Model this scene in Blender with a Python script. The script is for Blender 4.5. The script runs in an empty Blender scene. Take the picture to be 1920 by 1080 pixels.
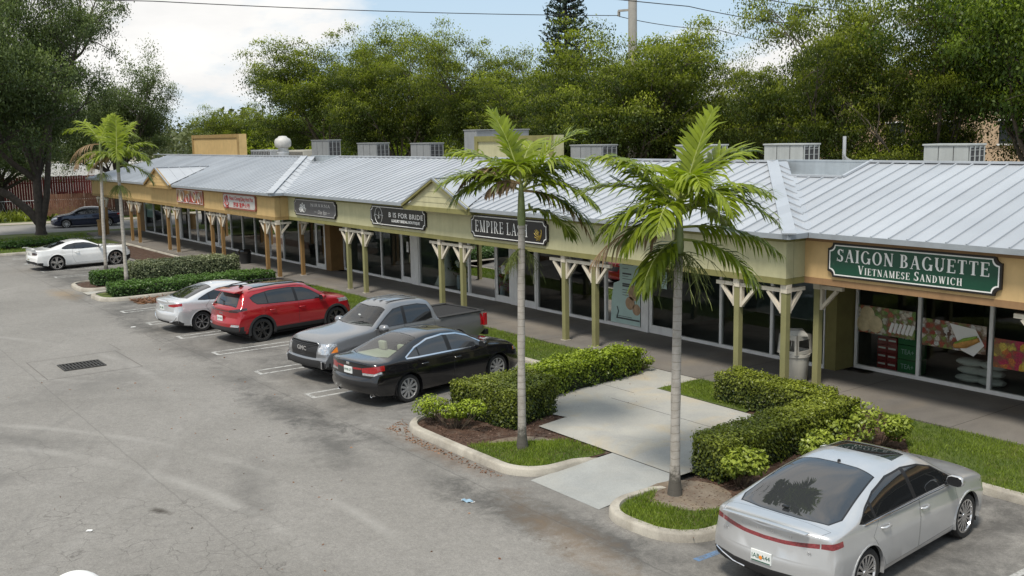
import bpy, bmesh, math, random
import numpy as np
from mathutils import Vector, Matrix

random.seed(7)
rng = np.random.default_rng(7)
SC = bpy.context.scene
COL = SC.collection
R_ = math.radians

# ------------------------------------------------------------------ objects
def tag(o, label=None, cat=None, group=None, kind=None):
    if label: o['label'] = label
    if cat: o['category'] = cat
    if group: o['group'] = group
    if kind: o['kind'] = kind
    return o

def empty(name, loc=(0, 0, 0), rz=0.0, label=None, cat=None, group=None):
    o = bpy.data.objects.new(name, None)
    COL.objects.link(o)
    o.location = loc
    o.rotation_euler = (0, 0, rz)
    o.empty_display_size = 0.2
    return tag(o, label, cat, group)

def link(name, me, parent=None, loc=(0, 0, 0), rz=0.0):
    o = bpy.data.objects.new(name, me)
    COL.objects.link(o)
    if parent is not None: o.parent = parent
    o.location = loc
    o.rotation_euler = (0, 0, rz)
    return o

def copy_tree(o, parent=None):
    c = o.copy()
    COL.objects.link(c)
    c.parent = parent
    for ch in list(o.children): copy_tree(ch, c)
    return c

class MB:
    """collects shapes and links them as one mesh object"""
    def __init__(s): s.v = []; s.f = []; s.m = []
    def add(s, vs, fs, mi=0):
        n = len(s.v)
        s.v.extend(tuple(p) for p in vs)
        for f in fs:
            s.f.append(tuple(i + n for i in f)); s.m.append(mi)
        return s
    def box(s, x0, x1, y0, y1, z0, z1, mi=0):
        vs = [(x0,y0,z0),(x1,y0,z0),(x1,y1,z0),(x0,y1,z0),(x0,y0,z1),(x1,y0,z1),(x1,y1,z1),(x0,y1,z1)]
        return s.add(vs, [(0,3,2,1),(4,5,6,7),(0,1,5,4),(1,2,6,5),(2,3,7,6),(3,0,4,7)], mi)
    def beam(s, a, b, w, h, up=(0,0,1), mi=0):
        a = Vector(a); b = Vector(b); d = (b-a).normalized(); u = Vector(up)
        sd = d.cross(u)
        if sd.length < 1e-4: sd = d.cross(Vector((0,1,0)))
        sd.normalize(); u = sd.cross(d).normalized()
        vs = []
        for p in (a, b):
            for i, j in ((-1,-1),(1,-1),(1,1),(-1,1)): vs.append(p + sd*(i*w/2) + u*(j*h/2))
        return s.add(vs, [(0,1,2,3),(7,6,5,4),(0,4,5,1),(1,5,6,2),(2,6,7,3),(3,7,4,0)], mi)
    def tube(s, pts, rad, n=8, mi=0, cap=True):
        pts = [Vector(p) for p in pts]
        if not hasattr(rad, '__len__'): rad = [rad]*len(pts)
        vs = []; prev = None
        for i, p in enumerate(pts):
            d = (pts[min(i+1, len(pts)-1)] - pts[max(i-1, 0)])
            d = d.normalized() if d.length > 1e-9 else Vector((0,0,1))
            if prev is None:
                a = d.cross(Vector((0,0,1)))
                if a.length < 1e-3: a = d.cross(Vector((1,0,0)))
            else:
                a = prev - d*prev.dot(d)
            a.normalize(); prev = a; b = d.cross(a)
            for k in range(n):
                t = 2*math.pi*k/n
                vs.append(p + (a*math.cos(t) + b*math.sin(t))*rad[i])
        fs = []
        for i in range(len(pts)-1):
            for k in range(n):
                k2 = (k+1) % n
                fs.append((i*n+k, i*n+k2, (i+1)*n+k2, (i+1)*n+k))
        if cap:
            fs.append(tuple(range(n-1, -1, -1))); L = (len(pts)-1)*n
            fs.append(tuple(range(L, L+n)))
        return s.add(vs, fs, mi)
    def lathe(s, prof, c=(0,0,0), axis='z', n=24, mi=0):
        """prof = [(radius, along)]"""
        vs = []; fs = []
        for r, a in prof:
            for k in range(n):
                t = 2*math.pi*k/n; p, q = r*math.cos(t), r*math.sin(t)
                if axis == 'z': vs.append((c[0]+p, c[1]+q, c[2]+a))
                elif axis == 'y': vs.append((c[0]+q, c[1]+a, c[2]+p))
                else: vs.append((c[0]+a, c[1]+p, c[2]+q))
        for i in range(len(prof)-1):
            for k in range(n):
                k2 = (k+1) % n
                fs.append((i*n+k, i*n+k2, (i+1)*n+k2, (i+1)*n+k))
        return s.add(vs, fs, mi)
    def poly(s, pts, mi=0): return s.add(pts, [tuple(range(len(pts)))], mi)
    def prism(s, pts2, z0, z1, mi=0, plane='xy'):
        n = len(pts2)
        def P(p, h):
            return (p[0],p[1],h) if plane == 'xy' else ((p[0],h,p[1]) if plane == 'xz' else (h,p[0],p[1]))
        vs = [P(p, z0) for p in pts2] + [P(p, z1) for p in pts2]
        fs = [tuple(range(n-1,-1,-1)), tuple(range(n, 2*n))] + [(i,(i+1)%n,n+(i+1)%n,n+i) for i in range(n)]
        return s.add(vs, fs, mi)
    def build(s, name, mats, parent=None, off=None, smooth=None, bevel=0.0, loc=(0,0,0), rz=0.0):
        me = bpy.data.meshes.new(name)
        v = s.v
        if off is not None: v = [(a-off[0], b-off[1], c-off[2]) for a, b, c in v]
        me.from_pydata(v, [], s.f)
        if not isinstance(mats, (list, tuple)): mats = [mats]
        for m in mats: me.materials.append(m)
        if len(mats) > 1: me.polygons.foreach_set('material_index', s.m)
        bm = bmesh.new(); bm.from_mesh(me)
        bmesh.ops.recalc_face_normals(bm, faces=bm.faces)
        if bevel:
            bmesh.ops.bevel(bm, geom=[e for e in bm.edges if len(e.link_faces) == 2 and e.calc_face_angle(0) > 0.6], offset=bevel, segments=2, affect='EDGES', profile=0.6)
        if smooth is not None:
            for f in bm.faces: f.smooth = True
            for e in bm.edges:
                if len(e.link_faces) == 2 and e.calc_face_angle(0) > R_(smooth): e.smooth = False
        bm.to_mesh(me); bm.free(); me.update()
        return link(name, me, parent, loc, rz)

# ------------------------------------------------------------------ materials
def new_mat(name):
    m = bpy.data.materials.new(name); m.use_nodes = True
    nt = m.node_tree; nt.nodes.clear()
    out = nt.nodes.new('ShaderNodeOutputMaterial')
    return m, nt, out
def N(nt, t, **kw):
    n = nt.nodes.new(t)
    for k, v in kw.items():
        if k in n.inputs.keys(): n.inputs[k].default_value = v
        else: setattr(n, k, v)
    return n
def ramp(nt, fac, stops, interp='LINEAR'):
    r = nt.nodes.new('ShaderNodeValToRGB'); r.color_ramp.interpolation = interp
    els = r.color_ramp.elements
    while len(els) < len(stops): els.new(0.5)
    for e, (p, c) in zip(els, stops):
        e.position = p; e.color = c if len(c) == 4 else (*c, 1)
    nt.links.new(fac, r.inputs[0]); return r.outputs[0]
def mixc(nt, fac, a, b, mode='MIX'):
    n = nt.nodes.new('ShaderNodeMix'); n.data_type = 'RGBA'; n.blend_type = mode
    for sock, val in ((n.inputs['Factor'], fac), (n.inputs['A'], a), (n.inputs['B'], b)):
        pass
    def put(i, val):
        if hasattr(val, 'is_linked') or isinstance(val, bpy.types.NodeSocket): nt.links.new(val, n.inputs[i])
        else: n.inputs[i].default_value = val if isinstance(val, (int, float)) else ((*val, 1) if len(val) == 3 else val)
    put(0, fac); put(6, a); put(7, b)
    return n.outputs[2]
def fmath(nt, op, a, b=None, c=None, clamp=False):
    n = nt.nodes.new('ShaderNodeMath'); n.operation = op; n.use_clamp = clamp
    for i, val in enumerate((a, b, c)):
        if val is None: continue
        if isinstance(val, bpy.types.NodeSocket): nt.links.new(val, n.inputs[i])
        else: n.inputs[i].default_value = val
    return n.outputs[0]
def noise_tex(nt, scale, detail=4, rough=0.55, vec=None, dist=0.0):
    n = N(nt, 'ShaderNodeTexNoise'); n.inputs['Scale'].default_value = scale; n.inputs['Detail'].default_value = detail
    n.inputs['Roughness'].default_value = rough; n.inputs['Distortion'].default_value = dist
    if vec is not None: nt.links.new(vec, n.inputs['Vector'])
    return n.outputs['Fac']
def pbsdf(nt, out, **kw):
    b = nt.nodes.new('ShaderNodeBsdfPrincipled')
    for k, v in kw.items():
        i = b.inputs[k]
        if isinstance(v, bpy.types.NodeSocket): nt.links.new(v, i)
        elif i.type == 'RGBA' and len(v) == 3: i.default_value = (*v, 1)
        else: i.default_value = v
    nt.links.new(b.outputs[0], out.inputs[0]); return b
def bump(nt, h, strength=0.2, dist=0.02):
    b = N(nt, 'ShaderNodeBump'); b.inputs['Strength'].default_value = strength; b.inputs['Distance'].default_value = dist
    nt.links.new(h, b.inputs['Height']); return b.outputs[0]
def geo_pos(nt): return N(nt, 'ShaderNodeNewGeometry').outputs['Position']
def obj_pos(nt): return N(nt, 'ShaderNodeTexCoord').outputs['Object']

MATS = {}
def simple(name, col, rough=0.6, metal=0.0, var=0.12, scale=3.0, bmp=0.0, bscale=60.0, spec=0.5, coat=0.0, streak=0.0, stretch=None):
    """plain surface with large soft variation, optional grain bump and dirt streaks"""
    if name in MATS: return MATS[name]
    m, nt, out = new_mat(name)
    p = geo_pos(nt)
    a = noise_tex(nt, scale, 5, 0.6, p)
    hi = tuple(min(1, c*(1+var)) for c in col); lo = tuple(c*(1-var) for c in col)
    c = ramp(nt, a, [(0.3, lo), (0.7, hi)])
    if streak:
        mp = N(nt, 'ShaderNodeMapping'); mp.inputs['Scale'].default_value = (3.0, 3.0, 0.35)
        nt.links.new(p, mp.inputs['Vector'])
        st = noise_tex(nt, 1.6, 6, 0.7, mp.outputs[0])
        f = ramp(nt, st, [(0.45, (0,0,0)), (0.75, (1,1,1))])
        c = mixc(nt, fmath(nt, 'MULTIPLY', f, streak), c, tuple(x*0.45 for x in col))
    kw = dict(zip(('Base Color','Roughness','Metallic','Specular IOR Level'), (c, rough, metal, spec)))
    if coat: kw['Coat Weight'] = coat; kw['Coat Roughness'] = 0.03
    if bmp: kw['Normal'] = bump(nt, noise_tex(nt, bscale, 3, 0.6, p), bmp, 0.01)
    pbsdf(nt, out, **kw)
    MATS[name] = m
    return m
def glossy_glass(name, tint=(0.3,0.33,0.32), refl=1.0, rough=0.0, ior=1.5):
    """thin clear pane: fresnel mirror over a tinted see-through layer"""
    if name in MATS: return MATS[name]
    m, nt, out = new_mat(name)
    tr = N(nt, 'ShaderNodeBsdfTransparent'); tr.inputs[0].default_value = (*tint, 1)
    gl = N(nt, 'ShaderNodeBsdfGlossy'); gl.inputs['Roughness'].default_value = rough; gl.inputs[0].default_value = (refl, refl, refl, 1)
    fr = N(nt, 'ShaderNodeFresnel'); fr.inputs[0].default_value = ior
    mx = N(nt, 'ShaderNodeMixShader')
    nt.links.new(fmath(nt, 'MULTIPLY', fr.outputs[0], 1.25, clamp=True), mx.inputs[0])
    nt.links.new(tr.outputs[0], mx.inputs[1]); nt.links.new(gl.outputs[0], mx.inputs[2])
    nt.links.new(mx.outputs[0], out.inputs[0])
    MATS[name] = m
    return m
def leaf_mat(name, dark, light, trans=0.35, hue=None, rough=0.5):
    """leaf colours driven by the per-leaf 'tone' attribute"""
    if name in MATS: return MATS[name]
    m, nt, out = new_mat(name)
    at = N(nt, 'ShaderNodeAttribute'); at.attribute_name = 'tone'
    mid = tuple((a+b)/2 for a, b in zip(dark, light))
    stops = [(0.0, dark), (0.5, mid), (1.0, light)]
    c = ramp(nt, at.outputs['Fac'], stops)
    b = nt.nodes.new('ShaderNodeBsdfPrincipled'); nt.links.new(c, b.inputs['Base Color'])
    b.inputs['Roughness'].default_value = rough; b.inputs['Specular IOR Level'].default_value = 0.35
    t = N(nt, 'ShaderNodeBsdfTranslucent'); nt.links.new(mixc(nt, 1.0, c, (1.0, 1.15, 0.55), 'MULTIPLY'), t.inputs[0])
    mx = N(nt, 'ShaderNodeMixShader'); mx.inputs[0].default_value = trans
    nt.links.new(b.outputs[0], mx.inputs[1]); nt.links.new(t.outputs[0], mx.inputs[2]); nt.links.new(mx.outputs[0], out.inputs[0])
    MATS[name] = m
    return m
def paint(name, col, metal=0.35, flake=0.0, rough=0.32):
    if name in MATS: return MATS[name]
    m, nt, out = new_mat(name)
    p = obj_pos(nt)
    c = ramp(nt, noise_tex(nt, 1.3, 4, 0.6, p), [(0.3, tuple(x*0.93 for x in col)), (0.7, tuple(min(1, x*1.05) for x in col))])
    dust = ramp(nt, noise_tex(nt, 9.0, 6, 0.7, p), [(0.35, (0.02,)*3), (0.8, (0.10,)*3)])
    pbsdf(nt, out, **{'Base Color': c, 'Metallic': metal, 'Roughness': rough, 'Coat Weight': 1.0, 'Coat Roughness': dust})
    MATS[name] = m
    return m

# ------------------------------------------------------------------ leaves as quads, vectorised
def leaf_object(name, cen, nrm, size, tone, mat, parent=None, aspect=0.5, loc=(0,0,0), along=None):
    """one rhombic leaf per row: centre, facing, length, tone"""
    cen = np.asarray(cen, float); n = len(cen)
    nrm = np.asarray(nrm, float); nrm /= np.linalg.norm(nrm, axis=1, keepdims=True) + 1e-9
    rd = rng.normal(size=(n, 3)) if along is None else np.asarray(along, float)
    u = rd - nrm*(rd*nrm).sum(1, keepdims=True); u /= np.linalg.norm(u, axis=1, keepdims=True) + 1e-9
    w = np.cross(nrm, u)
    L = np.asarray(size, float).reshape(-1, 1)
    if L.shape[0] == 1: L = np.repeat(L, n, 0)
    fold = nrm*L*0.08
    V = np.empty((n, 4, 3))
    V[:, 0] = cen - u*L*0.5; V[:, 1] = cen + w*L*0.5*aspect + fold - u*L*0.05
    V[:, 2] = cen + u*L*0.5; V[:, 3] = cen - w*L*0.5*aspect + fold - u*L*0.05
    me = bpy.data.meshes.new(name)
    me.vertices.add(4*n); me.vertices.foreach_set('co', V.reshape(-1))
    me.loops.add(4*n); me.loops.foreach_set('vertex_index', np.arange(4*n, dtype=np.int32))
    me.polygons.add(n); me.polygons.foreach_set('loop_start', np.arange(0, 4*n, 4, dtype=np.int32))
    try: me.polygons.foreach_set('loop_total', np.full(n, 4, dtype=np.int32))
    except Exception: pass
    at = me.attributes.new('tone', 'FLOAT', 'FACE'); at.data.foreach_set('value', np.clip(np.asarray(tone, float), 0, 1).astype(np.float32))
    me.materials.append(mat); me.update(calc_edges=True)
    return link(name, me, parent, loc)

# ------------------------------------------------------------------ lettering
def text_mesh(body, size, extrude=0.004, bold=0.0, spacing=1.0, shear=0.0):
    cu = bpy.data.curves.new('t', 'FONT'); cu.body = body; cu.size = size; cu.extrude = extrude
    cu.offset = bold; cu.align_x = 'CENTER'; cu.align_y = 'CENTER'; cu.space_character = spacing; cu.shear = shear
    cu.resolution_u = 3
    o = bpy.data.objects.new('t', cu); COL.objects.link(o)
    dg = bpy.context.evaluated_depsgraph_get()
    me = bpy.data.meshes.new_from_object(o.evaluated_get(dg))
    bpy.data.objects.remove(o); bpy.data.curves.remove(cu)
    return me
def add_text(mb, body, size, place, mi=0, sx=1.0, bold=0.0, spacing=1.0, extrude=0.004, width=None, shear=0.0):
    """place(u, v, d) -> world point; u right, v up, d outwards"""
    me = text_mesh(body, size, extrude, bold, spacing, shear)
    if width and len(me.vertices):
        xs = [v.co.x for v in me.vertices]; sx = width/(max(xs)-min(xs))
    mb.add([place(v.co.x*sx, v.co.y, v.co.z) for v in me.vertices], [tuple(p.vertices) for p in me.polygons], mi)
    bpy.data.meshes.remove(me)
# ------------------------------------------------------------------ cars
def pchip(pts):
    xs = np.array([p[0] for p in pts], float); ys = np.array([p[1] for p in pts], float)
    h = np.diff(xs); d = np.diff(ys)/h; m = np.zeros(len(xs)); m[0] = d[0]; m[-1] = d[-1]
    for i in range(1, len(xs)-1):
        if d[i-1]*d[i] > 0:
            w1 = 2*h[i]+h[i-1]; w2 = h[i]+2*h[i-1]; m[i] = (w1+w2)/(w1/d[i-1]+w2/d[i])
    def f(x):
        i = int(np.clip(np.searchsorted(xs, x)-1, 0, len(h)-1)); t = min(max((x-xs[i])/h[i], 0), 1)
        return float((1+2*t)*(1-t)**2*ys[i] + t*(1-t)**2*h[i]*m[i] + t*t*(3-2*t)*ys[i+1] + t*t*(t-1)*h[i]*m[i+1])
    return f

def p_area(P): return sum(P[i][0]*P[(i+1)%len(P)][1]-P[(i+1)%len(P)][0]*P[i][1] for i in range(len(P)))/2
def p_offset(P, d):
    """outwards by d (inwards if negative)"""
    if p_area(P) < 0: P = P[::-1]
    n = len(P); out = []
    for i in range(n):
        a = Vector(P[i-1]); b = Vector(P[i]); c = Vector(P[(i+1)%n])
        e1 = (b-a).normalized(); e2 = (c-b).normalized()
        n1 = Vector((e1.y, -e1.x)); n2 = Vector((e2.y, -e2.x))
        k = (n1+n2); k = k/max(0.5, k.dot(n1)) if k.length > 1e-6 else n1
        out.append(tuple(b + k*d))
    return out
def p_clip(P, a, b, keep):
    """keep the side of the line through a-b on which the point keep lies"""
    def sd(p): return (b[0]-a[0])*(p[1]-a[1])-(b[1]-a[1])*(p[0]-a[0])
    s = 1 if sd(keep) > 0 else -1; out = []
    for i in range(len(P)):
        p, q = P[i], P[(i+1)%len(P)]; dp, dq = sd(p)*s, sd(q)*s
        if dp >= 0: out.append(p)
        if dp*dq < 0:
            t = dp/(dp-dq); out.append((p[0]+(q[0]-p[0])*t, p[1]+(q[1]-p[1])*t))
    return out
def p_inside(P, x, y):
    c = False; n = len(P)
    for i in range(n):
        x1, y1 = P[i]; x2, y2 = P[(i+1)%n]
        if (y1 > y) != (y2 > y) and x < (x2-x1)*(y-y1)/(y2-y1)+x1: c = not c
    return c
def circle(cx, cz, r, n=28): return [(cx+r*math.cos(2*math.pi*k/n), cz+r*math.sin(2*math.pi*k/n)) for k in range(n)]

AX = {'side': (0, 2), 'front': (1, 2), 'top': (0, 1)}
def cut(bm, view, P, ok, label):
    """slice the faces that ok() accepts along the outline P seen in one view; the faces inside get the label"""
    i, j = AX[view]
    lo = (min(p[0] for p in P)-1e-3, min(p[1] for p in P)-1e-3); hi = (max(p[0] for p in P)+1e-3, max(p[1] for p in P)+1e-3)
    def cand():
        r = []
        for f in bm.faces:
            a = [v.co[i] for v in f.verts]; b = [v.co[j] for v in f.verts]
            if max(a) < lo[0] or min(a) > hi[0] or max(b) < lo[1] or min(b) > hi[1]: continue
            if ok(f): r.append(f)
        return r
    n = len(P)
    for k in range(n):
        p, q = P[k], P[(k+1)%n]
        if abs(p[0]-q[0])+abs(p[1]-q[1]) < 1e-6: continue
        no = Vector((0,0,0)); no[i] = q[1]-p[1]; no[j] = -(q[0]-p[0])
        co = Vector((0,0,0)); co[i] = p[0]; co[j] = p[1]
        fs = cand()
        if not fs: return
        g = set(fs)
        for f in fs: g.update(f.edges); g.update(f.verts)
        bmesh.ops.bisect_plane(bm, geom=list(g), dist=1e-5, plane_co=co, plane_no=no.normalized())
    for f in cand():
        c = f.calc_center_median()
        if p_inside(P, c[i], c[j]): f.material_index = label

REAR_PROF = [(.2,.16),(.3,.10),(.40,.03),(.46,.0),(.58,.0),(.66,.02),(.71,.075),(.82,.085),(.95,.06),(1.02,.02),(1.1,.01)]
FRONT_PROF = [(.2,.14),(.3,.04),(.42,.0),(.55,.0),(.66,.03),(.8,.10)]
def car_shell(S):
    top, belt, bot, wid = pchip(S['top']), pchip(S['belt']), pchip(S['bot']), pchip(S['w'])
    xr, xf = S['top'][0][0], S['top'][-1][0]
    xs = set(np.round(np.linspace(xr, xf, 72), 4))
    for k in ('top', 'belt'): xs.update(round(p[0], 4) for p in S[k])
    xs.update((round(xr+.03,4), round(xr+.07,4), round(xr+.12,4), round(xf-.03,4), round(xf-.08,4), round(xf-.14,4)))
    xs = sorted(xs); xs = [x for i, x in enumerate(xs) if i == 0 or x-xs[i-1] > 0.008 or x in (xr, xf)]
    low = [(0.0,0.0,1),(0.0,0.55,1),(0.0,0.14,0),(0.05,0.05,0),(0.15,0.018,0),(0.4,0.004,0),(0.6,0.0,0),(0.71,0.002,0),(0.77,0.016,0),(0.9,0.028,0),(1.0,0.045,0)]
    tum = S.get('tumble', 0.42); hood_x = S['cowl']; deck_x = S['deck']; rows = []
    for x in xs:
        zt, zb, w = top(x), bot(x), wid(x); zk = min(belt(x), zt-0.012); h = zt-zk
        half = []
        for fr, o, kind in low:
            y = (o*w if kind else w-o); half.append((y, zb+fr*(zk-zb)))
        yb = w-0.045
        # cabin sections are boxy with leaning sides, bonnet and boot sections are softly crowned
        c = min(1, max(0, (h-0.10)/0.22)); e = 0.75*(1-c)+0.36*c
        for k in range(1, 14):
            t = math.pi/2*k/13
            cs = max(0.0, math.cos(t))**e if k < 13 else 0.0
            z = zk + h*math.sin(t)**e; y = yb*cs
            y -= tum*(z-zk)*c*(y/yb)
            crown = -0.035*c*(abs(y)/w)**2
            half.append((y, z+crown))
        rows.append([(x, y, z) for y, z in half])
    bm = bmesh.new(); nh = len(rows[0]); loops = []
    rp, fp = pchip(S.get('rear_prof', REAR_PROF)), pchip(S.get('front_prof', FRONT_PROF))
    bf, br = S.get('bow_f', 0.3), S.get('bow_r', 0.2)
    def warp(p):
        x, y, z = p; W = S['W']/2
        if x < xr+0.35: x += rp(z)*((xr+0.35-x)/0.35)**1.5
        if x > xf-0.35: x -= fp(z)*((x-xf+0.35)/0.35)**1.5
        g = max(0, (x-(xf-0.9))/0.9)**2; x -= bf*g*min(1.2, abs(y)/W)**2.4
        g = max(0, ((xr+0.7)-x)/0.7)**2; x += br*g*min(1.2, abs(y)/W)**2.4
        return (x, y, z)
    for r in rows:
        a = [(x, -y, z) for x, y, z in r]; b = [(x, y, z) for x, y, z in r[1:-1]][::-1]
        loops.append([bm.verts.new(warp(p)) for p in a+b])
    n = len(loops[0])
    for a, b in zip(loops, loops[1:]):
        for k in range(n):
            k2 = (k+1) % n
            try: bm.faces.new((a[k], a[k2], b[k2], b[k]))
            except ValueError: pass
    fr = (1.0, 0.82, 0.5, 0.18, -0.18, -0.5, -0.82, -1.0)
    for r, L in ((rows[0], loops[0]), (rows[-1], loops[-1])):
        prev = None
        for k in range(nh):
            if k in (0, nh-1): row = [L[k]]*len(fr)
            else: row = [L[k]]+[bm.verts.new(warp((r[k][0], -r[k][1]*q, r[k][2]))) for q in fr[1:-1]]+[L[n-k]]
            if prev:
                for i in range(len(fr)-1):
                    vs = []
                    for v in (prev[i], prev[i+1], row[i+1], row[i]):
                        if v not in vs: vs.append(v)
                    if len(vs) > 2:
                        try: bm.faces.new(vs)
                        except ValueError: pass
            prev = row
    bmesh.ops.recalc_face_normals(bm, faces=bm.faces)
    bmesh.ops.dissolve_degenerate(bm, dist=1e-4, edges=bm.edges)
    return bm

def wheel_meshes(S):
    r, w, st = S['wr'], S.get('ww', 0.225), S['rim']; rr = r*S.get('rimf', 0.72)
    t = MB(); hw = w/2
    t.lathe([(rr*0.98, -hw*0.9), (rr*1.03, -hw), (r*0.93, -hw*1.03), (r*0.985, -hw*0.8), (r, -hw*0.45), (r, hw*0.45), (r*0.985, hw*0.8), (r*0.93, hw*1.03), (rr*1.03, hw), (rr*0.98, hw*0.9)], axis='y', n=36)
    tyre = t.build('tyre', MATS['tyre_rubber'], smooth=35)
    b = MB()
    b.lathe([(0.0, hw*0.25), (rr*0.5, hw*0.25), (rr*0.55, hw*0.05), (rr*0.93, 0), (rr*0.97, -hw*0.9)], axis='y', n=28)
    b.lathe([(rr*0.5, hw*0.3), (rr*0.3, hw*0.32), (0, hw*0.32)], axis='y', n=24, mi=1)
    back = b.build('wheel', [MATS['wheel_back'], MATS['brake_disc']], smooth=40)
    m = MB(); f = hw*0.92
    m.lathe([(rr*0.9, f-0.02), (rr*0.93, f+0.004), (rr*1.0, f+0.004), (rr*1.01, f-0.03), (rr*0.985, -hw*0.3)], axis='y', n=36)
    m.lathe([(0, f-0.005), (rr*0.15, f-0.008), (rr*0.19, f-0.05)], axis='y', n=16)
    ns, wi, wo, twin, tw = st['n'], st['wi']*rr, st['wo']*rr, st.get('twin', 0), st.get('twist', 0)
    for k in range(ns):
        a0 = 2*math.pi*k/ns
        for sgn in ((-1, 1) if twin else (0,)):
            ai = a0 + sgn*twin*0.35; ao = a0 + sgn*twin + tw
            vs = []
            for (rad, ang, wd, dep) in ((rr*0.12, ai, wi, f-0.016), (rr*0.55, (ai*0.55+ao*0.45), (wi+wo)/2, f-0.004), (rr*0.95, ao, wo, f-0.004)):
                px, pz = math.sin(ang), math.cos(ang); qx, qz = pz, -px
                for s2 in (-1, 1):
                    vs.append((px*rad+qx*wd/2*s2, dep, pz*rad+qz*wd/2*s2))
                for s2 in (-1, 1):
                    vs.append((px*rad+qx*wd/2*s2, dep-0.05, pz*rad+qz*wd/2*s2))
            fs = []
            for i in (0, 4): fs += [(i,i+1,i+5,i+4), (i,i+4,i+6,i+2), (i+1,i+3,i+7,i+5)]
            m.add(vs, fs, 1 if st.get('dark') and sgn == st['dark'] else 0)
    rim = m.build('rim', [MATS[st['mat']], MATS['rim_black']], smooth=30)
    rim.parent = back; tyre.parent = back
    return back

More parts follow.
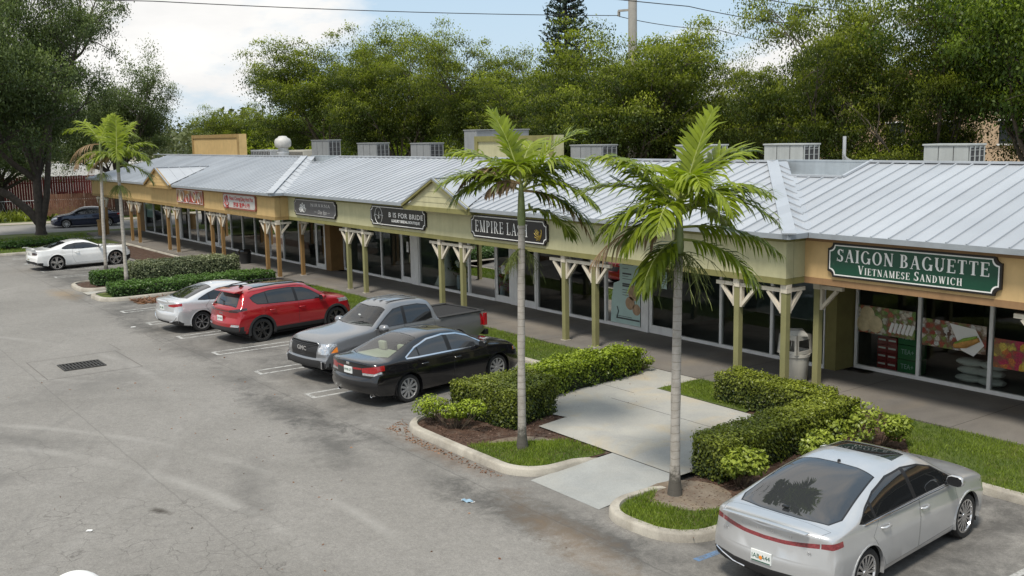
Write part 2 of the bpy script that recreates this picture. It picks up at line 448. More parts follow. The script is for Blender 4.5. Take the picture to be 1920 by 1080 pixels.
from mathutils.bvhtree import BVHTree
SKIN = {}
def skin_x(r, y, z, sx):
    h = SKIN[r.name].ray_cast(Vector((sx*6, y, z)), Vector((-sx, 0, 0)))[0]
    return h.x if h else sx*2.3
def skin_y(r, x, z, sg):
    h = SKIN[r.name].ray_cast(Vector((x, sg*3, z)), Vector((0, -sg, 0)))[0]
    return h.y if h else sg*0.9
def build_car(name, S, loc, yaw, label, cat='car', group=None):
    root = empty(name, (loc[0], loc[1], loc[2] if len(loc) > 2 else 0.0), yaw, label, cat, group)
    bm = car_shell(S)
    SKIN[root.name] = BVHTree.FromBMesh(bm)
    PM = MATS[S['paint']]
    trim = MATS['black_trim']
    labels = {0: ('body', PM, None)}
    def lab(nm, mat, par=None):
        k = len(labels); labels[k] = (nm, mat, par); return k
    def on(idx): return lambda f: f.material_index in idx
    side = lambda f: f.material_index == 0 and abs(f.normal.y) > 0.28
    # wheel arches
    W = S['W']/2; ra = S['wr']+S.get('gap', 0.055); ARCH = 999
    for ax in S['axles']:
        cut(bm, 'side', circle(ax, S['wr'], ra), lambda f: f.material_index == 0 and abs(f.calc_center_median().y) > W*0.45, ARCH)
    bmesh.ops.delete(bm, geom=[f for f in bm.faces if f.material_index == ARCH], context='FACES')
    # side glass: black surround first, panes inside it
    if 'dlo' in S:
        D = S['dlo']; surr = lab('window_surround', MATS[S.get('dlo_mat', 'black_trim')])
        cut(bm, 'side', D, side, surr)
        inner = p_offset(D, -S.get('dlo_trim', 0.022)); pil = surr
        if S.get('dlo_mat'):
            pil = lab('window_pillar', trim); cut(bm, 'side', inner, on({surr}), pil); inner = p_offset(D, -S.get('dlo_trim', 0.022)-0.004)
        for (x0, x1) in S['panes']:
            lean = S.get('lean', 0.0); P = inner
            zc = sum(p[1] for p in D)/len(D); mid = ((x0+x1)/2, zc)
            P = p_clip(P, (x0, zc-0.3), (x0+lean, zc+0.3), mid); P = p_clip(P, (x1, zc-0.3), (x1+lean, zc+0.3), mid)
            if len(P) < 3: continue
            g = lab('window', MATS[S.get('side_glass', 'car_glass_dark')])
            cut(bm, 'side', P, on({pil}), g)
    up = lambda f: f.material_index == 0 and f.normal.z > 0.12
    for nm, P, key in (('windshield', S.get('shield'), 'shield_glass'), ('rear_window', S.get('rear'), 'rear_glass')):
        if not P: continue
        k = lab('glass_surround', trim); cut(bm, 'top', P, up, k)
        g = lab(nm, MATS[S.get(key, 'car_glass_dark')]); cut(bm, 'top', p_offset(P, -0.022), on({k}), g)
    if S.get('sunroof'):
        k = lab('sunroof', MATS['car_glass_dark']); cut(bm, 'top', S['sunroof'], up, k)
    for rg in S.get('regions', []):
        nm, view, P, mat, test = rg[:5]; PP = [P]
        if len(rg) > 5:
            fs = [f for f in bm.faces if f.material_index == 0 and f.calc_center_median().x*(-1 if rg[5] < 0 else 1) > abs(rg[5])-.3]
            g = set(fs)
            for f in fs: g.update(f.edges); g.update(f.verts)
            bmesh.ops.bisect_plane(bm, geom=list(g), dist=1e-5, plane_co=(rg[5],0,0), plane_no=(1,0,0))
            t0 = test; xl = rg[5]; test = lambda c, n, t0=t0, xl=xl: t0(c, n) and (c.x < xl if xl < 0 else c.x > xl)
        if view == 'front' and min(p[0] for p in P) > 0.02: PP.append([(-p[0], p[1]) for p in P])
        if view == 'top' and min(p[1] for p in P) > 0.02: PP.append([(p[0], -p[1]) for p in P])
        for Q in PP:
            k = lab(nm, MATS[mat])
            cut(bm, view, Q, (lambda f, test=test: f.material_index == 0 and test(f.calc_center_median(), f.normal)), k)
    doors = []
    for P in S.get('doors', []):
        s_ = lab('door_gap', trim); cut(bm, 'side', p_offset(P, 0.006), side, s_)
        d_ = lab('door', PM); cut(bm, 'side', P, on({s_}), d_); doors.append(d_)
    for view, P in S.get('seams', []):
        k = lab('panel_gap', trim)
        keep = {f.index for f in ()}
        cut(bm, view, p_offset(P, 0.005), (lambda f: f.material_index == 0 and (f.normal.z > 0.3 and f.calc_center_median().z > 0.9)), k)
        cut(bm, view, P, on({k}), 0)
    # normals from the whole shell so that panels reflect as one skin
    bmesh.ops.split_edges(bm, edges=[e for e in bm.edges if len(e.link_faces) == 2 and e.calc_face_angle(0) > R_(38)])
    bm.normal_update(); bm.verts.ensure_lookup_table()
    merged = {}
    for f in bm.faces:
        nm, mat, par = labels[f.material_index]
        c = f.calc_center_median()
        sd = ('R' if c.y < 0 else 'L') if nm in ('window', 'door', 'window_surround', 'window_pillar', 'door_gap', 'turn_signal', 'lower_cladding') else ''
        key = (f.material_index, sd) if nm in ('window', 'door', 'taillight', 'headlight', 'fog_light', 'reflector', 'windshield', 'rear_window', 'sunroof', 'number_plate') or nm.startswith('door') and nm == 'door' else (nm, mat.name, sd)
        if nm in ('door_gap', 'panel_gap', 'glass_surround'): key = ('body', PM.name, '')
        merged.setdefault(key, []).append(f)
    made = {}
    for key, fs in merged.items():
        k0 = fs[0].material_index; nm, mat, par = labels[k0]
        if key[:2] == ('body', PM.name): nm = 'body'
        mats = []; idx = {}; vs = []; faces = []; mi = []; nr = []
        for f in fs:
            face = []
            for v in f.verts:
                if v.index not in idx: idx[v.index] = len(vs); vs.append(v.co[:]); nr.append(v.normal[:])
                face.append(idx[v.index])
            faces.append(face); mm = labels[f.material_index][1]
            if mm not in mats: mats.append(mm)
            mi.append(mats.index(mm))
        me = bpy.data.meshes.new(nm); me.from_pydata(vs, [], faces)
        for mm in mats: me.materials.append(mm)
        me.polygons.foreach_set('material_index', mi)
        me.polygons.foreach_set('use_smooth', [True]*len(faces)); me.update()
        try: me.normals_set_custom_split_normals_from_vertices(nr)
        except Exception: pass
        o = link(nm, me, root); made.setdefault(nm, []).append(o)
    bm.free()
    # dark inner tub of wheel wells and floor
    u = MB()
    for ax in S['axles']:
        for sg in (-1, 1):
            pts = [(ax+math.cos(math.pi*k/12)*ra*1.02, S['wr']+math.sin(math.pi*k/12)*ra*1.02) for k in range(13)]
            pts = [(pts[0][0], 0.16)]+pts+[(pts[-1][0], 0.16)]
            y0, y1 = sg*(W-0.05), sg*(W-0.42)
            vs = [(x, y0, z) for x, z in pts]+[(x, y1, z) for x, z in pts]; m_ = len(pts)
            u.add(vs, [(i, i+1, m_+i+1, m_+i) for i in range(m_-1)]+[tuple(range(m_, 2*m_))])
    u.box(S['top'][0][0]+0.5, S['top'][-1][0]-0.5, -W*0.8, W*0.8, 0.17, 0.22)
    u.build('underbody', MATS['underbody'], root)
    # arch lips
    for ax in S['axles']:
        for sg in (-1, 1):
            wl = pchip(S['w']); a = MB()
            for k in range(18):
                t0, t1 = math.pi*(k/18*1.16-0.08), math.pi*((k+1)/18*1.16-0.08)
                for rr0, rr1, dy0, dy1 in ((ra*0.985, ra+S.get('lip', 0.012), 0.006, 0.004),):
                    q = []
                    for t, r0 in ((t0, rr0), (t1, rr0), (t1, rr1), (t0, rr1)):
                        x = ax+math.cos(t)*r0; z = S['wr']+math.sin(t)*r0
                        q.append((x, sg*(wl(x)+(dy0 if r0 == rr0 else dy1)), z))
                    q2 = [(x, y-sg*0.05, z) for x, y, z in q]
                    a.add(q+q2, [(0,1,2,3), (0,4,5,1), (3,2,6,7)])
            a.build('arch_trim', MATS[S.get('arch_mat', S['paint'])], root, smooth=50)
    wh = wheel_meshes(S); first = True
    for ax in S['axles']:
        for sg in (-1, 1):
            o = wh if first else copy_tree(wh); first = False
            o.parent = root; o.location = (ax, sg*(W-0.03-S.get('ww', 0.225)/2), S['wr']); o.rotation_euler = (0, 0, 0 if sg > 0 else math.pi)
    # mirrors
    mx, mz = S.get('mirror', (0.78, 1.0)); wl = pchip(S['w']); mk = S.get('mirror_k', 1.0)
    for sg in (-1, 1):
        m = MB(); y = sg*(wl(mx)-0.02)
        n_, pr = 10, []
        for i, (dx, sc) in enumerate(((-0.06, 0.9), (-0.05, 1.0), (0.03, 0.95), (0.08, 0.7), (0.105, 0.3))):
            for k in range(n_):
                t = 2*math.pi*k/n_
                m_y = sg*(0.11+0.115*sc*mk*abs(math.cos(t))**0.7*(1 if math.cos(t) > 0 else -1))
                pr.append((mx+dx, y+m_y, mz+0.07+0.075*sc*mk*abs(math.sin(t))**0.7*(1 if math.sin(t) > 0 else -1)))
        m.add(pr, [(i*n_+k, i*n_+(k+1)%n_, (i+1)*n_+(k+1)%n_, (i+1)*n_+k) for i in range(4) for k in range(n_)])
        m.poly([pr[k] for k in range(n_)], 1); m.poly([pr[4*n_+k] for k in range(n_)], 0)
        m.beam((mx+0.01, y-sg*0.05, mz+0.0), (mx+0.02, y+sg*0.06, mz+0.03), 0.07, 0.035, mi=1)
        m.build('side_mirror', [MATS[S.get('mirror_mat', S['paint'])], trim], root, smooth=50)
    # handles
    dl = [o for o in made.get('door', [])]
    for x, z in S.get('handles', []):
        for sg in (-1, 1):
            h = MB(); y = sg*(wl(x)-0.012)
            h.tube([(x-0.11, y-sg*0.01, z), (x-0.08, y+sg*0.03, z+0.004), (x+0.06, y+sg*0.033, z+0.004), (x+0.10, y-sg*0.01, z)], [0.012, 0.018, 0.018, 0.012], 8)
            par = None
            for o in dl:
                cs = [v.co for v in o.data.vertices]
                if cs and min(c.x for c in cs) <= x <= max(c.x for c in cs) and cs[0].y*sg > 0: par = o
            h.build('handle', MATS[S.get('handle_mat', S['paint'])], par or root, smooth=50)
    return root

def plate(root, x, y, z, sx, txt, tilt=0.0, rim='chrome', deco=True):
    """number plate on the car's end; sx = -1 at the back, 1 at the front"""
    x = max(abs(skin_x(r_, y+q, z+k, sx)) for r_ in (root,) for q in (-.14,.14) for k in (-.06,.06))*sx + sx*.006
    def P(u, v, d): return (x+sx*(d+0.0125), y+u*sx, z+v)
    m = MB(); m.box(x-0.012 if sx > 0 else x-0.01, x+0.01 if sx > 0 else x+0.012, y-0.152, y+0.152, z-0.078, z+0.078)
    o = m.build('number_plate', MATS['plate_white'], root, bevel=0.004)
    t = MB()
    add_text(t, txt, 0.085, P, 0, width=0.27, extrude=0.001)
    if deco:
        t.box(x+sx*0.0125, x+sx*0.014, y-0.14, y+0.14, z-0.07, z-0.056)
    t.build('plate_lettering', MATS['plate_ink'], o)
    if deco:
        c = MB(); c.lathe([(0.0, sx*0.016), (0.026, sx*0.016)], (x, y-sx*0.0, z-0.005), axis='x', n=12)
        c.build('plate_emblem', MATS['plate_orange'], o)
    return o
# ------------------------------------------------------------------ car materials and the seven vehicles
simple('tyre_rubber', (0.018,0.018,0.018), 0.75, var=0.3, scale=12)
simple('wheel_back', (0.012,0.012,0.012), 0.8)
simple('brake_disc', (0.16,0.15,0.14), 0.5, metal=0.6)
simple('rim_silver', (0.55,0.55,0.56), 0.28, metal=0.85, var=0.06)
simple('rim_bright', (0.75,0.75,0.76), 0.16, metal=0.95, var=0.05)
simple('rim_black', (0.012,0.012,0.013), 0.25, coat=0.6)
simple('rim_cover', (0.42,0.42,0.42), 0.4, metal=0.5, var=0.1)
simple('black_trim', (0.010,0.010,0.011), 0.45, var=0.1)
simple('gloss_black', (0.006,0.006,0.007), 0.12, coat=0.8)
simple('black_plastic', (0.022,0.022,0.023), 0.6, var=0.15)
simple('underbody', (0.008,0.008,0.008), 0.9)
simple('chrome', (0.80,0.80,0.82), 0.10, metal=1.0, var=0.03)
simple('plate_white', (0.72,0.74,0.72), 0.4, var=0.05)
simple('plate_ink', (0.02,0.10,0.06), 0.5)
simple('plate_orange', (0.75,0.25,0.03), 0.5)
simple('tail_red', (0.32,0.006,0.010), 0.12, coat=1.0, var=0.25, scale=25)
simple('tail_dim', (0.20,0.03,0.035), 0.12, coat=1.0, var=0.4, scale=30)
simple('tail_dark', (0.03,0.006,0.008), 0.12, coat=1.0)
simple('lamp_clear', (0.55,0.56,0.58), 0.08, metal=0.6, coat=1.0, var=0.35, scale=30)
simple('lamp_amber', (0.75,0.22,0.02), 0.15, coat=1.0, var=0.2, scale=30)
simple('seat_cream', (0.55,0.52,0.42), 0.8, var=0.1)
simple('cabin_dark', (0.09,0.095,0.095), 0.9)
simple('bed_liner', (0.012,0.012,0.013), 0.75, bmp=0.3, bscale=80)
paint('paint_silver_sedan', (0.54,0.545,0.55), 0.5, rough=0.30)
paint('paint_white', (0.80,0.80,0.79), 0.0, rough=0.25)
paint('paint_silver_compact', (0.62,0.63,0.64), 0.45, rough=0.30)
paint('paint_red', (0.36,0.008,0.014), 0.35, rough=0.28)
paint('paint_grey_truck', (0.21,0.216,0.226), 0.55, rough=0.34)
paint('paint_black', (0.006,0.006,0.008), 0.2, rough=0.2)
paint('paint_navy', (0.010,0.016,0.045), 0.3, rough=0.25)
def car_glass(name, col=(0.012,0.013,0.014), rough=0.02):
    m, nt, out = new_mat(name)
    pbsdf(nt, out, **{'Base Color': col, 'Roughness': rough, 'Specular IOR Level': 0.75, 'Coat Weight': 0.4, 'Coat Roughness': 0.0})
    MATS[name] = m
car_glass('car_glass_dark'); car_glass('car_glass_grey', (0.03,0.032,0.035))
glossy_glass('car_glass_clear', (0.58,0.66,0.62), ior=1.6)
glossy_glass('car_glass_tint', (0.16,0.18,0.18), ior=1.55)

RA = lambda c, n: c.x < -1.0 and n.x < -0.15      # rear skin
FA = lambda c, n: c.x > 1.0 and n.x > 0.12        # front skin
RB = lambda c, n: c.x < -1.4
SD = lambda c, n: abs(n.y) > 0.25

MKZ = dict(W=1.865, wr=0.335, ww=0.245, axles=(1.42,-1.43), paint='paint_silver_sedan', cowl=1.2, deck=-1.9, bow_f=0.42, bow_r=0.26,
  top=[(-2.46,.66),(-2.445,.95),(-2.40,1.045),(-2.30,1.075),(-2.05,1.085),(-1.85,1.125),(-1.35,1.285),(-.75,1.425),(-.25,1.475),(.25,1.462),(.55,1.40),(.85,1.24),(1.22,1.03),(1.5,.985),(2.0,.90),(2.3,.80),(2.42,.68),(2.46,.55)],
  belt=[(-2.46,.62),(-2.43,.88),(-2.3,.95),(-1.6,.985),(-.8,.965),(.2,.94),(1.2,.92),(2.0,.82),(2.35,.68),(2.46,.5)],
  bot=[(-2.46,.33),(-2.2,.24),(-1.5,.19),(1.6,.18),(2.3,.2),(2.46,.25)],
  w=[(-2.46,.90),(-2.1,.928),(-1.4,.932),(-.3,.918),(.8,.922),(1.4,.930),(2.0,.915),(2.46,.84)],
  dlo=[(1.10,.975),(.95,1.075),(.62,1.255),(.30,1.345),(-.1,1.385),(-.55,1.37),(-1.0,1.285),(-1.35,1.165),(-1.60,1.035),(-1.5,1.008),(-.6,.992)],
  panes=[(-.03,2),(-1.14,-.12),(-2,-1.20)], lean=-0.05, dlo_trim=0.02,
  shield=[(.56,-.58),(.60,-.3),(.62,0),(.60,.3),(.56,.58),(1.12,.72),(1.24,.4),(1.27,0),(1.24,-.4),(1.12,-.72)],
  rear=[(-.72,.585),(-.66,.3),(-.65,0),(-.66,-.3),(-.72,-.585),(-1.78,-.735),(-1.98,-.66),(-2.06,-.3),(-2.07,0),(-2.06,.3),(-1.98,.66),(-1.78,.735)],
  rear_glass='car_glass_grey', sunroof=[(.30,-.47),(.33,0),(.30,.47),(-.10,.50),(-.12,0),(-.10,-.50)],
  regions=[('taillight','front',[(-.72,.865),(-.72,.925),(-.3,.888),(0,.880),(.3,.888),(.72,.925),(.72,.865),(.3,.838),(0,.832),(-.3,.838)],'tail_dim',RA),
           ('taillight','front',[(.735,.865),(.735,.93),(.99,.955),(.99,.895),(.86,.86)],'tail_dim',RB,-2.02),
           ('rear_valance','front',[(-1.0,.20),(-1.0,.43),(-.78,.47),(.78,.47),(1.0,.43),(1.0,.20)],'black_plastic',RA),
           ('headlight','front',[(.48,.66),(.55,.74),(.99,.82),(.99,.72),(.7,.66)],'lamp_clear',FA),
           ('grille','front',[(-.46,.52),(-.46,.72),(.46,.72),(.46,.52)],'chrome',FA)],
  doors=[[(1.08,.32),(1.10,.6),(1.02,.955),(.0,.972),(-.02,.6),(-.02,.30)],[(-.045,.30),(-.045,.6),(-.02,.974),(-1.12,.99),(-1.30,.80),(-1.0,.42),(-.93,.30)]],
  seams=[('top',[(-2.34,-.70),(-2.1,-.76),(-2.1,.76),(-2.34,.70)])],
  handles=[(.12,.83),(-.98,.86)], mirror=(.80,.99), mirror_k=1.05, rim=dict(n=15,wi=.10,wo=.16,mat='rim_bright'), rimf=.75)

CAMARO = dict(rear_prof=[(.2,.14),(.35,.04),(.45,.0),(.62,.0),(.72,.03),(.78,.07),(.92,.07),(.98,.0),(1.06,-.03)], W=1.90, wr=0.355, ww=0.26, axles=(1.42,-1.39), paint='paint_white', cowl=1.0, deck=-1.7, bow_f=0.30, bow_r=0.14, tumble=0.5,
  top=[(-2.39,.72),(-2.37,1.0),(-2.33,1.055),(-2.2,1.03),(-1.85,1.025),(-1.65,1.05),(-1.2,1.18),(-.75,1.29),(-.3,1.345),(.05,1.335),(.32,1.265),(.62,1.14),(.98,1.005),(1.3,.985),(2.0,.93),(2.25,.86),(2.36,.72),(2.39,.55)],
  belt=[(-2.39,.66),(-2.35,.93),(-2.0,.97),(-1.4,.965),(-.9,.925),(.0,.90),(.9,.90),(1.5,.90),(2.1,.83),(2.3,.70),(2.39,.5)],
  bot=[(-2.39,.34),(-2.1,.25),(-1.5,.18),(1.6,.16),(2.2,.16),(2.39,.22)],
  w=[(-2.39,.89),(-2.0,.945),(-1.4,.96),(-.8,.925),(0,.905),(.8,.915),(1.4,.945),(2.0,.925),(2.39,.85)],
  dlo=[(.80,.955),(.55,1.08),(.28,1.185),(.0,1.235),(-.4,1.24),(-.8,1.18),(-1.08,1.07),(-1.12,1.01),(-1.0,.975),(-.2,.945)],
  panes=[(-.50,2),(-2,-.53)], lean=0.06,
  shield=[(.30,-.56),(.36,0),(.30,.56),(.92,.74),(1.02,.4),(1.05,0),(1.02,-.4),(.92,-.74)],
  rear=[(-.82,.52),(-.78,0),(-.82,-.52),(-1.55,-.60),(-1.64,0),(-1.55,.60)],
  regions=[('taillight','front',[(.42,.77),(.42,.90),(.80,.89),(.84,.83),(.80,.77)],'tail_dark',RB),
           ('rear_valance','front',[(-1,.2),(-.98,.40),(-.6,.47),(.6,.47),(.98,.40),(1,.2)],'black_plastic',RA),
           ('front_splitter','front',[(-1,.1),(-.95,.42),(-.5,.66),(.5,.66),(.95,.42),(1,.1)],'black_trim',FA),
           ('headlight','front',[(.45,.70),(.45,.80),(.86,.80),(.84,.70)],'lamp_clear',FA),
           ('hood_vent','top',[(1.15,.14),(1.15,.40),(1.55,.34),(1.55,.18)],'black_trim',lambda c,n: n.z>.5)],
  doors=[[(.92,.30),(.98,.6),(.86,.925),(-.1,.935),(-.62,.945),(-.64,.6),(-.50,.30)]], seams=[],
  handles=[(-.42,.82)], mirror=(.66,.96), mirror_k=.95, rim=dict(n=5,wi=.26,wo=.16,twin=.17,mat='rim_bright'), rimf=.80)

COROLLA = dict(W=1.78, wr=0.325, ww=0.215, axles=(1.37,-1.33), paint='paint_silver_compact', cowl=1.2, deck=-1.75, bow_f=0.36, bow_r=0.22,
  top=[(-2.315,.70),(-2.295,.98),(-2.24,1.05),(-2.1,1.065),(-1.82,1.085),(-1.55,1.17),(-1.1,1.325),(-.7,1.41),(-.25,1.437),(.15,1.42),(.5,1.34),(.85,1.18),(1.25,1.0),(1.5,.965),(2.0,.86),(2.22,.74),(2.29,.62),(2.315,.5)],
  belt=[(-2.315,.65),(-2.28,.90),(-2.1,.965),(-1.4,.965),(-.6,.935),(.4,.91),(1.2,.885),(1.9,.80),(2.2,.66),(2.315,.46)],
  bot=[(-2.315,.32),(-2.1,.26),(-1.5,.19),(1.6,.18),(2.2,.2),(2.315,.25)],
  w=[(-2.315,.85),(-2.0,.882),(-1.3,.895),(-.4,.875),(.8,.88),(1.35,.892),(1.9,.875),(2.315,.80)],
  dlo=[(1.08,.955),(.9,1.06),(.60,1.22),(.25,1.315),(-.2,1.345),(-.65,1.31),(-1.05,1.20),(-1.4,1.06),(-1.42,1.02),(-1.2,.995),(-.4,.97)],
  panes=[(.0,2),(-.98,-.09),(-2,-1.02)], lean=-0.05,
  shield=[(.52,-.55),(.57,0),(.52,.55),(1.15,.68),(1.25,.4),(1.28,0),(1.25,-.4),(1.15,-.68)],
  rear=[(-.82,.56),(-.78,0),(-.82,-.56),(-1.70,-.66),(-1.82,-.35),(-1.84,0),(-1.82,.35),(-1.70,.66)],
  regions=[('taillight','front',[(.42,.865),(.42,.915),(.60,.945),(.92,.985),(.92,.90),(.66,.85)],'tail_red',RB,-1.95),
           ('rear_valance','front',[(-.9,.2),(-.84,.44),(-.55,.39),(.55,.39),(.84,.44),(.9,.2)],'black_plastic',RA),
           ('headlight','front',[(.45,.66),(.5,.74),(.92,.80),(.92,.70)],'lamp_clear',FA),
           ('grille','front',[(-.6,.25),(-.5,.6),(.5,.6),(.6,.25)],'black_trim',FA)],
  doors=[[(1.06,.30),(1.10,.6),(1.0,.925),(.04,.945),(.02,.6),(.02,.29)],[(-.0,.29),(-.0,.6),(.02,.946),(-1.02,.98),(-1.18,.80),(-.92,.40),(-.86,.29)]],
  seams=[('top',[(-2.22,-.62),(-1.95,-.70),(-1.95,.70),(-2.22,.62)])],
  handles=[(.14,.82),(-.86,.85)], mirror=(.82,.95), rim=dict(n=7,wi=.20,wo=.13,twin=.13,mat='rim_silver',dark=1), rimf=.70)

KIA = dict(rear_prof=[(.3,.08),(.45,.0),(.62,.0),(.70,.04),(.8,.09),(1.0,.07),(1.1,.05)], W=1.855, wr=0.358, ww=0.235, axles=(1.36,-1.31), paint='paint_red', cowl=1.2, deck=-2.0, bow_f=0.36, bow_r=0.20, tumble=0.36, gap=0.05, lip=0.065, arch_mat='black_plastic',
  top=[(-2.24,.80),(-2.225,1.02),(-2.17,1.09),(-2.06,1.14),(-1.88,1.38),(-1.76,1.52),(-1.62,1.575),(-1.2,1.615),(-.6,1.64),(.1,1.63),(.45,1.565),(.8,1.38),(1.2,1.15),(1.4,1.115),(1.9,1.03),(2.1,.94),(2.2,.78),(2.24,.6)],
  belt=[(-2.24,.74),(-2.2,.96),(-2.0,1.05),(-1.3,1.06),(-.4,1.03),(.6,1.005),(1.2,.985),(1.8,.93),(2.1,.82),(2.24,.55)],
  bot=[(-2.24,.38),(-2.0,.30),(-1.4,.25),(1.5,.24),(2.1,.26),(2.24,.32)],
  w=[(-2.24,.88),(-1.9,.915),(-1.3,.928),(-.3,.912),(.8,.915),(1.4,.928),(1.9,.91),(2.24,.84)],
  dlo=[(1.02,1.06),(.80,1.19),(.52,1.365),(.28,1.465),(-.2,1.52),(-.9,1.505),(-1.45,1.435),(-1.62,1.36),(-1.55,1.24),(-1.42,1.145),(-1.1,1.12),(.0,1.075)],
  panes=[(.02,2),(-1.02,-.08),(-2,-1.06)], lean=-0.04,
  shield=[(.48,-.60),(.53,0),(.48,.60),(1.08,.72),(1.18,.4),(1.2,0),(1.18,-.4),(1.08,-.72)],
  rear=[(-1.80,.56),(-1.78,0),(-1.80,-.56),(-2.03,-.67),(-2.07,0),(-2.03,.67)],
  regions=[('taillight','front',[(-.62,.99),(-.62,1.03),(-.3,.995),(.3,.995),(.62,1.03),(.62,.99),(.3,.965),(-.3,.965)],'tail_dark',RA),
           ('taillight','front',[(.40,.945),(.45,1.02),(.66,1.055),(.98,1.10),(.98,1.05),(.76,.955)],'tail_dark',RB,-1.78),
           ('rear_valance','front',[(-1,.2),(-1,.56),(-.72,.52),(.72,.52),(1,.56),(1,.2)],'black_plastic',RA),
           ('fog_light','front',[(.56,.545),(.56,.60),(.86,.60),(.86,.545)],'lamp_clear',RB),
           ('lower_cladding','side',[(-.92,.2),(-.92,.40),(.98,.40),(.98,.2)],'black_plastic',SD),
           ('headlight','front',[(.42,.86),(.5,.95),(.95,1.0),(.95,.88)],'lamp_clear',lambda c,n: c.x>1.45),
           ('grille','front',[(-.5,.62),(-.55,.80),(.55,.80),(.5,.62)],'black_trim',FA),
           ('roof_glass','top',[(.35,-.50),(.38,0),(.35,.50),(-1.25,.50),(-1.25,-.50)],'gloss_black',lambda c,n: n.z>.5)],
  doors=[[(1.0,.42),(1.05,.7),(.96,1.02),(.02,1.045),(.0,.7),(.0,.42)],[(-.02,.42),(-.02,.7),(.0,1.047),(-1.10,1.085),(-1.22,.86),(-.98,.60),(-.93,.42)]],
  seams=[], handles=[(.12,.90),(-.92,.93)], mirror=(.80,1.05), mirror_k=1.1, rim=dict(n=5,wi=.22,wo=.16,twin=.20,mat='rim_black'), rimf=.74)

HONDA = dict(W=1.846, wr=0.328, ww=0.215, axles=(1.42,-1.38), paint='paint_black', cowl=1.25, deck=-1.85, bow_f=0.34, bow_r=0.24,
  top=[(-2.47,.70),(-2.455,.98),(-2.40,1.045),(-2.2,1.065),(-1.9,1.075),(-1.6,1.17),(-1.15,1.345),(-.8,1.435),(-.35,1.475),(.1,1.465),(.45,1.395),(.85,1.215),(1.3,1.02),(1.6,.98),(2.1,.88),(2.36,.76),(2.45,.62),(2.47,.5)],
  belt=[(-2.47,.66),(-2.44,.90),(-2.2,.965),(-1.4,.965),(-.6,.95),(.4,.925),(1.25,.90),(2.0,.80),(2.35,.66),(2.47,.46)],
  bot=[(-2.47,.33),(-2.2,.25),(-1.5,.19),(1.6,.18),(2.3,.2),(2.47,.25)],
  w=[(-2.47,.87),(-2.1,.905),(-1.4,.923),(-.4,.913),(.8,.913),(1.4,.922),(2.0,.90),(2.47,.82)],
  dlo=[(1.12,.965),(.92,1.09),(.62,1.255),(.28,1.355),(-.15,1.39),(-.65,1.355),(-1.08,1.235),(-1.42,1.06),(-1.40,1.005),(-1.1,.99),(-.3,.978)],
  panes=[(.0,2),(-.98,-.13),(-2,-1.02)], lean=-0.04, dlo_mat='chrome', dlo_trim=0.03, side_glass='car_glass_grey',
  shield=[(.48,-.56),(.53,0),(.48,.56),(1.18,.70),(1.28,.4),(1.32,0),(1.28,-.4),(1.18,-.70)],
  rear=[(-.88,.56),(-.84,0),(-.88,-.56),(-1.78,-.67),(-1.92,-.35),(-1.95,0),(-1.92,.35),(-1.78,.67)], rear_glass='car_glass_clear',
  regions=[('taillight','front',[(.47,.80),(.45,.90),(.52,.915),(.95,.985),(.95,.90),(.80,.80)],'tail_red',RB,-2.04),
           ('taillight','front',[(.47,.745),(.47,.795),(.80,.795),(.95,.89),(.95,.83),(.78,.745)],'lamp_clear',RB,-2.12),
           ('reflector','front',[(.17,.855),(.17,.90),(.44,.905),(.44,.865)],'tail_red',RA),
           ('headlight','front',[(.45,.66),(.5,.75),(.92,.80),(.92,.70)],'lamp_clear',lambda c,n: c.x>2.0),
           ('turn_signal','side',[(1.98,.70),(1.98,.78),(2.16,.76),(2.16,.70)],'lamp_amber',SD),
           ('grille','front',[(-.4,.55),(-.4,.72),(.4,.72),(.4,.55)],'black_trim',FA)],
  doors=[[(1.10,.30),(1.14,.6),(1.04,.935),(.03,.953),(.01,.6),(.01,.29)],[(-.01,.29),(-.01,.6),(.01,.953),(-1.04,.972),(-1.22,.80),(-.96,.40),(-.90,.29)]],
  seams=[('top',[(-2.36,-.62),(-2.02,-.72),(-2.02,.72),(-2.36,.62)])],
  handles=[(.14,.82),(-.88,.84)], mirror=(.86,.97), rim=dict(n=10,wi=.16,wo=.24,mat='rim_cover'), rimf=.74)

ACCORD = dict(HONDA, paint='paint_navy', dlo_mat='black_trim', rear_glass='car_glass_dark', side_glass='car_glass_dark', rim=dict(n=10,wi=.12,wo=.14,mat='rim_silver'))

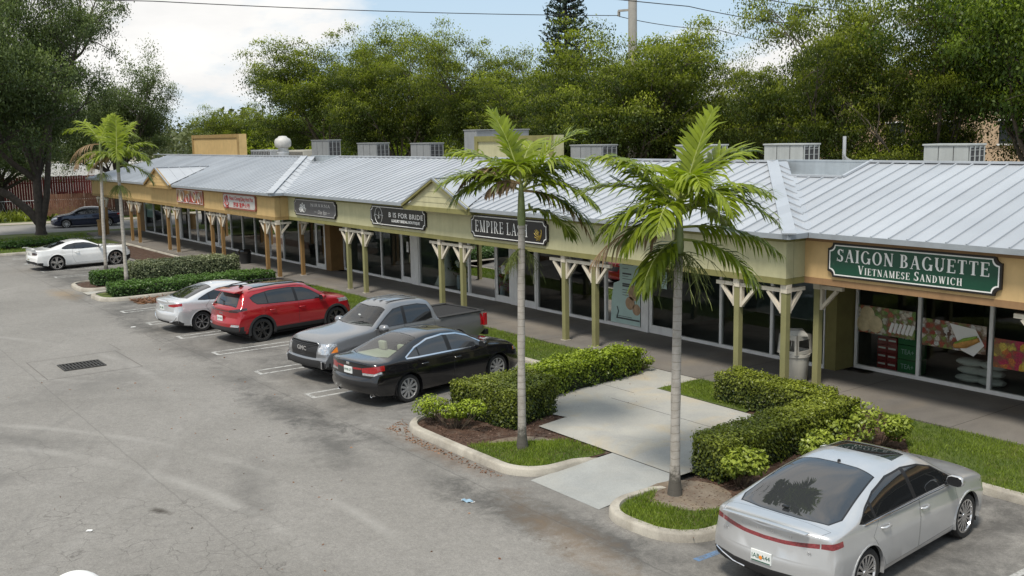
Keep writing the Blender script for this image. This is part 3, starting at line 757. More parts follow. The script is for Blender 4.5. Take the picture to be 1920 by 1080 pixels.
TRUCK = dict(rear_prof=[(.5,.10),(.62,.0),(.72,.0),(.76,.06),(1.2,.06)], front_prof=[(.36,.10),(.5,.0),(.62,.0),(.68,.05),(1.0,.05),(1.1,.06)], W=1.89, wr=0.385, ww=0.255, axles=(1.68,-1.58), paint='paint_grey_truck', cowl=1.15, deck=-1.0, bow_f=0.17, bow_r=0.05, tumble=0.34, gap=0.07, lip=0.05,
  top=[(-2.70,1.14),(-2.69,1.19),(-2.6,1.205),(-1.06,1.215),(-1.02,1.225),(-.96,1.62),(-.90,1.71),(-.7,1.765),(-.2,1.795),(.2,1.785),(.48,1.715),(.8,1.50),(1.17,1.265),(1.3,1.24),(2.2,1.16),(2.45,1.10),(2.58,1.03),(2.65,.95),(2.70,.80)],
  belt=[(-2.70,1.10),(-2.6,1.185),(-1.06,1.195),(-.9,1.16),(.2,1.14),(1.2,1.12),(2.2,1.02),(2.5,.94),(2.62,.86),(2.70,.70)],
  bot=[(-2.70,.62),(-2.5,.52),(-1.6,.42),(1.7,.38),(2.4,.36),(2.70,.42)],
  w=[(-2.70,.90),(-2.3,.925),(-1.6,.935),(-.9,.915),(.8,.915),(1.65,.94),(2.3,.93),(2.70,.90)],
  dlo=[(1.0,1.19),(.82,1.31),(.55,1.49),(.32,1.615),(.0,1.655),(-.5,1.655),(-.78,1.60),(-.86,1.44),(-.86,1.24),(-.6,1.205)],
  panes=[(.10,2),(-2,.0)], lean=-0.03,
  shield=[(.52,-.62),(.58,0),(.52,.62),(1.06,.76),(1.17,.4),(1.2,0),(1.17,-.4),(1.06,-.76)], shield_glass='car_glass_clear',
  regions=[('bed_opening','top',[(-2.60,-.74),(-2.60,.74),(-1.12,.74),(-1.12,-.74)],'bed_liner',lambda c,n: n.z>.5),
           ('grille','front',[(-.55,.66),(-.60,.98),(-.52,1.03),(.52,1.03),(.60,.98),(.55,.66)],'black_trim',FA),
           ('headlight','front',[(.61,.77),(.63,1.01),(.90,1.01),(.90,.77)],'lamp_clear',lambda c,n: c.x>2.2),
           ('turn_signal','front',[(.905,.80),(.905,1.0),(.96,1.0),(.96,.80)],'lamp_amber',lambda c,n: c.x>2.2),
           ('front_bumper','front',[(-1,.3),(-1,.52),(-.7,.62),(.7,.62),(1,.52),(1,.3)],'black_plastic',FA),
           ('taillight','front',[(.80,.82),(.80,1.14),(.98,1.14),(.98,.82)],'tail_red',lambda c,n: c.x<-2.5),
           ],
  doors=[[(1.02,.52),(1.05,.8),(.98,1.165),(.10,1.185),(.08,.8),(.08,.52)],[(.06,.52),(.06,.8),(.08,1.187),(-.90,1.20),(-.93,.8),(-.82,.52)]],
  seams=[], handles=[(.20,1.04),(-.72,1.06)], mirror=(.86,1.14), mirror_k=1.35, rim=dict(n=6,wi=.2,wo=.2,mat='rim_silver'), rimf=.64)
# small details of each car, all in the car's own coordinates (x forward, y left)
def d_mkz(r):
    plate(r, -2.418, 0, .60, -1, 'IAB A44')
    m = MB()
    m.beam((-2.40,-.62,1.062), (-2.40,.62,1.062), .10, .014); o = m.build('boot_spoiler', MATS['paint_silver_sedan'], r, bevel=.005, smooth=40)
    b = MB()
    for i, (ch, y) in enumerate(zip('LINCOLN', (.36,.24,.12,0,-.12,-.24,-.36))):
        x0 = skin_x(r, y, .95, -1); add_text(b, ch, .055, lambda u, v, d, y=y, x0=x0: (x0-.003-d, y-u, .95+v), extrude=.003)
    b.build('boot_lettering', MATS['chrome'], r)
    b = MB(); add_text(b, 'MKZ', .06, lambda u, v, d: (skin_x(r,.62,.79,-1)-.006-d, .62-u, .79+v), extrude=.003); b.build('model_badge', MATS['chrome'], r)
    b = MB(); add_text(b, '2.0T', .055, lambda u, v, d: (skin_x(r,-.6,.79,-1)-.006-d, -.60-u, .79+v), extrude=.003); b.build('engine_badge', MATS['chrome'], r)
    for sg in (-1, 1):
        b = MB(); b.tube([(skin_x(r,sg*y,z,-1)-.004,sg*y,z) for y,z in ((.84,.45),(.7,.42),(.5,.37),(.3,.36))], .012, 6); b.build('bumper_trim', MATS['chrome'], r)
        b = MB(); b.tube([(1.0,sg*.905,.962), (.2,sg*.893,.975), (-.8,sg*.893,.99), (-1.5,sg*.890,1.006)], .009, 6); b.build('window_trim', MATS['chrome'], r)
    b = MB(); b.lathe([(0,.05),(.02,.045),(.03,0)], (-.62,0,1.425), n=10); b.build('antenna', MATS['black_trim'], r)
    b = MB(); b.box(-1.94,-1.90,-.05,.05,1.125,1.145); b.build('brake_light', MATS['black_trim'], r, bevel=.006)
def d_camaro(r):
    m = MB()
    pts = [(-2.36,-.78,1.05), (-2.36,-.5,1.10), (-2.37,0,1.105), (-2.36,.5,1.10), (-2.36,.78,1.05)]
    for a, b in zip(pts, pts[1:]): m.beam(a, b, .13, .022)
    m.build('boot_spoiler', MATS['paint_white'], r, smooth=40)
    plate(r, -2.36, 0, .55, -1, 'RTX 91K')
    for sg in (-1, 1):
        b = MB(); b.lathe([(.03,0),(.045,-.01),(.045,.12),(.03,.12)], (skin_x(r,sg*.55,.33,-1)-.02,sg*.55,.32), axis='x', n=14); b.build('exhaust_pipe', MATS['chrome'], r, smooth=40)
    b = MB(); b.box(-1.62,-1.58,-.95,-.945,.70,.78); b.build('side_gill', MATS['black_trim'], r)
    b = MB(); x0 = skin_x(r,0,.82,-1); b.box(x0-.01,x0+.02,-.10,.10,.80,.83); b.build('badge', MATS['gloss_black'], r)
def d_corolla(r):
    plate(r, -2.265, 0, .80, -1, 'JQL 28D', deco=False)
    b = MB(); b.tube([(skin_x(r,y,.90,-1)-.004,y,.90) for y in np.linspace(-.42,.42,9)], .009, 6); b.build('boot_trim', MATS['chrome'], r, bevel=.004)
    for sg in (-1, 1):
        b = MB(); b.tube([(skin_x(r,sg*y,z,-1)-.004,sg*y,z) for y,z in ((.80,.56),(.72,.46),(.6,.39),(.45,.37))], .012, 6); b.build('bumper_trim', MATS['chrome'], r)
    b = MB(); b.lathe([(0,.05),(.02,.04),(.035,0)], (-.55,0,1.415), n=10); b.build('antenna', MATS['paint_silver_compact'], r)
def d_kia(r):
    plate(r, -2.175, 0, .75, -1, 'LXV 53P', deco=False)
    m = MB()
    m.prism([(-1.70,1.585),(-2.00,1.555),(-2.02,1.52),(-1.80,1.50)], -.60, .60, plane='xz'); m.build('roof_spoiler', MATS['paint_red'], r, bevel=.012, smooth=40)
    for sg in (-1, 1):
        b = MB(); b.tube([(.40,sg*.60,1.58), (.30,sg*.61,1.625), (-.6,sg*.62,1.665), (-1.4,sg*.61,1.625), (-1.55,sg*.60,1.585)], .016, 8); b.build('roof_rail', MATS['black_trim'], r, smooth=50)
    b = MB(); b.prism([(-1.35,1.60),(-1.52,1.59),(-1.50,1.68),(-1.46,1.68)], -.02, .02, plane='xz'); b.build('antenna', MATS['gloss_black'], r)
    b = MB(); b.tube([(-2.075,0,1.14), (-2.0,.10,1.235), (-1.96,.38,1.27)], .012, 6); b.build('rear_wiper', MATS['black_trim'], r)
    b = MB(); add_text(b, 'KIA', .09, lambda u, v, d: (skin_x(r,0,.90,-1)-.006-d, -u, .90+v), extrude=.004, sx=1.3); b.build('badge', MATS['chrome'], r)
    for sg in (-1, 1):
        b = MB(); b.tube([(skin_x(r,sg*y,.54,-1)-.004,sg*y,.54) for y in (.54,.64,.74,.84)], .010, 6); b.build('bumper_trim', MATS['chrome'], r)
def seats(r, mat, xs, zt, heads=True):
    for x, ys in xs:
        for y in ys:
            w = .25 if len(ys) == 2 else .6
            b = MB(); b.beam((x,y,.62), (x-.16,y,zt-.22), w*2*.9, .14, up=(1,0,0)); b.box(x-.02,x+.46,y-w*.9,y+w*.9,.52,.64)
            b.build('seat', MATS[mat], r, bevel=.04, smooth=50)
            for hy in ((y,) if len(ys) == 2 else (-.36, .36)):
                h = MB(); h.beam((x-.17,hy,zt-.20), (x-.20,hy,zt), .24, .10, up=(1,0,0)); h.build('headrest', MATS[mat], r, bevel=.035, smooth=50)
def d_honda(r):
    plate(r, -2.395, 0, .82, -1, 'HWB 67T', deco=False)
    b = MB(); x0 = skin_x(r,0,.97,-1); b.box(x0-.012,x0+.02,-.055,.055,.945,1.0); b.build('badge', MATS['chrome'], r, bevel=.01)
    for sg in (-1, 1):
        b = MB(); b.lathe([(.025,0),(.035,-.005),(.035,.16)], (skin_x(r,sg*.62,.29,-1)-.015,sg*.62,.265), axis='x', n=12); b.build('exhaust_pipe', MATS['chrome'], r, smooth=40)
    seats(r, 'seat_cream', [(-.95,(0,)), (.2,(-.38,.38))], 1.24)
    b = MB(); b.poly([(-1.95,-.62,1.02),(-1.95,.62,1.02),(-1.12,.60,1.02),(-1.12,-.60,1.02)]); b.build('parcel_shelf', MATS['seat_cream'], r)
    b = MB(); b.box(-1.2,1.2,-.7,.7,.30,.34); b.build('cabin_floor', MATS['cabin_dark'], r)
def d_accord(r):
    b = MB(); x0 = skin_x(r,0,.78,-1); b.box(x0-.01,x0+.02,-.16,.16,.70,.85); b.build('number_plate', MATS['plate_white'], r, bevel=.004)
def d_truck(r):
    # bed interior
    m = MB(); x0, x1, w, zb, zt = -2.60, -1.12, .74, .74, 1.21
    m.poly([(x0,-w,zb),(x1,-w,zb),(x1,w,zb),(x0,w,zb)])
    for a, b in (((x0,-w),(x1,-w)), ((x1,-w),(x1,w)), ((x1,w),(x0,w)), ((x0,w),(x0,-w))):
        m.poly([(*a,zb),(*b,zb),(*b,zt),(*a,zt)])
    for y in np.linspace(-.62,.62,9): m.box(x0+.02,x1-.02,y-.03,y+.03,zb+.002,zb+.022)
    for sg in (-1, 1):
        m.box(-1.95,-1.25,sg*.52 if sg > 0 else -.735,.735 if sg > 0 else -.52,zb,zb+.24)
    m.build('bed_liner', MATS['bed_liner'], r)
    for y0, y1, xa, xb in ((-.93,-.74,-2.68,-1.06), (.74,.93,-2.68,-1.06), (-.80,.80,-2.70,-2.60)):
        b = MB(); b.box(xa,xb,y0*.985,y1*.985,1.208,1.226); b.build('bed_rail', MATS['black_plastic'], r, bevel=.006)
    b = MB(); b.prism([(-.02,.0),(.02,0),(.30,.16),(.26,.17)], -1.32, -1.30, plane='yz'); b.lathe([(.14,0),(.17,0),(.17,.02),(.14,.02)], (-1.7,.2,zb+.03), n=16); b.build('tie_strap', MATS['rim_silver'], r)
    # front end
    g = MB()
    for z in np.linspace(.70,.99,8): g.tube([(2.56,-.54,z), (2.63,-.25,z), (2.645,0,z), (2.63,.25,z), (2.56,.54,z)], .012, 6)
    g.build('grille_bars', MATS['black_plastic'], r, smooth=50)
    f = MB()
    out_ = [(2.535,.62,.65), (2.53,.645,.98), (2.545,.55,1.05), (2.63,.0,1.06), (2.545,-.55,1.05), (2.53,-.645,.98), (2.535,-.62,.65), (2.63,0,.62)]
    f.tube(out_+[out_[0]], .026, 8); f.build('grille_frame', MATS['paint_grey_truck'], r, smooth=60)
    t = MB(); add_text(t, 'GMC', .15, lambda u, v, d: (2.655+d, u, .865+v), extrude=.012, sx=1.25, bold=.006); t.build('grille_lettering', MATS['chrome'], r)
    for sg in (-1, 1):
        a = MB(); x0 = skin_x(r,sg*.73,.52,1); a.box(x0-.08,x0+.012,sg*.73-.10,sg*.73+.10,.42,.60); a.build('fog_lamp_housing', MATS['black_trim'], r, bevel=.02)
        a = MB(); a.box(x0-.06,x0+.022,sg*.80-.025,sg*.80+.025,.42,.60); a.build('bumper_trim', MATS['chrome'], r, bevel=.008)
        a = MB(); a.box(-2.72,-2.60,sg*.905-.03,sg*.905+.04,.80,1.14); a.build('taillight', MATS['tail_red'], r, bevel=.015)
    b = MB(); b.box(-2.84,-2.70,-.86,.86,.50,.66); b.build('rear_bumper', MATS['black_plastic'], r, bevel=.03, smooth=40)
    b = MB(); b.beam((-2.7,0,.48), (-2.98,0,.48), .07, .07); b.lathe([(0,.14),(.03,.13),(.03,.06),(.02,0)], (-2.96,0,.50), n=10); b.build('tow_hitch', MATS['black_trim'], r)
    for k in range(4):
        y = -.42+.28*k; b = MB(); b.beam((.35,y,1.782), (-.65,y,1.79), .05, .012); b.build('roof_rib', MATS['paint_grey_truck'], r, bevel=.004)
    b = MB(); b.box(.92,.94,.02,.10,1.46,1.49); b.build('windshield_sticker', MATS['plate_white'], r)
    d = MB(); d.box(.55,1.12,-.76,.76,1.08,1.17); d.build('dashboard', MATS['cabin_dark'], r, bevel=.04)
    seats(r, 'cabin_dark', [(-.05,(-.40,.40))], 1.50)
    for sg in (-1, 1):
        w_ = MB(); w_.tube([(1.14,sg*.10+.05,1.272), (1.02,sg*.10+.45,1.345)], .010, 6); w_.build('wiper', MATS['black_trim'], r)
DETAIL = dict(mkz=d_mkz, camaro=d_camaro, corolla=d_corolla, kia=d_kia, honda=d_honda, truck=d_truck)
# ------------------------------------------------------------------ the shopping plaza
simple('stucco_tan', (0.55,0.385,0.17), 0.85, var=0.07, bmp=0.25, bscale=90, streak=0.25)
simple('stucco_olive', (0.46,0.44,0.265), 0.85, var=0.07, bmp=0.25, bscale=90, streak=0.25)
simple('stucco_gold', (0.60,0.415,0.20), 0.85, var=0.07, bmp=0.25, bscale=90, streak=0.2)
simple('trim_tan', (0.33,0.22,0.085), 0.8, var=0.1, streak=0.3)
simple('trim_olive', (0.22,0.205,0.075), 0.8, var=0.1, streak=0.3)
simple('trim_brown', (0.30,0.175,0.085), 0.8, var=0.1, streak=0.3)
simple('wall_dark_olive', (0.15,0.135,0.045), 0.85, var=0.12, bmp=0.2, bscale=90)
simple('wall_brown', (0.20,0.115,0.04), 0.85, var=0.12, bmp=0.2, bscale=90)
simple('post_brown', (0.25,0.145,0.05), 0.75, var=0.15, scale=2, streak=0.3)
simple('post_olive', (0.235,0.225,0.10), 0.75, var=0.12, scale=2, streak=0.2)
simple('white_wood', (0.62,0.56,0.46), 0.7, var=0.1, scale=6, streak=0.45)
simple('frame_alu', (0.76,0.76,0.75), 0.45, metal=0.0, var=0.08, scale=4, streak=0.15)
simple('soffit', (0.22,0.20,0.14), 0.9)
simple('roof_membrane', (0.36,0.36,0.35), 0.9, var=0.25, scale=0.8)
simple('parapet_grey', (0.40,0.44,0.47), 0.5, metal=0.3, var=0.08, streak=0.3)
simple('gutter_metal', (0.33,0.36,0.39), 0.5, metal=0.3, var=0.1)
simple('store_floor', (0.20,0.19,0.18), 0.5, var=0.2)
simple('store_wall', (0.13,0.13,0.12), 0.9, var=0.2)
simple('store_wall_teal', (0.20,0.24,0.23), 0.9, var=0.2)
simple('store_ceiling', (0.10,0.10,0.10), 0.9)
glossy_glass('shop_glass', (0.74,0.80,0.77), refl=0.75, ior=1.45)
def roof_material():
    m, nt, out = new_mat('roof_metal'); p = geo_pos(nt)
    big = noise_tex(nt, 0.35, 4, 0.6, p)
    mp = N(nt, 'ShaderNodeMapping'); mp.inputs['Scale'].default_value = (2.4, 0.25, 1.0); nt.links.new(p, mp.inputs['Vector'])
    st = noise_tex(nt, 1.0, 5, 0.65, mp.outputs[0])
    c = ramp(nt, big, [(0.3, (0.375,0.40,0.43)), (0.7, (0.46,0.485,0.515))])
    c = mixc(nt, ramp(nt, st, [(0.42, (0,0,0)), (0.72, (0.35,)*3)]), c, (0.37,0.39,0.42))
    sx = N(nt, 'ShaderNodeSeparateXYZ'); nt.links.new(p, sx.inputs[0]); wn = N(nt, 'ShaderNodeTexWhiteNoise'); wn.noise_dimensions = '1D'
    nt.links.new(fmath(nt, 'FLOOR', fmath(nt, 'DIVIDE', sx.outputs[0], 0.42)), wn.inputs['W'])
    c = mixc(nt, 0.9, c, ramp(nt, wn.outputs['Value'], [(0, (0.91,)*3), (1, (1.06,)*3)]), 'MULTIPLY')
    fine = noise_tex(nt, 12, 4, 0.7, p)
    c = mixc(nt, ramp(nt, fine, [(0.55, (0,0,0)), (0.8, (0.16,)*3)]), c, (0.22,0.24,0.26))
    pbsdf(nt, out, **{'Base Color': c, 'Metallic': 0.2, 'Roughness': 0.42})
    MATS['roof_metal'] = m
roof_material()
RM = MATS['roof_metal']

simple('kerb_stone', (0.40,0.37,0.32), 0.9, var=0.18, scale=2.5, bmp=0.4, bscale=50, streak=0.4)
PL = empty('shopping_plaza', (-28.6, 21, 0), 0, 'long single storey shopping plaza with pale metal roof, tan and olive fronts', 'building')
OFF = PL.location[:]
def part(mb, name, mats, par=None, **k): return mb.build(name, mats, par or PL, off=OFF, **k)

SEC = dict(
  tan=dict(x0=-71.0, x1=-41.07, yf=17.47, yg=20.24, wall='stucco_tan', trim='trim_tan', post='post_brown', pil='wall_brown'),
  olive=dict(x0=-41.07, x1=-14.48, yf=18.10, yg=20.87, wall='stucco_olive', trim='trim_olive', post='post_olive', pil='wall_dark_olive'),
  gold=dict(x0=-14.48, x1=7.0, yf=18.75, yg=21.56, wall='stucco_gold', trim='trim_brown', post='post_olive', pil='wall_dark_olive'))
ZB, ZT, ZE, SL = 2.60, 3.66, 3.76, 0.30       # fascia bottom, fascia top, eave, roof slope
ZR = 5.16                                      # ridge

for k, s in SEC.items():
    last = k == 'gold'
    x0, x1, yf = s['x0'], s['x1'], s['yf']
    m = MB()
    m.box(x0, x1, yf, yf+0.25, ZB+0.14, ZT-0.10, 0)                 # fascia
    m.box(x0, x1, yf-0.012, yf+0.262, ZB, ZB+0.137, 1)              # bottom band
    m.box(x0, x1, yf-0.06, yf+0.25, ZT-0.097, ZT-0.004, 1)          # top band under the eave
    ret = SEC['olive']['yf'] if k == 'tan' else (SEC['gold']['yf'] if k == 'olive' else None)
    if ret:                                                          # short return towards the next front
        m.box(x1-0.25, x1-0.003, yf+0.263, ret+0.24, ZB+0.141, ZT-0.101, 0)
        m.box(x1-0.25, x1+0.010, yf+0.263, ret-0.013, ZB, ZB+0.138, 1)
        m.box(x1-0.25, x1+0.06, yf+0.252, ret-0.062, ZT-0.097, ZT-0.004, 1)
    if k == 'tan':
        m.box(x0+0.003, x0+0.25, yf+0.263, 24.0, ZB+0.141, ZT-0.101, 0); m.box(x0-0.01, x0+0.25, yf+0.263, 24.0, ZB, ZB+0.138, 1)
    part(m, 'fascia', [MATS[s['wall']], MATS[s['trim']]])
    m = MB(); m.box(x0+0.26, x1-0.005, yf+0.27, s['yg']+0.3, ZB+0.10, ZB+0.135); part(m, 'soffit', MATS['soffit'])

# walls: side, back, pilasters at the steps
m = MB(); m.box(-70.6, -70.35, 20.30, 34.8, 0, 4.5); m.box(-70.6, 7, 34.8, 35.0, 0, 4.5); m.box(6.8, 7, 21.6, 34.8, 0, 4.5)
part(m, 'wall', MATS['stucco_tan'])
m = MB(); m.box(-41.98, -41.48, 20.20, 20.95, 0.12, ZB+.09); part(m, 'pilaster', MATS['wall_brown'])
m = MB(); m.box(-15.42, -15.10, 20.83, 21.65, 0.12, ZB+.09); part(m, 'pilaster', MATS['wall_dark_olive'])
m = MB(); m.box(-70.35, -69.15, 20.20, 20.45, 0.12, ZB+.09); part(m, 'pilaster', MATS['wall_brown'])
m = MB(); m.box(-70.3, 6.8, 23.2, 34.8, 4.5, 4.62); part(m, 'roof_deck', MATS['roof_membrane'])

# ---- standing seam roofs
def roof_tan():
    m = MB(); y0 = SEC['tan']['yf']-0.27; xl, xr = -71.3, -40.80
    yR = y0+(ZR-ZE)/SL; hip = lambda y: xr-1.41*(y-y0)
    z = lambda y: ZE+(y-y0)*SL
    m.poly([(xl,y0,ZE),(xr,y0,ZE),(hip(yR),yR,ZR),(xl+3.2,yR,ZR)], 0)
    m.poly([(xl,y0,ZE),(xl+3.2,yR,ZR),(xl+3.2,24,ZR),(xl,24,ZE)], 0)
    x = xl+0.2
    while x < xr-0.1:
        ye = min(yR, y0+(xr-x)/1.41); ys = y0
        if -57.9 < x < -53.75:                                        # behind the little gable
            g = 4.61-(abs(x+55.85)*0.41); ys = y0+(g-ZE)/SL
        if x < xl+3.2: ye = min(ye, y0+(x-xl)*(yR-y0)/3.2)
        if ye > ys+0.1: m.beam((x,ys,z(ys)+0.016), (x,ye,z(ye)+0.016), 0.035, 0.04)
        x += 0.42
    # narrow end face turned to the right, between hip and valley
    yo = SEC['olive']['yf']-0.30
    d = yo-y0
    m.poly([(xr,y0,ZE),(xr,yo,ZE),(hip(yR)-0.0,yR+d,ZR),(hip(yR),yR,ZR)], 0)
    for i in range(1, 11):
        y = y0+d*0.5+i*(yR-y0)/11; xa = hip(y); 
        c = xr-1.41*(y-y0-d*0.5); zz = lambda x: ZE+(xr-x)*SL/1.41+0.018
        if z(y) > ZR: break
        m.beam((c+0.42, y, zz(c+0.42)), (c-0.42, y, zz(c-0.42)), 0.035, 0.04)
    m.beam((xr+0.04,y0-0.04,ZE+0.03), (hip(yR),yR,ZR+0.035), 0.30, 0.03, up=(0,0,1))
    m.beam((xl,yR,ZR+0.02), (hip(yR)+0.1,yR,ZR+0.02), 0.26, 0.05)
    part(m, 'roof', [RM])
    g = MB(); g.box(xl, xr+0.01, y0-0.035, y0-0.003, ZE-0.10, ZE+0.012); g.box(xr-0.004, xr+0.03, y0-0.002, yo-0.04, ZE-0.10, ZE+0.012)
    g.box(xl-.03, xl-.002, y0-.035, 24, ZE-.10, ZE+.012)
    part(g, 'gutter', MATS['gutter_metal'])
def roof_mid(key, xr, hipend, left_valley_x, notch, gable=None, kv=1.0, kh=0.93):
    s = SEC[key]; m = MB(); y0 = s['yf']-0.30; z = lambda y: ZE+(y-y0)*SL
    yR = y0+(ZR-ZE)/SL
    n0, n1, yn = notch                                                  # ridge lowered between n0 and n1 (seen as a grey upstand)
    vx = lambda y: left_valley_x-kv*(y-y0)                                  # valley on the left
    hx = (lambda y: xr-kh*(y-y0)) if hipend else (lambda y: xr)
    P = [(left_valley_x,y0), (xr,y0), (hx(yR),yR), (n1,yR), (n1-0.9*(yR-yn)*0+0,yn), (vx(yn),yn)]
    if gable:
        gx, gw, gz = gable
    m.poly([(x,y,z(y)) for x, y in P], 0)
    x = left_valley_x-5.4; step = 0.42
    x = math.ceil(x/step)*step
    while x < xr-0.08:
        ys = y0 if x > left_valley_x else y0+(left_valley_x-x)/kv
        ye = yR if x > n1 else yn
        if hipend: ye = min(ye, y0+(xr-x)/kh)
        if gable and abs(x-gx) < gw: ys = max(ys, y0+(gz-(abs(x-gx)*(gz-ZE)/gw)-ZE)/SL)
        if ye > ys+0.08: m.beam((x,ys,z(ys)+0.016), (x,ye,z(ye)+0.016), 0.035, 0.04)
        x += step
    m.beam((left_valley_x,y0,ZE+0.012), (vx(yn),yn,z(yn)+0.012), 0.34, 0.012)   # valley flashing
    if hipend:
        nx = SEC['gold']['yf']-0.30-y0
        m.poly([(xr,y0,ZE),(xr,y0+nx,ZE),(hx(yR),yR+nx,ZR),(hx(yR),yR,ZR)], 0)
        for i in range(1, 11):
            y = y0+nx*0.5+i*(yR-y0)/11; c = xr-kh*(y-y0-nx*0.5); zz = lambda x: ZE+(xr-x)*SL/kh+0.018
            if z(y) > ZR: break
            m.beam((c+0.29, y, zz(c+0.29)), (c-0.29, y, zz(c-0.29)), 0.035, 0.04)
        m.beam((xr+0.04,y0-0.04,ZE+0.03), (hx(yR),yR,ZR+0.035), 0.30, 0.03)
    m.beam((n1,yR,ZR+0.02), (hx(yR)+(0.1 if hipend else 0),yR,ZR+0.02), 0.26, 0.05)
    part(m, 'roof', [RM])
    g = MB(); g.box(left_valley_x+0.04, xr+0.01, y0-0.035, y0-0.003, ZE-0.10, ZE+0.012)
    if hipend: g.box(xr-0.004, xr+0.03, y0-0.002, SEC['gold']['yf']-0.34, ZE-0.10, ZE+0.012)
    part(g, 'gutter', MATS['gutter_metal'])
    u = MB()                                                             # grey upstand in the notch
    u.poly([(n0-0.2,yR-0.05,z(yn)-0.2),(n1,yR-0.05,z(yn)-0.2),(n1,yR-0.05,ZR+0.04),(n0-0.2,yR-0.05,ZR+0.04)])
    u.poly([(vx(yn)-0.6,yn,z(yn)),(n1,yn,z(yn)),(n1,yR-0.05,z(yn)+0.01),(n0-0.2,yR-0.05,z(yn)+0.01)])
    u.poly([(n1-0.002,yn,z(yn)),(n1-0.002,yR,ZR),(n1-0.002,yR,z(yn))])
    u.box(n0-0.2, n1, yR-0.06, yR+0.10, ZR+0.0, ZR+0.045)
    part(u, 'upstand', MATS['parapet_grey'])
    t = MB(); t.beam((vx(yn)-0.3,yn-0.02,z(yn)+0.03), (n1,yn-0.02,z(yn)+0.03), 0.06, 0.05); t.beam((n1+0.02,yn,z(yn)+0.04), (n1+0.02,yR,ZR+0.04), 0.08, 0.05)
    part(t, 'roof_flashing', RM)
roof_tan()
roof_mid('olive', -14.18, True, -40.80, (-47.6, -44.6, 21.56), gable=(-28.58, 1.92, 4.63), kv=1.39)
roof_mid('gold', 7.2, False, -14.18, (-18.7, -15.85, 21.92), kv=.91)

def gable(cx, hw, zt, yf, wall, trim):
    """small dormer gable over the fascia"""
    yb = yf-0.27; m = MB(); zb = ZE
    yv = yb+(zt-ZE)/SL
    for sg in (-1, 1):
        A = (cx, yb-0.16, zt+0.03); B = (cx+sg*(hw+0.05), yb-0.16, zb+0.01); C = (cx, yv, zt+0.03)
        m.poly([A, B, C], 0)
        for i in range(1, 5):
            y = yb+(yv-yb)*i/5.0
            f = 1-i/5.0
            m.beam((cx, y, zt+0.046), (cx+sg*hw*f, y, zt-(zt-zb)*f+0.03), 0.035, 0.04)
        m.beam((cx, yb-0.12, zt+0.0), (cx+sg*(hw+0.12), yb-0.12, zb-0.045), 0.10, 0.13, up=(0,1,0), mi=1)
        m.beam((cx, yb-0.17, zt+0.05), (cx+sg*(hw+0.14), yb-0.17, zb+0.005), 0.06, 0.05, up=(0,1,0), mi=2)
    m.beam((cx, yb-0.17, zt+0.05), (cx, yv, zt+0.05), 0.14, 0.03)
    part(m, 'gable_roof', [RM, MATS[trim], MATS['gutter_metal']])
    w = MB(); n = 5
    for i in range(n):                                                   # lapped siding boards
        a, b = i/n, (i+1)/n
        wa, wb = hw*(1-a), hw*(1-b); za, zz = ZT+0.02+(zt-ZT-0.05)*a, ZT+0.02+(zt-ZT-0.05)*b
        w.add([(cx-wa,yb-0.075,za),(cx+wa,yb-0.075,za),(cx+wb,yb-0.063,zz),(cx-wb,yb-0.063,zz),(cx-wa,yb-0.03,za),(cx+wa,yb-0.03,za)], [(0,1,2,3),(0,4,5,1)])
    part(w, 'gable_siding', MATS[wall])
    s = MB(); s.box(cx-hw-0.12, cx+hw+0.12, yb-0.11, yf-0.062, ZT-0.101, ZT+0.05); part(s, 'gable_sill', MATS[trim])
gable(-28.58, 1.92, 4.63, SEC['olive']['yf'], 'stucco_olive', 'trim_olive')
gable(-55.85, 2.05, 4.61, SEC['tan']['yf'], 'stucco_tan', 'trim_tan')

# raised sign walls on the roof
for x0, x1, y, zt, wall in ((-71.0,-62.4,24.4,6.43,'stucco_tan'), (-35.9,-30.6,24.4,6.0,'stucco_olive')):
    m = MB(); m.box(x0, x1, y, y+0.5, 4.6, zt, 0)
    m.box(x0, x1, y-0.06, y-0.002, zt-0.22, zt+0.0, 1); m.box(x0, x0+0.22, y-0.06, y-0.002, 4.62, zt-0.223, 1); m.box(x1-0.22, x1, y-0.06, y-0.002, 4.62, zt-0.223, 1)
    part(m, 'roof_sign_wall', [MATS[wall], MATS['trim_tan' if wall == 'stucco_tan' else 'trim_olive']])

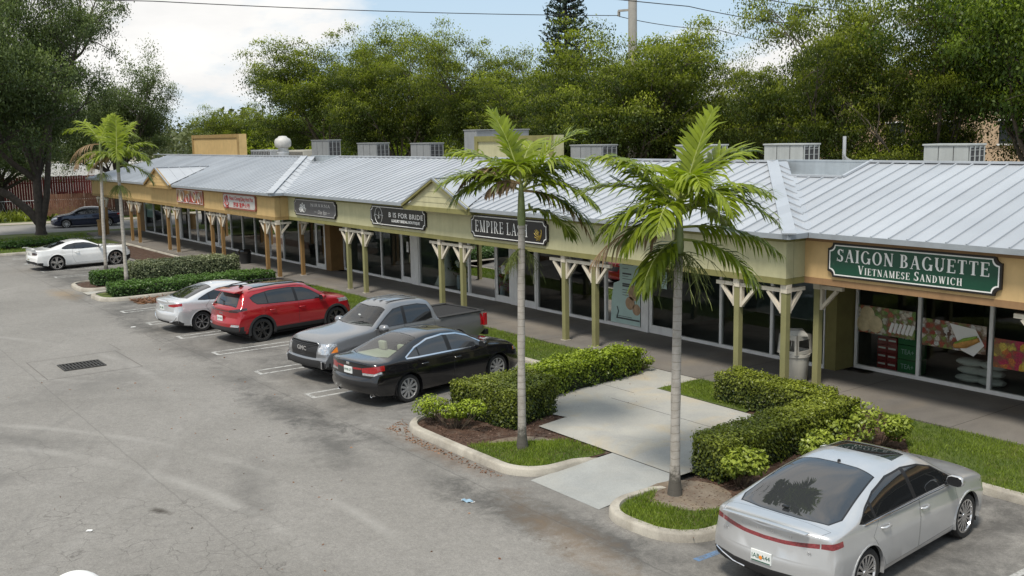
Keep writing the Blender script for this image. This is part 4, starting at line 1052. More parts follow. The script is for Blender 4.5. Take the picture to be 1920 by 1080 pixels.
# ---- storefronts
FA_ = MATS['frame_alu']; SG = MATS['shop_glass']
def pane(x0, x1, yg, z0=0.12, z1=2.69):
    g = MB(); g.poly([(x0,yg,z0),(x1,yg,z0),(x1,yg,z1),(x0,yg,z1)]); w = part(g, 'window', SG)
    f = MB(); fw = 0.055
    f.box(x0, x1, yg-0.05, yg+0.05, z0, z0+0.09); f.box(x0, x1, yg-0.048, yg+0.048, z1-0.06, z1)
    f.box(x0, x0+fw, yg-0.052, yg+0.052, z0+0.092, z1-0.062); f.box(x1-fw*.5, x1, yg-0.049, yg+0.049, z0+0.092, z1-0.062)
    fr = part(f, 'window_frame', FA_); fr.parent = w
def door(x0, x1, yg, hinge=1, z1=2.25):
    f = MB(); z0 = 0.125; s = 0.11
    f.box(x0, x0+s, yg-0.04, yg+0.02, z0, z1); f.box(x1-s, x1, yg-0.04, yg+0.02, z0, z1)
    f.box(x0+s, x1-s, yg-0.039, yg+0.019, z0, z0+0.24); f.box(x0+s, x1-s, yg-0.039, yg+0.019, z1-0.12, z1)
    d = part(f, 'door', FA_)
    g = MB(); g.poly([(x0+s,yg-0.01,z0+0.24),(x1-s,yg-0.01,z0+0.24),(x1-s,yg-0.01,z1-0.12),(x0+s,yg-0.01,z1-0.12)])
    q = part(g, 'door_glass', SG); q.parent = d
    h = MB(); hx = x1-s*0.6 if hinge > 0 else x0+s*0.6; i = -0.14*hinge
    h.tube([(hx,yg-0.05,1.0),(hx,yg-0.11,1.0),(hx,yg-0.11,1.32),(hx,yg-0.05,1.32)], 0.013, 6)
    hh = part(h, 'handle', MATS['chrome']); hh.parent = d
    t = MB(); t.poly([(x0,yg,z1+0.05),(x1,yg,z1+0.05),(x1,yg,2.69),(x0,yg,2.69)]); tt = part(t, 'transom', SG); tt.parent = d
    b = MB(); b.box(x0-0.03, x1+0.03, yg-0.05, yg+0.05, z1+0.003, z1+0.05); bb = part(b, 'door_head', FA_); bb.parent = d
def jamb(x0, x1, yg, z1=2.69):
    m = MB(); m.box(x0, x1, yg-0.07, yg+0.07, 0.12, z1); part(m, 'door_jamb', FA_)
yo, yt, yg = SEC['olive']['yg'], SEC['tan']['yg'], SEC['gold']['yg']
for a, b in ((-41.45,-37.96),(-37.96,-36.27),(-34.86,-31.31),(-31.31,-29.57),(-27.12,-25.40),(-25.40,-23.64),(-23.64,-21.98),(-20.48,-18.87),(-18.87,-17.11),(-17.11,-15.44)): pane(a, b, yo)
door(-36.25,-35.42,yo,1); jamb(-35.40,-34.88,yo)
door(-29.55,-28.62,yo,-1); jamb(-28.60,-28.22,yo); door(-28.20,-27.16,yo,1)
jamb(-21.96,-21.68,yo); door(-21.66,-20.52,yo,1)
tx = [-69.1,-67.16,-65.46,-63.85,-62.1]
for a, b in zip(tx, tx[1:]): pane(a, b, yt)
jamb(-62.08,-61.80,yt)
for a, b in ((-61.78,-60.42),(-60.42,-58.96),(-58.96,-57.55)): pane(a, b, yt)
door(-57.53,-56.52,yt,1); door(-56.50,-55.52,yt,-1)
for a, b in ((-55.50,-53.58),(-53.58,-51.93),(-51.93,-50.23),(-50.23,-48.70)): pane(a, b, yt)
jamb(-48.68,-48.42,yt)
for a, b in ((-48.40,-46.67),(-46.67,-44.81),(-44.81,-42.98)): pane(a, b, yt)
door(-42.96,-42.02,yt,-1)
for a, b in ((-15.05,-13.33),(-13.33,-11.59),(-11.59,-9.85),(-9.85,-8.1),(-6.0,-4.2),(-4.2,-2.4),(-2.4,-.6),(-.6,1.2),(1.2,3.0),(3.0,4.8),(4.8,6.7)): pane(a, b, yg)
door(-8.08,-7.06,yg,1); door(-7.04,-6.02,yg,-1)

# rooms behind the glass
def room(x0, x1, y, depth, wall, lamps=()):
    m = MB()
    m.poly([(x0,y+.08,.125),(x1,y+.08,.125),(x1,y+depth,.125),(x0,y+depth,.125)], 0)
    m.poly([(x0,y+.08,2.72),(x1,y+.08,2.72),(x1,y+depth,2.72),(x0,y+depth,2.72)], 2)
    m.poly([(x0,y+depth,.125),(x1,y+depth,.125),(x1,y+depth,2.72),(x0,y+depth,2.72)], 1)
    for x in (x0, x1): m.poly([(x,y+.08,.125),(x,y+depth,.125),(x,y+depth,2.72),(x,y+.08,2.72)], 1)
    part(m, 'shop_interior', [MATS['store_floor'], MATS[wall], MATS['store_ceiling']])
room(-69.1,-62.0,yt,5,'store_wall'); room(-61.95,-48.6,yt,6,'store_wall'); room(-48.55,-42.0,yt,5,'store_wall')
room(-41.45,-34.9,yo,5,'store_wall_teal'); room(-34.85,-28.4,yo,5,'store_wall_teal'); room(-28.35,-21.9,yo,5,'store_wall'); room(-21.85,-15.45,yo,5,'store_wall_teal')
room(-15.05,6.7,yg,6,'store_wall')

# posts with white knee brackets
def post(x, y, mat, arms=(-1, 1), yarm=False):
    w = 0.075
    p = MB(); p.box(x-w, x+w, y-w, y+w, 0.12, 2.50); o = part(p, 'post', MATS[mat], bevel=0.006)
    b = MB(); zt = 2.50
    for sg in arms:
        b.box(min(x+sg*(w+.002),x+sg*(w+.062)), max(x+sg*(w+.002),x+sg*(w+.062)), y-.05, y+.05, 1.93, zt-.09)
        b.beam((x+sg*(w+.03),y,1.97), (x+sg*.50,y,zt-.10), .085, .075, up=(0,0,1))
        b.box(min(x+sg*(w+.004),x+sg*.66), max(x+sg*(w+.004),x+sg*.66), y-.048, y+.048, zt-.088, zt)
    if yarm:
        b.box(x-.05,x+.05,y+w+.002,y+w+.062,1.93,zt-.09); b.beam((x,y+w+.03,1.97), (x,y+.50,zt-.10), .085,.075,up=(0,0,1)); b.box(x-.048,x+.048,y+w+.004,y+.62,zt-.088,zt)
    b.box(x-w-.012, x+w+.012, y-w-.012, y+w+.012, zt-.098, zt+.002)
    q = part(b, 'bracket', MATS['white_wood']); q.parent = o
    c = MB(); c.box(x-.11, x+.11, y-.11, y+.11, .122, .15); q = part(c, 'post_base', MATS['kerb_stone'] if 'kerb_stone' in MATS else MATS['white_wood']); q.parent = o
    b = MB(); b.box(x-.09,x+.09,y-.09,y+.09,zt+.003,ZB-.004); q = part(b, 'beam_block', MATS['white_wood']); q.parent = o
for x in (-69.86,-68.4,-62.88,-61.4,-55.92,-54.47,-49.15,-47.75): post(x, 17.60, 'post_brown')
post(-42.40,17.60,'post_brown'); post(-41.16,17.60,'post_brown',arms=(-1,),yarm=True); post(-41.0,18.62,'post_brown',arms=(1,))
for x in (-35.83,-34.49,-29.03,-27.71,-22.40,-21.09): post(x, 18.23, 'post_olive')
post(-15.95,18.23,'post_olive'); post(-14.57,18.23,'post_olive',arms=(-1,),yarm=True); post(-14.46,19.25,'post_olive',arms=(1,))
for x in (-9.05,-7.75,-2.3,-.95): post(x, 18.88, 'post_olive')
# ------------------------------------------------------------------ ground, lot, kerbs, paths
def asphalt_mat():
    m, nt, out = new_mat('asphalt'); p = geo_pos(nt)
    sx = N(nt, 'ShaderNodeSeparateXYZ'); nt.links.new(p, sx.inputs[0]); X, Y = sx.outputs[0], sx.outputs[1]
    big = noise_tex(nt, 0.22, 6, 0.62, p, 0.6)
    c = ramp(nt, big, [(0.30, (0.186,0.177,0.162)), (0.50, (0.220,0.210,0.193)), (0.72, (0.250,0.239,0.221))])
    med = noise_tex(nt, 1.7, 6, 0.7, p, 0.4)
    c = mixc(nt, ramp(nt, med, [(0.50, (0,0,0)), (0.80, (0.5,)*3)]), c, (0.17,0.16,0.15))
    mo = noise_tex(nt, 6.5, 5, 0.75, p)
    c = mixc(nt, 0.8, c, ramp(nt, mo, [(0.32, (0.84,)*3), (0.68, (1.12,)*3)]), 'MULTIPLY')
    # aggregate
    fine = noise_tex(nt, 55, 3, 0.8, p)
    c = mixc(nt, 0.85, c, ramp(nt, fine, [(0.32, (0.66,)*3), (0.5, (1.0,)*3), (0.70, (1.22,)*3)]), 'MULTIPLY')
    c = mixc(nt, 0.8, c, ramp(nt, noise_tex(nt, 20, 4, 0.8, p), [(0.34, (0.80,)*3), (0.66, (1.16,)*3)]), 'MULTIPLY')
    vor = N(nt, 'ShaderNodeTexVoronoi'); vor.inputs['Scale'].default_value = 28; nt.links.new(p, vor.inputs['Vector'])
    c = mixc(nt, ramp(nt, vor.outputs['Distance'], [(0.0, (0.30,)*3), (0.12, (0,0,0))]), c, (0.05,0.045,0.04))
    # darker, oily tarmac in the bays
    wob = fmath(nt, 'MULTIPLY', fmath(nt, 'SUBTRACT', noise_tex(nt, 0.55, 5, 0.65, p, 0.5), 0.5), 5.5)
    yy = fmath(nt, 'ADD', Y, wob)
    bay = fmath(nt, 'MULTIPLY', fmath(nt, 'SUBTRACT', yy, 9.3), 0.55, clamp=True)
    pat = ramp(nt, noise_tex(nt, 0.7, 9, 0.74, p, 0.5), [(0.38, (0.05,)*3), (0.60, (1,1,1))])
    c = mixc(nt, fmath(nt, 'MULTIPLY', fmath(nt, 'MULTIPLY', bay, pat), 0.74), c, (0.052,0.050,0.048))
    def spot(x, y, rx, ry, rot, k, col=(0.06,0.058,0.055)):
        nonlocal c
        mp = N(nt, 'ShaderNodeMapping'); mp.vector_type = 'TEXTURE'; mp.inputs['Location'].default_value = (x, y, 0); mp.inputs['Rotation'].default_value = (0,0,R_(rot)); mp.inputs['Scale'].default_value = (rx, ry, 50)
        nt.links.new(p, mp.inputs['Vector'])
        ln = N(nt, 'ShaderNodeVectorMath'); ln.operation = 'LENGTH'; nt.links.new(mp.outputs[0], ln.inputs[0])
        f = fmath(nt, 'SUBTRACT', 1.0, fmath(nt, 'ADD', ln.outputs['Value'], fmath(nt, 'MULTIPLY', fmath(nt, 'SUBTRACT', noise_tex(nt, 1.9, 9, 0.80, p, 0.4), 0.5), 3.0)), clamp=True)
        c = mixc(nt, fmath(nt, 'MULTIPLY', f, k), c, col)
    for a in ((-20.9,9.0,2.6,.8,5,.85), (-18.2,8.6,2.4,.7,-12,.7), (-17.6,9.5,1.6,.6,0,.6), (-12.4,9.3,2.4,.75,6,.9), (-10.6,9.5,1.8,.7,10,.8), (-14.5,9.1,1.4,.5,0,.55), (-33.5,9.6,3.2,.7,2,.8), (-37.5,9.9,2.4,.8,0,.7), (-28.5,9.5,2.6,.6,4,.6), (-24.3,9.2,2.2,.6,0,.6),
              (-42.5,9.4,3,.5,0,.5), (-49,10.6,5,.8,0,.6), (-26.5,6.2,1.5,2.4,20,.35), (-22.5,3.6,2.6,.7,35,.4), (-20.5,2.4,2.0,.5,40,.35), (-16.4,6.3,2.2,.5,-20,.4), (-7.6,11.2,1.6,3.0,0,.55), (-9.2,8.6,1.6,.6,15,.5)): spot(*a)
    spot(-16.35,4.72,.32,.12,25,.9,(0.035,0.028,0.022)); spot(-11.2,9.2,2.2,.5,-8,.35,(0.28,0.19,0.11)); spot(-16,9.9,2.6,.35,0,.5,(0.16,0.11,0.075)); spot(-43.5,9.3,2.2,.7,0,.5,(0.30,0.22,0.13))
    # crazing
    def cracks(scale, x, y, r, k, w):
        nonlocal c
        v = N(nt, 'ShaderNodeTexVoronoi'); v.feature = 'DISTANCE_TO_EDGE'; v.inputs['Scale'].default_value = scale
        wv = N(nt, 'ShaderNodeVectorMath'); wv.operation = 'ADD'
        nz = N(nt, 'ShaderNodeTexNoise'); nz.inputs['Scale'].default_value = scale*1.6; nz.inputs['Detail'].default_value = 5; nt.links.new(p, nz.inputs['Vector'])
        sc = N(nt, 'ShaderNodeVectorMath'); sc.operation = 'SCALE'; sc.inputs['Scale'].default_value = 0.55/scale; nt.links.new(nz.outputs['Color'], sc.inputs[0])
        nt.links.new(p, wv.inputs[0]); nt.links.new(sc.outputs[0], wv.inputs[1]); nt.links.new(wv.outputs[0], v.inputs['Vector'])
        line = ramp(nt, v.outputs['Distance'], [(0.0, (1,1,1)), (w, (0,0,0))])
        brk = ramp(nt, noise_tex(nt, scale*0.7, 4, 0.6, p), [(0.40, (0,0,0)), (0.55, (1,1,1))])
        f = fmath(nt, 'MULTIPLY', line, brk)
        if r:
            mp = N(nt, 'ShaderNodeMapping'); mp.vector_type = 'TEXTURE'; mp.inputs['Location'].default_value = (x, y, 0); mp.inputs['Scale'].default_value = (r, r*0.6, 50); mp.inputs['Rotation'].default_value = (0,0,R_(25)); nt.links.new(p, mp.inputs['Vector'])
            ln = N(nt, 'ShaderNodeVectorMath'); ln.operation = 'LENGTH'; nt.links.new(mp.outputs[0], ln.inputs[0])
            f = fmath(nt, 'MULTIPLY', f, fmath(nt, 'MULTIPLY', fmath(nt, 'SUBTRACT', 1.15, ln.outputs['Value']), 3.0, clamp=True))
        c = mixc(nt, fmath(nt, 'MULTIPLY', f, k), c, (0.055,0.05,0.045))
    cracks(2.6, -15.2, 4.3, 2.9, 0.60, 0.026); cracks(0.21, 0, 0, 0, 0.20, 0.004); cracks(0.9, -20.5, 3.4, 2.2, 0.4, 0.016)
    # tyre sweeps: thin arcs of a few circles
    for cx, cy, r0, k, w, col in ((-31,-3.5,11.3,.40,.16,(0.15,0.145,0.135)), (-31,-3.5,9.7,.30,.14,(0.17,0.16,0.15)), (-14,-8,15.2,.30,.18,(0.38,0.37,0.345)), (-14,-8,13.9,.35,.22,(0.38,0.37,0.345)), (-14,-8,13.6,.25,.10,(0.15,.145,.135)), (-36,17,14.2,.22,.2,(0.36,0.35,0.325)), (-22,-6,8.8,.4,.09,(0.13,0.125,0.12)), (-21,-4.6,8.3,.3,.08,(0.13,0.125,0.12)), (-27,-9,16.6,.22,.2,(0.37,0.36,0.34))):
        dx = fmath(nt, 'SUBTRACT', X, cx); dy = fmath(nt, 'SUBTRACT', Y, cy)
        d = fmath(nt, 'SQRT', fmath(nt, 'ADD', fmath(nt, 'MULTIPLY', dx, dx), fmath(nt, 'MULTIPLY', dy, dy)))
        e = fmath(nt, 'SUBTRACT', 1.0, fmath(nt, 'DIVIDE', fmath(nt, 'ABSOLUTE', fmath(nt, 'SUBTRACT', d, r0)), w), clamp=True)
        brk = ramp(nt, noise_tex(nt, 0.3, 5, 0.65, p), [(0.42, (0,0,0)), (0.6, (1,1,1))])
        c = mixc(nt, fmath(nt, 'MULTIPLY', fmath(nt, 'MULTIPLY', e, brk), k), c, col)
    # long paving joints, parallel and square to the shops
    for ax, v0, k in ((Y,9.55,.5), (Y,5.2,.35), (X,-24.2,.0)):
        e = fmath(nt, 'SUBTRACT', 1.0, fmath(nt, 'DIVIDE', fmath(nt, 'ABSOLUTE', fmath(nt, 'SUBTRACT', fmath(nt, 'ADD', ax, fmath(nt, 'MULTIPLY', noise_tex(nt, 1.2, 3, .6, p), .12)), v0)), 0.025), clamp=True)
        c = mixc(nt, fmath(nt, 'MULTIPLY', e, k), c, (0.08,0.075,0.07))
    # square saw cuts around the drain
    h = mixc(nt, 0.5, ramp(nt, fine, [(0, (0,)*3), (1, (1,)*3)]), ramp(nt, big, [(0, (0,)*3), (1, (1,)*3)]))
    pbsdf(nt, out, **{'Base Color': c, 'Roughness': 0.88, 'Specular IOR Level': 0.3, 'Normal': bump(nt, fine, 0.35, 0.006)})
    MATS['asphalt'] = m
asphalt_mat()
def stain_mat(name, base, dark, sc=0.8, joint=None, stain=(0.42,0.68), blotch=(0.30,0.22,0.12), bk=0.25):
    m, nt, out = new_mat(name); p = geo_pos(nt)
    a = noise_tex(nt, sc, 7, 0.65, p, 0.5)
    c = ramp(nt, a, [(stain[0], base), (stain[1], dark)])
    c = mixc(nt, fmath(nt, 'MULTIPLY', ramp(nt, noise_tex(nt, sc*0.7, 5, 0.6, p, 1.0), [(0.5,(0,0,0)),(0.72,(1,1,1))]), bk), c, blotch)
    f = noise_tex(nt, 40, 3, 0.8, p)
    c = mixc(nt, 0.7, c, ramp(nt, f, [(0.3,(0.82,)*3),(0.7,(1.12,)*3)]), 'MULTIPLY')
    sx = N(nt, 'ShaderNodeSeparateXYZ'); nt.links.new(p, sx.inputs[0])
    for ax, period in joint or ():
        q = fmath(nt, 'ABSOLUTE', fmath(nt, 'SUBTRACT', fmath(nt, 'FRACT', fmath(nt, 'DIVIDE', sx.outputs[ax], period)), 0.5))
        c = mixc(nt, fmath(nt, 'MULTIPLY', fmath(nt, 'LESS_THAN', q, 0.012/period), 0.6), c, tuple(x*0.25 for x in dark))
    pbsdf(nt, out, **{'Base Color': c, 'Roughness': 0.85, 'Specular IOR Level': 0.3, 'Normal': bump(nt, f, 0.25, 0.005)})
    MATS[name] = m
stain_mat('walk_concrete', (0.385,0.375,0.338), (0.30,0.30,0.285), 0.9, stain=(0.35,0.7), blotch=(0.43,0.36,0.25), bk=0.75)
stain_mat('ramp_concrete', (0.345,0.352,0.338), (0.265,0.275,0.27), 0.9, stain=(0.35,0.7), bk=0.1)
stain_mat('sidewalk_concrete', (0.205,0.19,0.17), (0.125,0.115,0.105), 0.5, joint=((0,3.05),), stain=(0.3,0.7), bk=0.2)
stain_mat('kerb_concrete', (0.43,0.40,0.34), (0.23,0.21,0.18), 1.3, stain=(0.4,0.72), blotch=(0.20,0.17,0.12), bk=0.5)
stain_mat('mulch', (0.085,0.048,0.032), (0.045,0.026,0.018), 6.0, stain=(0.35,0.65), blotch=(0.20,0.16,0.13), bk=0.45)
stain_mat('bare_soil', (0.22,0.185,0.145), (0.13,0.10,0.075), 2.0, stain=(0.35,0.65), bk=0.3)
stain_mat('turf', (0.095,0.125,0.028), (0.06,0.09,0.018), 1.6, stain=(0.35,0.65), blotch=(0.16,0.13,0.06), bk=0.6)
stain_mat('sandy_ground', (0.40,0.36,0.30), (0.27,0.24,0.19), 0.25, stain=(0.35,0.7), blotch=(0.14,0.16,0.07), bk=0.5)
stain_mat('road_asphalt', (0.27,0.26,0.245), (0.21,0.20,0.19), 0.2, bk=0.15)
stain_mat('gate_concrete', (0.285,0.266,0.237), (0.24,0.224,0.20), 0.9, bk=0.3)

def struct(mb, name, mat, **k): o = mb.build(name, mat, **k); o['kind'] = 'structure'; return o
m = MB(); m.poly([(-520,-520,-.06),(520,-520,-.06),(520,520,-.06),(-520,520,-.06)]); struct(m, 'ground', MATS['sandy_ground'])
m = MB(); m.poly([(-61.0,-60,0),(60,-60,0),(60,20,0),(-45,20,0),(-61.0,17.05,0)]); struct(m, 'parking_lot', MATS['asphalt'])

def arc(cx, cy, r, a0, a1, n=8): return [(cx+r*math.cos(R_(a0+(a1-a0)*i/n)), cy+r*math.sin(R_(a0+(a1-a0)*i/n))) for i in range(n+1)]
def kerb(line, name='kerb', h=0.15, w=0.18, taper_end=False, taper_start=False):
    """rounded concrete kerb along a line (outer face on the line, body to the left of it)"""
    line = [q for i, q in enumerate(line) if i == 0 or math.dist(q, line[i-1]) > .02]
    prof = [(0.0,0.0),(0.012,h*0.8),(0.035,h*0.97),(0.07,h),(w-0.01,h),(w,h-0.05)]
    n = len(line); vs = []; dist = [0]
    for i in range(1, n): dist.append(dist[-1]+math.dist(line[i], line[i-1]))
    for i, (x, y) in enumerate(line):
        a = line[max(0, i-1)]; b = line[min(n-1, i+1)]
        d = Vector((b[0]-a[0], b[1]-a[1])).normalized(); nx, ny = -d.y, d.x
        k = 1.0
        if taper_end: k = min(k, 0.12+max(0,(dist[-1]-dist[i]))/0.9)
        if taper_start: k = min(k, 0.12+dist[i]/0.9)
        k = min(1, k)
        wob = 0.008*math.sin(dist[i]*2.3)
        for o, z in prof: vs.append((x+nx*(o+wob), y+ny*(o+wob), z*k-0.01))
    q = len(prof)
    m = MB(); m.add(vs, [(i*q+j, (i+1)*q+j, (i+1)*q+j+1, i*q+j+1) for i in range(n-1) for j in range(q-1)]+[tuple(range(q-1,-1,-1)), tuple(range((n-1)*q, n*q))])
    return struct(m, name, MATS['kerb_concrete'], smooth=50)
def dense(line, step=0.35):
    out = []
    for a, b in zip(line, line[1:]):
        n = max(1, int(math.dist(a, b)/step))
        out += [(a[0]+(b[0]-a[0])*i/n, a[1]+(b[1]-a[1])*i/n) for i in range(n)]
    return out+[line[-1]]
# island beside the path (left) and island with the second palm (right)
KA = dense([(-18.30,15.75),(-18.30,11.1)]+arc(-17.35,11.1,.95,180,270)+[(-14.7,10.15)]+arc(-14.5,10.95,.80,270,360)+[(-13.70,12.28)])
KB = dense([(-11.95,12.25),(-11.93,11.05)]+arc(-11.1,10.95,.83,180,270)+[(-10.9,10.12)]+arc(-10.7,10.95,.82,270,360)+[(-9.88,15.2)]+[(-9.88,15.72)]+[(8,15.72)])
kerb(KA[::1], taper_end=True); kerb(KB, taper_start=True)
def sheet(name, pts, z, mat): m = MB(); m.poly([(x,y,z) for x, y in pts]); return struct(m, name, MATS[mat])
ins = 0.10
sheet('planting_bed', [(-18.2,17.70),(-18.2,11.1)]+arc(-17.35,11.1,.85,180,270)+[(-14.5,10.22)]+arc(-14.5,10.95,.70,270,360)+[(-13.80,12.28),(-16.0,12.33),(-16.0,17.0),(-17.0,17.70)], 0.085, 'mulch')
sheet('planting_bed', [(-12.3,17.7),(-11.84,12.2),(-11.83,10.9)]+arc(-11.1,10.95,.73,180,270)+[(-10.6,10.23)]+arc(-10.7,10.95,.72,270,360)+[(-9.78,15.3),(-9.78,17.0),(-10.4,18.45),(-14.4,18.45),(-14.4,15.9)], 0.085, 'mulch')
sheet('lawn', [(-9.70,15.80),(8,15.80),(8,18.45),(-12.2,18.45),(-11.0,17.4)], 0.10, 'turf')
sheet('lawn', [(-37.8,15.95),(-18.12,15.95),(-18.12,17.72),(-37.8,17.72)], 0.09, 'turf')
kerb(dense([(-39.9,15.78),(-18.32,15.78)]))
# soft-edged grass and bare patches inside the islands
sheet('grass_patch', arc(-14.9,11.15,1.0,0,360,20)[:-1] and [(-15.9,10.45),(-14.7,10.3)]+arc(-14.5,10.95,.62,275,360)+[(-13.85,12.2),(-14.9,12.15),(-15.5,11.4)], 0.093, 'turf')
sheet('grass_patch', [(-11.78,11.3),(-11.75,10.9)]+arc(-11.1,10.95,.66,185,270)+[(-10.6,10.29)]+arc(-10.7,10.95,.66,270,360)+[(-9.95,13.0),(-10.3,12.2),(-10.9,11.1),(-11.5,11.0)], 0.093, 'turf')
sheet('soil_patch', arc(-15.0,11.15,.85,0,360,18)[:-1], 0.089, 'bare_soil')
sheet('soil_patch', [(x*1.0+(-11.36+11.36), y) for x, y in arc(-11.3,11.75,.72,0,360,18)[:-1]], 0.096, 'bare_soil')
sheet('grass_patch', [(-16.68,16.3),(-14.0,16.28),(-14.0,15.95),(-14.3,16.9),(-15.2,17.72),(-16.68,17.72)][:2]+[(-14.4,17.72),(-16.68,17.72)], 0.118, 'turf')
# concrete path
m = MB()
m.add([(-13.72,10.33,.004),(-11.90,10.33,.004),(-12.0,12.25,.112),(-13.72,12.25,.112)], [(0,1,2,3)]); struct(m, 'path_ramp', MATS['ramp_concrete'])
m = MB(); m.poly([(x,y,.112) for x, y in ((-16.0,12.275),(-12.02,12.275),(-12.05,12.78),(-12.15,16.2),(-13.9,16.25),(-16.7,16.30),(-16.7,17.69),(-18.34,17.69),(-18.24,14.59),(-17.3,13.45),(-16.6,13.02),(-16.16,13.14))]); struct(m, 'path', MATS['walk_concrete'])
m = MB(); m.box(-13.72,-12.0,12.252,12.273,.06,.108); m.box(-18.3,-16.72,15.6,15.612,.1125,.1132); m.box(-16.72,-12.1,14.9,14.912,.1125,.1132); struct(m, 'path_joint', MATS['underbody'])
# covered walk in front of the shops
for x0, x1, y0, y1 in ((-71.5,-41.0,17.05,20.5), (-41.0,-14.4,17.72,21.1), (-14.4,8,18.47,21.8)):
    m = MB(); m.box(x0, x1, y0, y1, -0.05, 0.12); struct(m, 'sidewalk', MATS['sidewalk_concrete'])
kerb(dense([(-62.5,16.98),(-46.2,17.02)]), h=.13, w=.12)
# far islands with hedges
for L in (dense([(-46.2,17.0),(-46.1,11.2)]+arc(-45.2,11.0,1.0,180,275)+[(-44.6,9.95)]+arc(-44.0,10.7,.75,270,360)+[(-43.25,12.6),(-43.3,17.0)]), dense([(-42.35,17.0),(-42.30,10.75)]+arc(-41.5,10.7,.82,180,270)+[(-41.0,9.88)]+arc(-40.75,10.7,.82,270,360)+[(-39.93,15.8)])):
    kerb(L)
sheet('planting_bed', [(-46.0,17.0),(-45.9,11.2)]+arc(-45.2,11.0,.9,180,275)+[(-44.4,10.05)]+arc(-44.0,10.7,.65,270,360)+[(-43.35,12.6),(-43.4,17.0)], 0.09, 'mulch')
sheet('planting_bed', [(-42.25,17.0),(-42.2,10.75)]+arc(-41.5,10.7,.72,180,270)+[(-40.8,9.98)]+arc(-40.75,10.7,.72,270,360)+[(-40.03,15.9),(-40.0,17.7),(-37.7,17.72),(-37.7,15.9),(-39.9,15.9)][:3], 0.09, 'turf')
sheet('path', [(-43.2,9.95),(-42.4,9.95),(-42.45,17.0),(-43.15,17.0)], 0.03, 'walk_concrete')
sheet('planting_bed', [(-61.2,15.2),(-46.3,15.0),(-46.3,16.97),(-61.2,16.97)], 0.03, 'mulch')
# left verge, footpath and street
kerb(dense([(-60.9,-20),(-60.9,8),(-61.0,12.8)]+arc(-62.2,12.8,1.2,0,90)[1:]), w=.16)
sheet('verge', [(-61.05,-60),(-61.05,12.6),(-62.0,14.0),(-63.5,17.0),(-71.5,17.0),(-71.5,40),(-88,40),(-88,-60)], 0.02, 'turf')
dirv = (.17,.985)
def along(x0, w, t0=-120, t1=160): return [(x0+dirv[0]*t0, 15+dirv[1]*t0), (x0+w+dirv[0]*t0, 15+dirv[1]*t0), (x0+w+dirv[0]*t1, 15+dirv[1]*t1), (x0+dirv[0]*t1, 15+dirv[1]*t1)]
sheet('footpath', along(-69.3,1.6), 0.032, 'walk_concrete')
sheet('road', along(-83.5,8.8), 0.03, 'road_asphalt')
sheet('footpath', along(-86.2,2.2), 0.034, 'sandy_ground')
# drain collar and cracks cut around it
m = MB()
for x0, x1, y0, y1 in ((-30.35,-27.7,5.35,5.375), (-30.35,-27.7,7.75,7.775), (-30.36,-30.335,5.38,7.745), (-27.71,-27.685,5.38,7.745), (-31.6,-30.36,7.9,7.92), (-32.4,-30.4,9.2,9.22)): m.poly([(x0,y0,.003),(x1,y0,.003),(x1,y1,.003),(x0,y1,.003)])
struct(m, 'pavement_joint', simple('joint_dark', (0.12,0.11,0.10), 0.9))
g = empty('drain_grate', (-28.9,6.48,0), 0, 'dark iron storm drain grate in the asphalt lane', 'drain grate')
m = MB(); m.poly([(-.40,-.50,.007),(.40,-.50,.007),(.40,.50,.007),(-.40,.50,.007)]); m.build('pit', MATS['gloss_black'], g)
m = MB()
m.box(-.44,.44,-.54,-.50,.006,.03); m.box(-.44,.44,.50,.54,.006,.03); m.box(-.44,-.40,-.5,.5,.006,.03); m.box(.40,.44,-.5,.5,.006,.03)
simple('grate_iron', (0.07,0.068,0.065), 0.6, metal=0.5, var=0.3, scale=20)
for i in range(11): y = -.45+.09*i; m.box(-.40,.40,y-.018,y+.018,.010,.026)
m.box(-.02,.02,-.5,.5,.0125,.0285)
m.build('bars', MATS['grate_iron'], g)
# bay markings: worn double lines
def worn(name, col):
    m, nt, out = new_mat(name); p = geo_pos(nt)
    f = ramp(nt, noise_tex(nt, 3.2, 7, 0.75, p), [(0.34,(0,0,0)),(0.54,(1,1,1))])
    d = N(nt, 'ShaderNodeBsdfDiffuse'); d.inputs[0].default_value = (*col, 1)
    t = N(nt, 'ShaderNodeBsdfTransparent'); mx = N(nt, 'ShaderNodeMixShader')
    nt.links.new(fmath(nt, 'MULTIPLY', f, 0.72), mx.inputs[0]); nt.links.new(t.outputs[0], mx.inputs[1]); nt.links.new(d.outputs[0], mx.inputs[2]); nt.links.new(mx.outputs[0], out.inputs[0])
    MATS[name] = m
worn('worn_white', (0.52,0.52,0.50)); worn('worn_blue', (0.16,0.26,0.42))
def bay(x, y0=9.85, y1=15.6, dbl=True, mat='worn_white'):
    m = MB()
    if dbl:
        for o in (-.22, .22): m.poly([(x+o-.05,y0,.004),(x+o+.05,y0,.004),(x+o+.05,y1,.004),(x+o-.05,y1,.004)])
        m.poly([(x-.17,y0,.004),(x+.17,y0,.004),(x+.17,y0+.1,.004),(x-.17,y0+.1,.004)])
    else: m.poly([(x-.06,y0,.004),(x+.06,y0,.004),(x+.06,y1,.004),(x-.06,y1,.004)])
    struct(m, 'road_marking', MATS[mat])
for x in (-37.3,-34.2,-31.1,-28.0,-24.9,-21.75): bay(x)
for x in (-49.3,-52.0,-55.9,-58.9): bay(x, 10.2, 15.1)
bay(-9.55, 10.1, 15.6, False, 'worn_blue'); bay(-6.3, 10.1, 15.6)
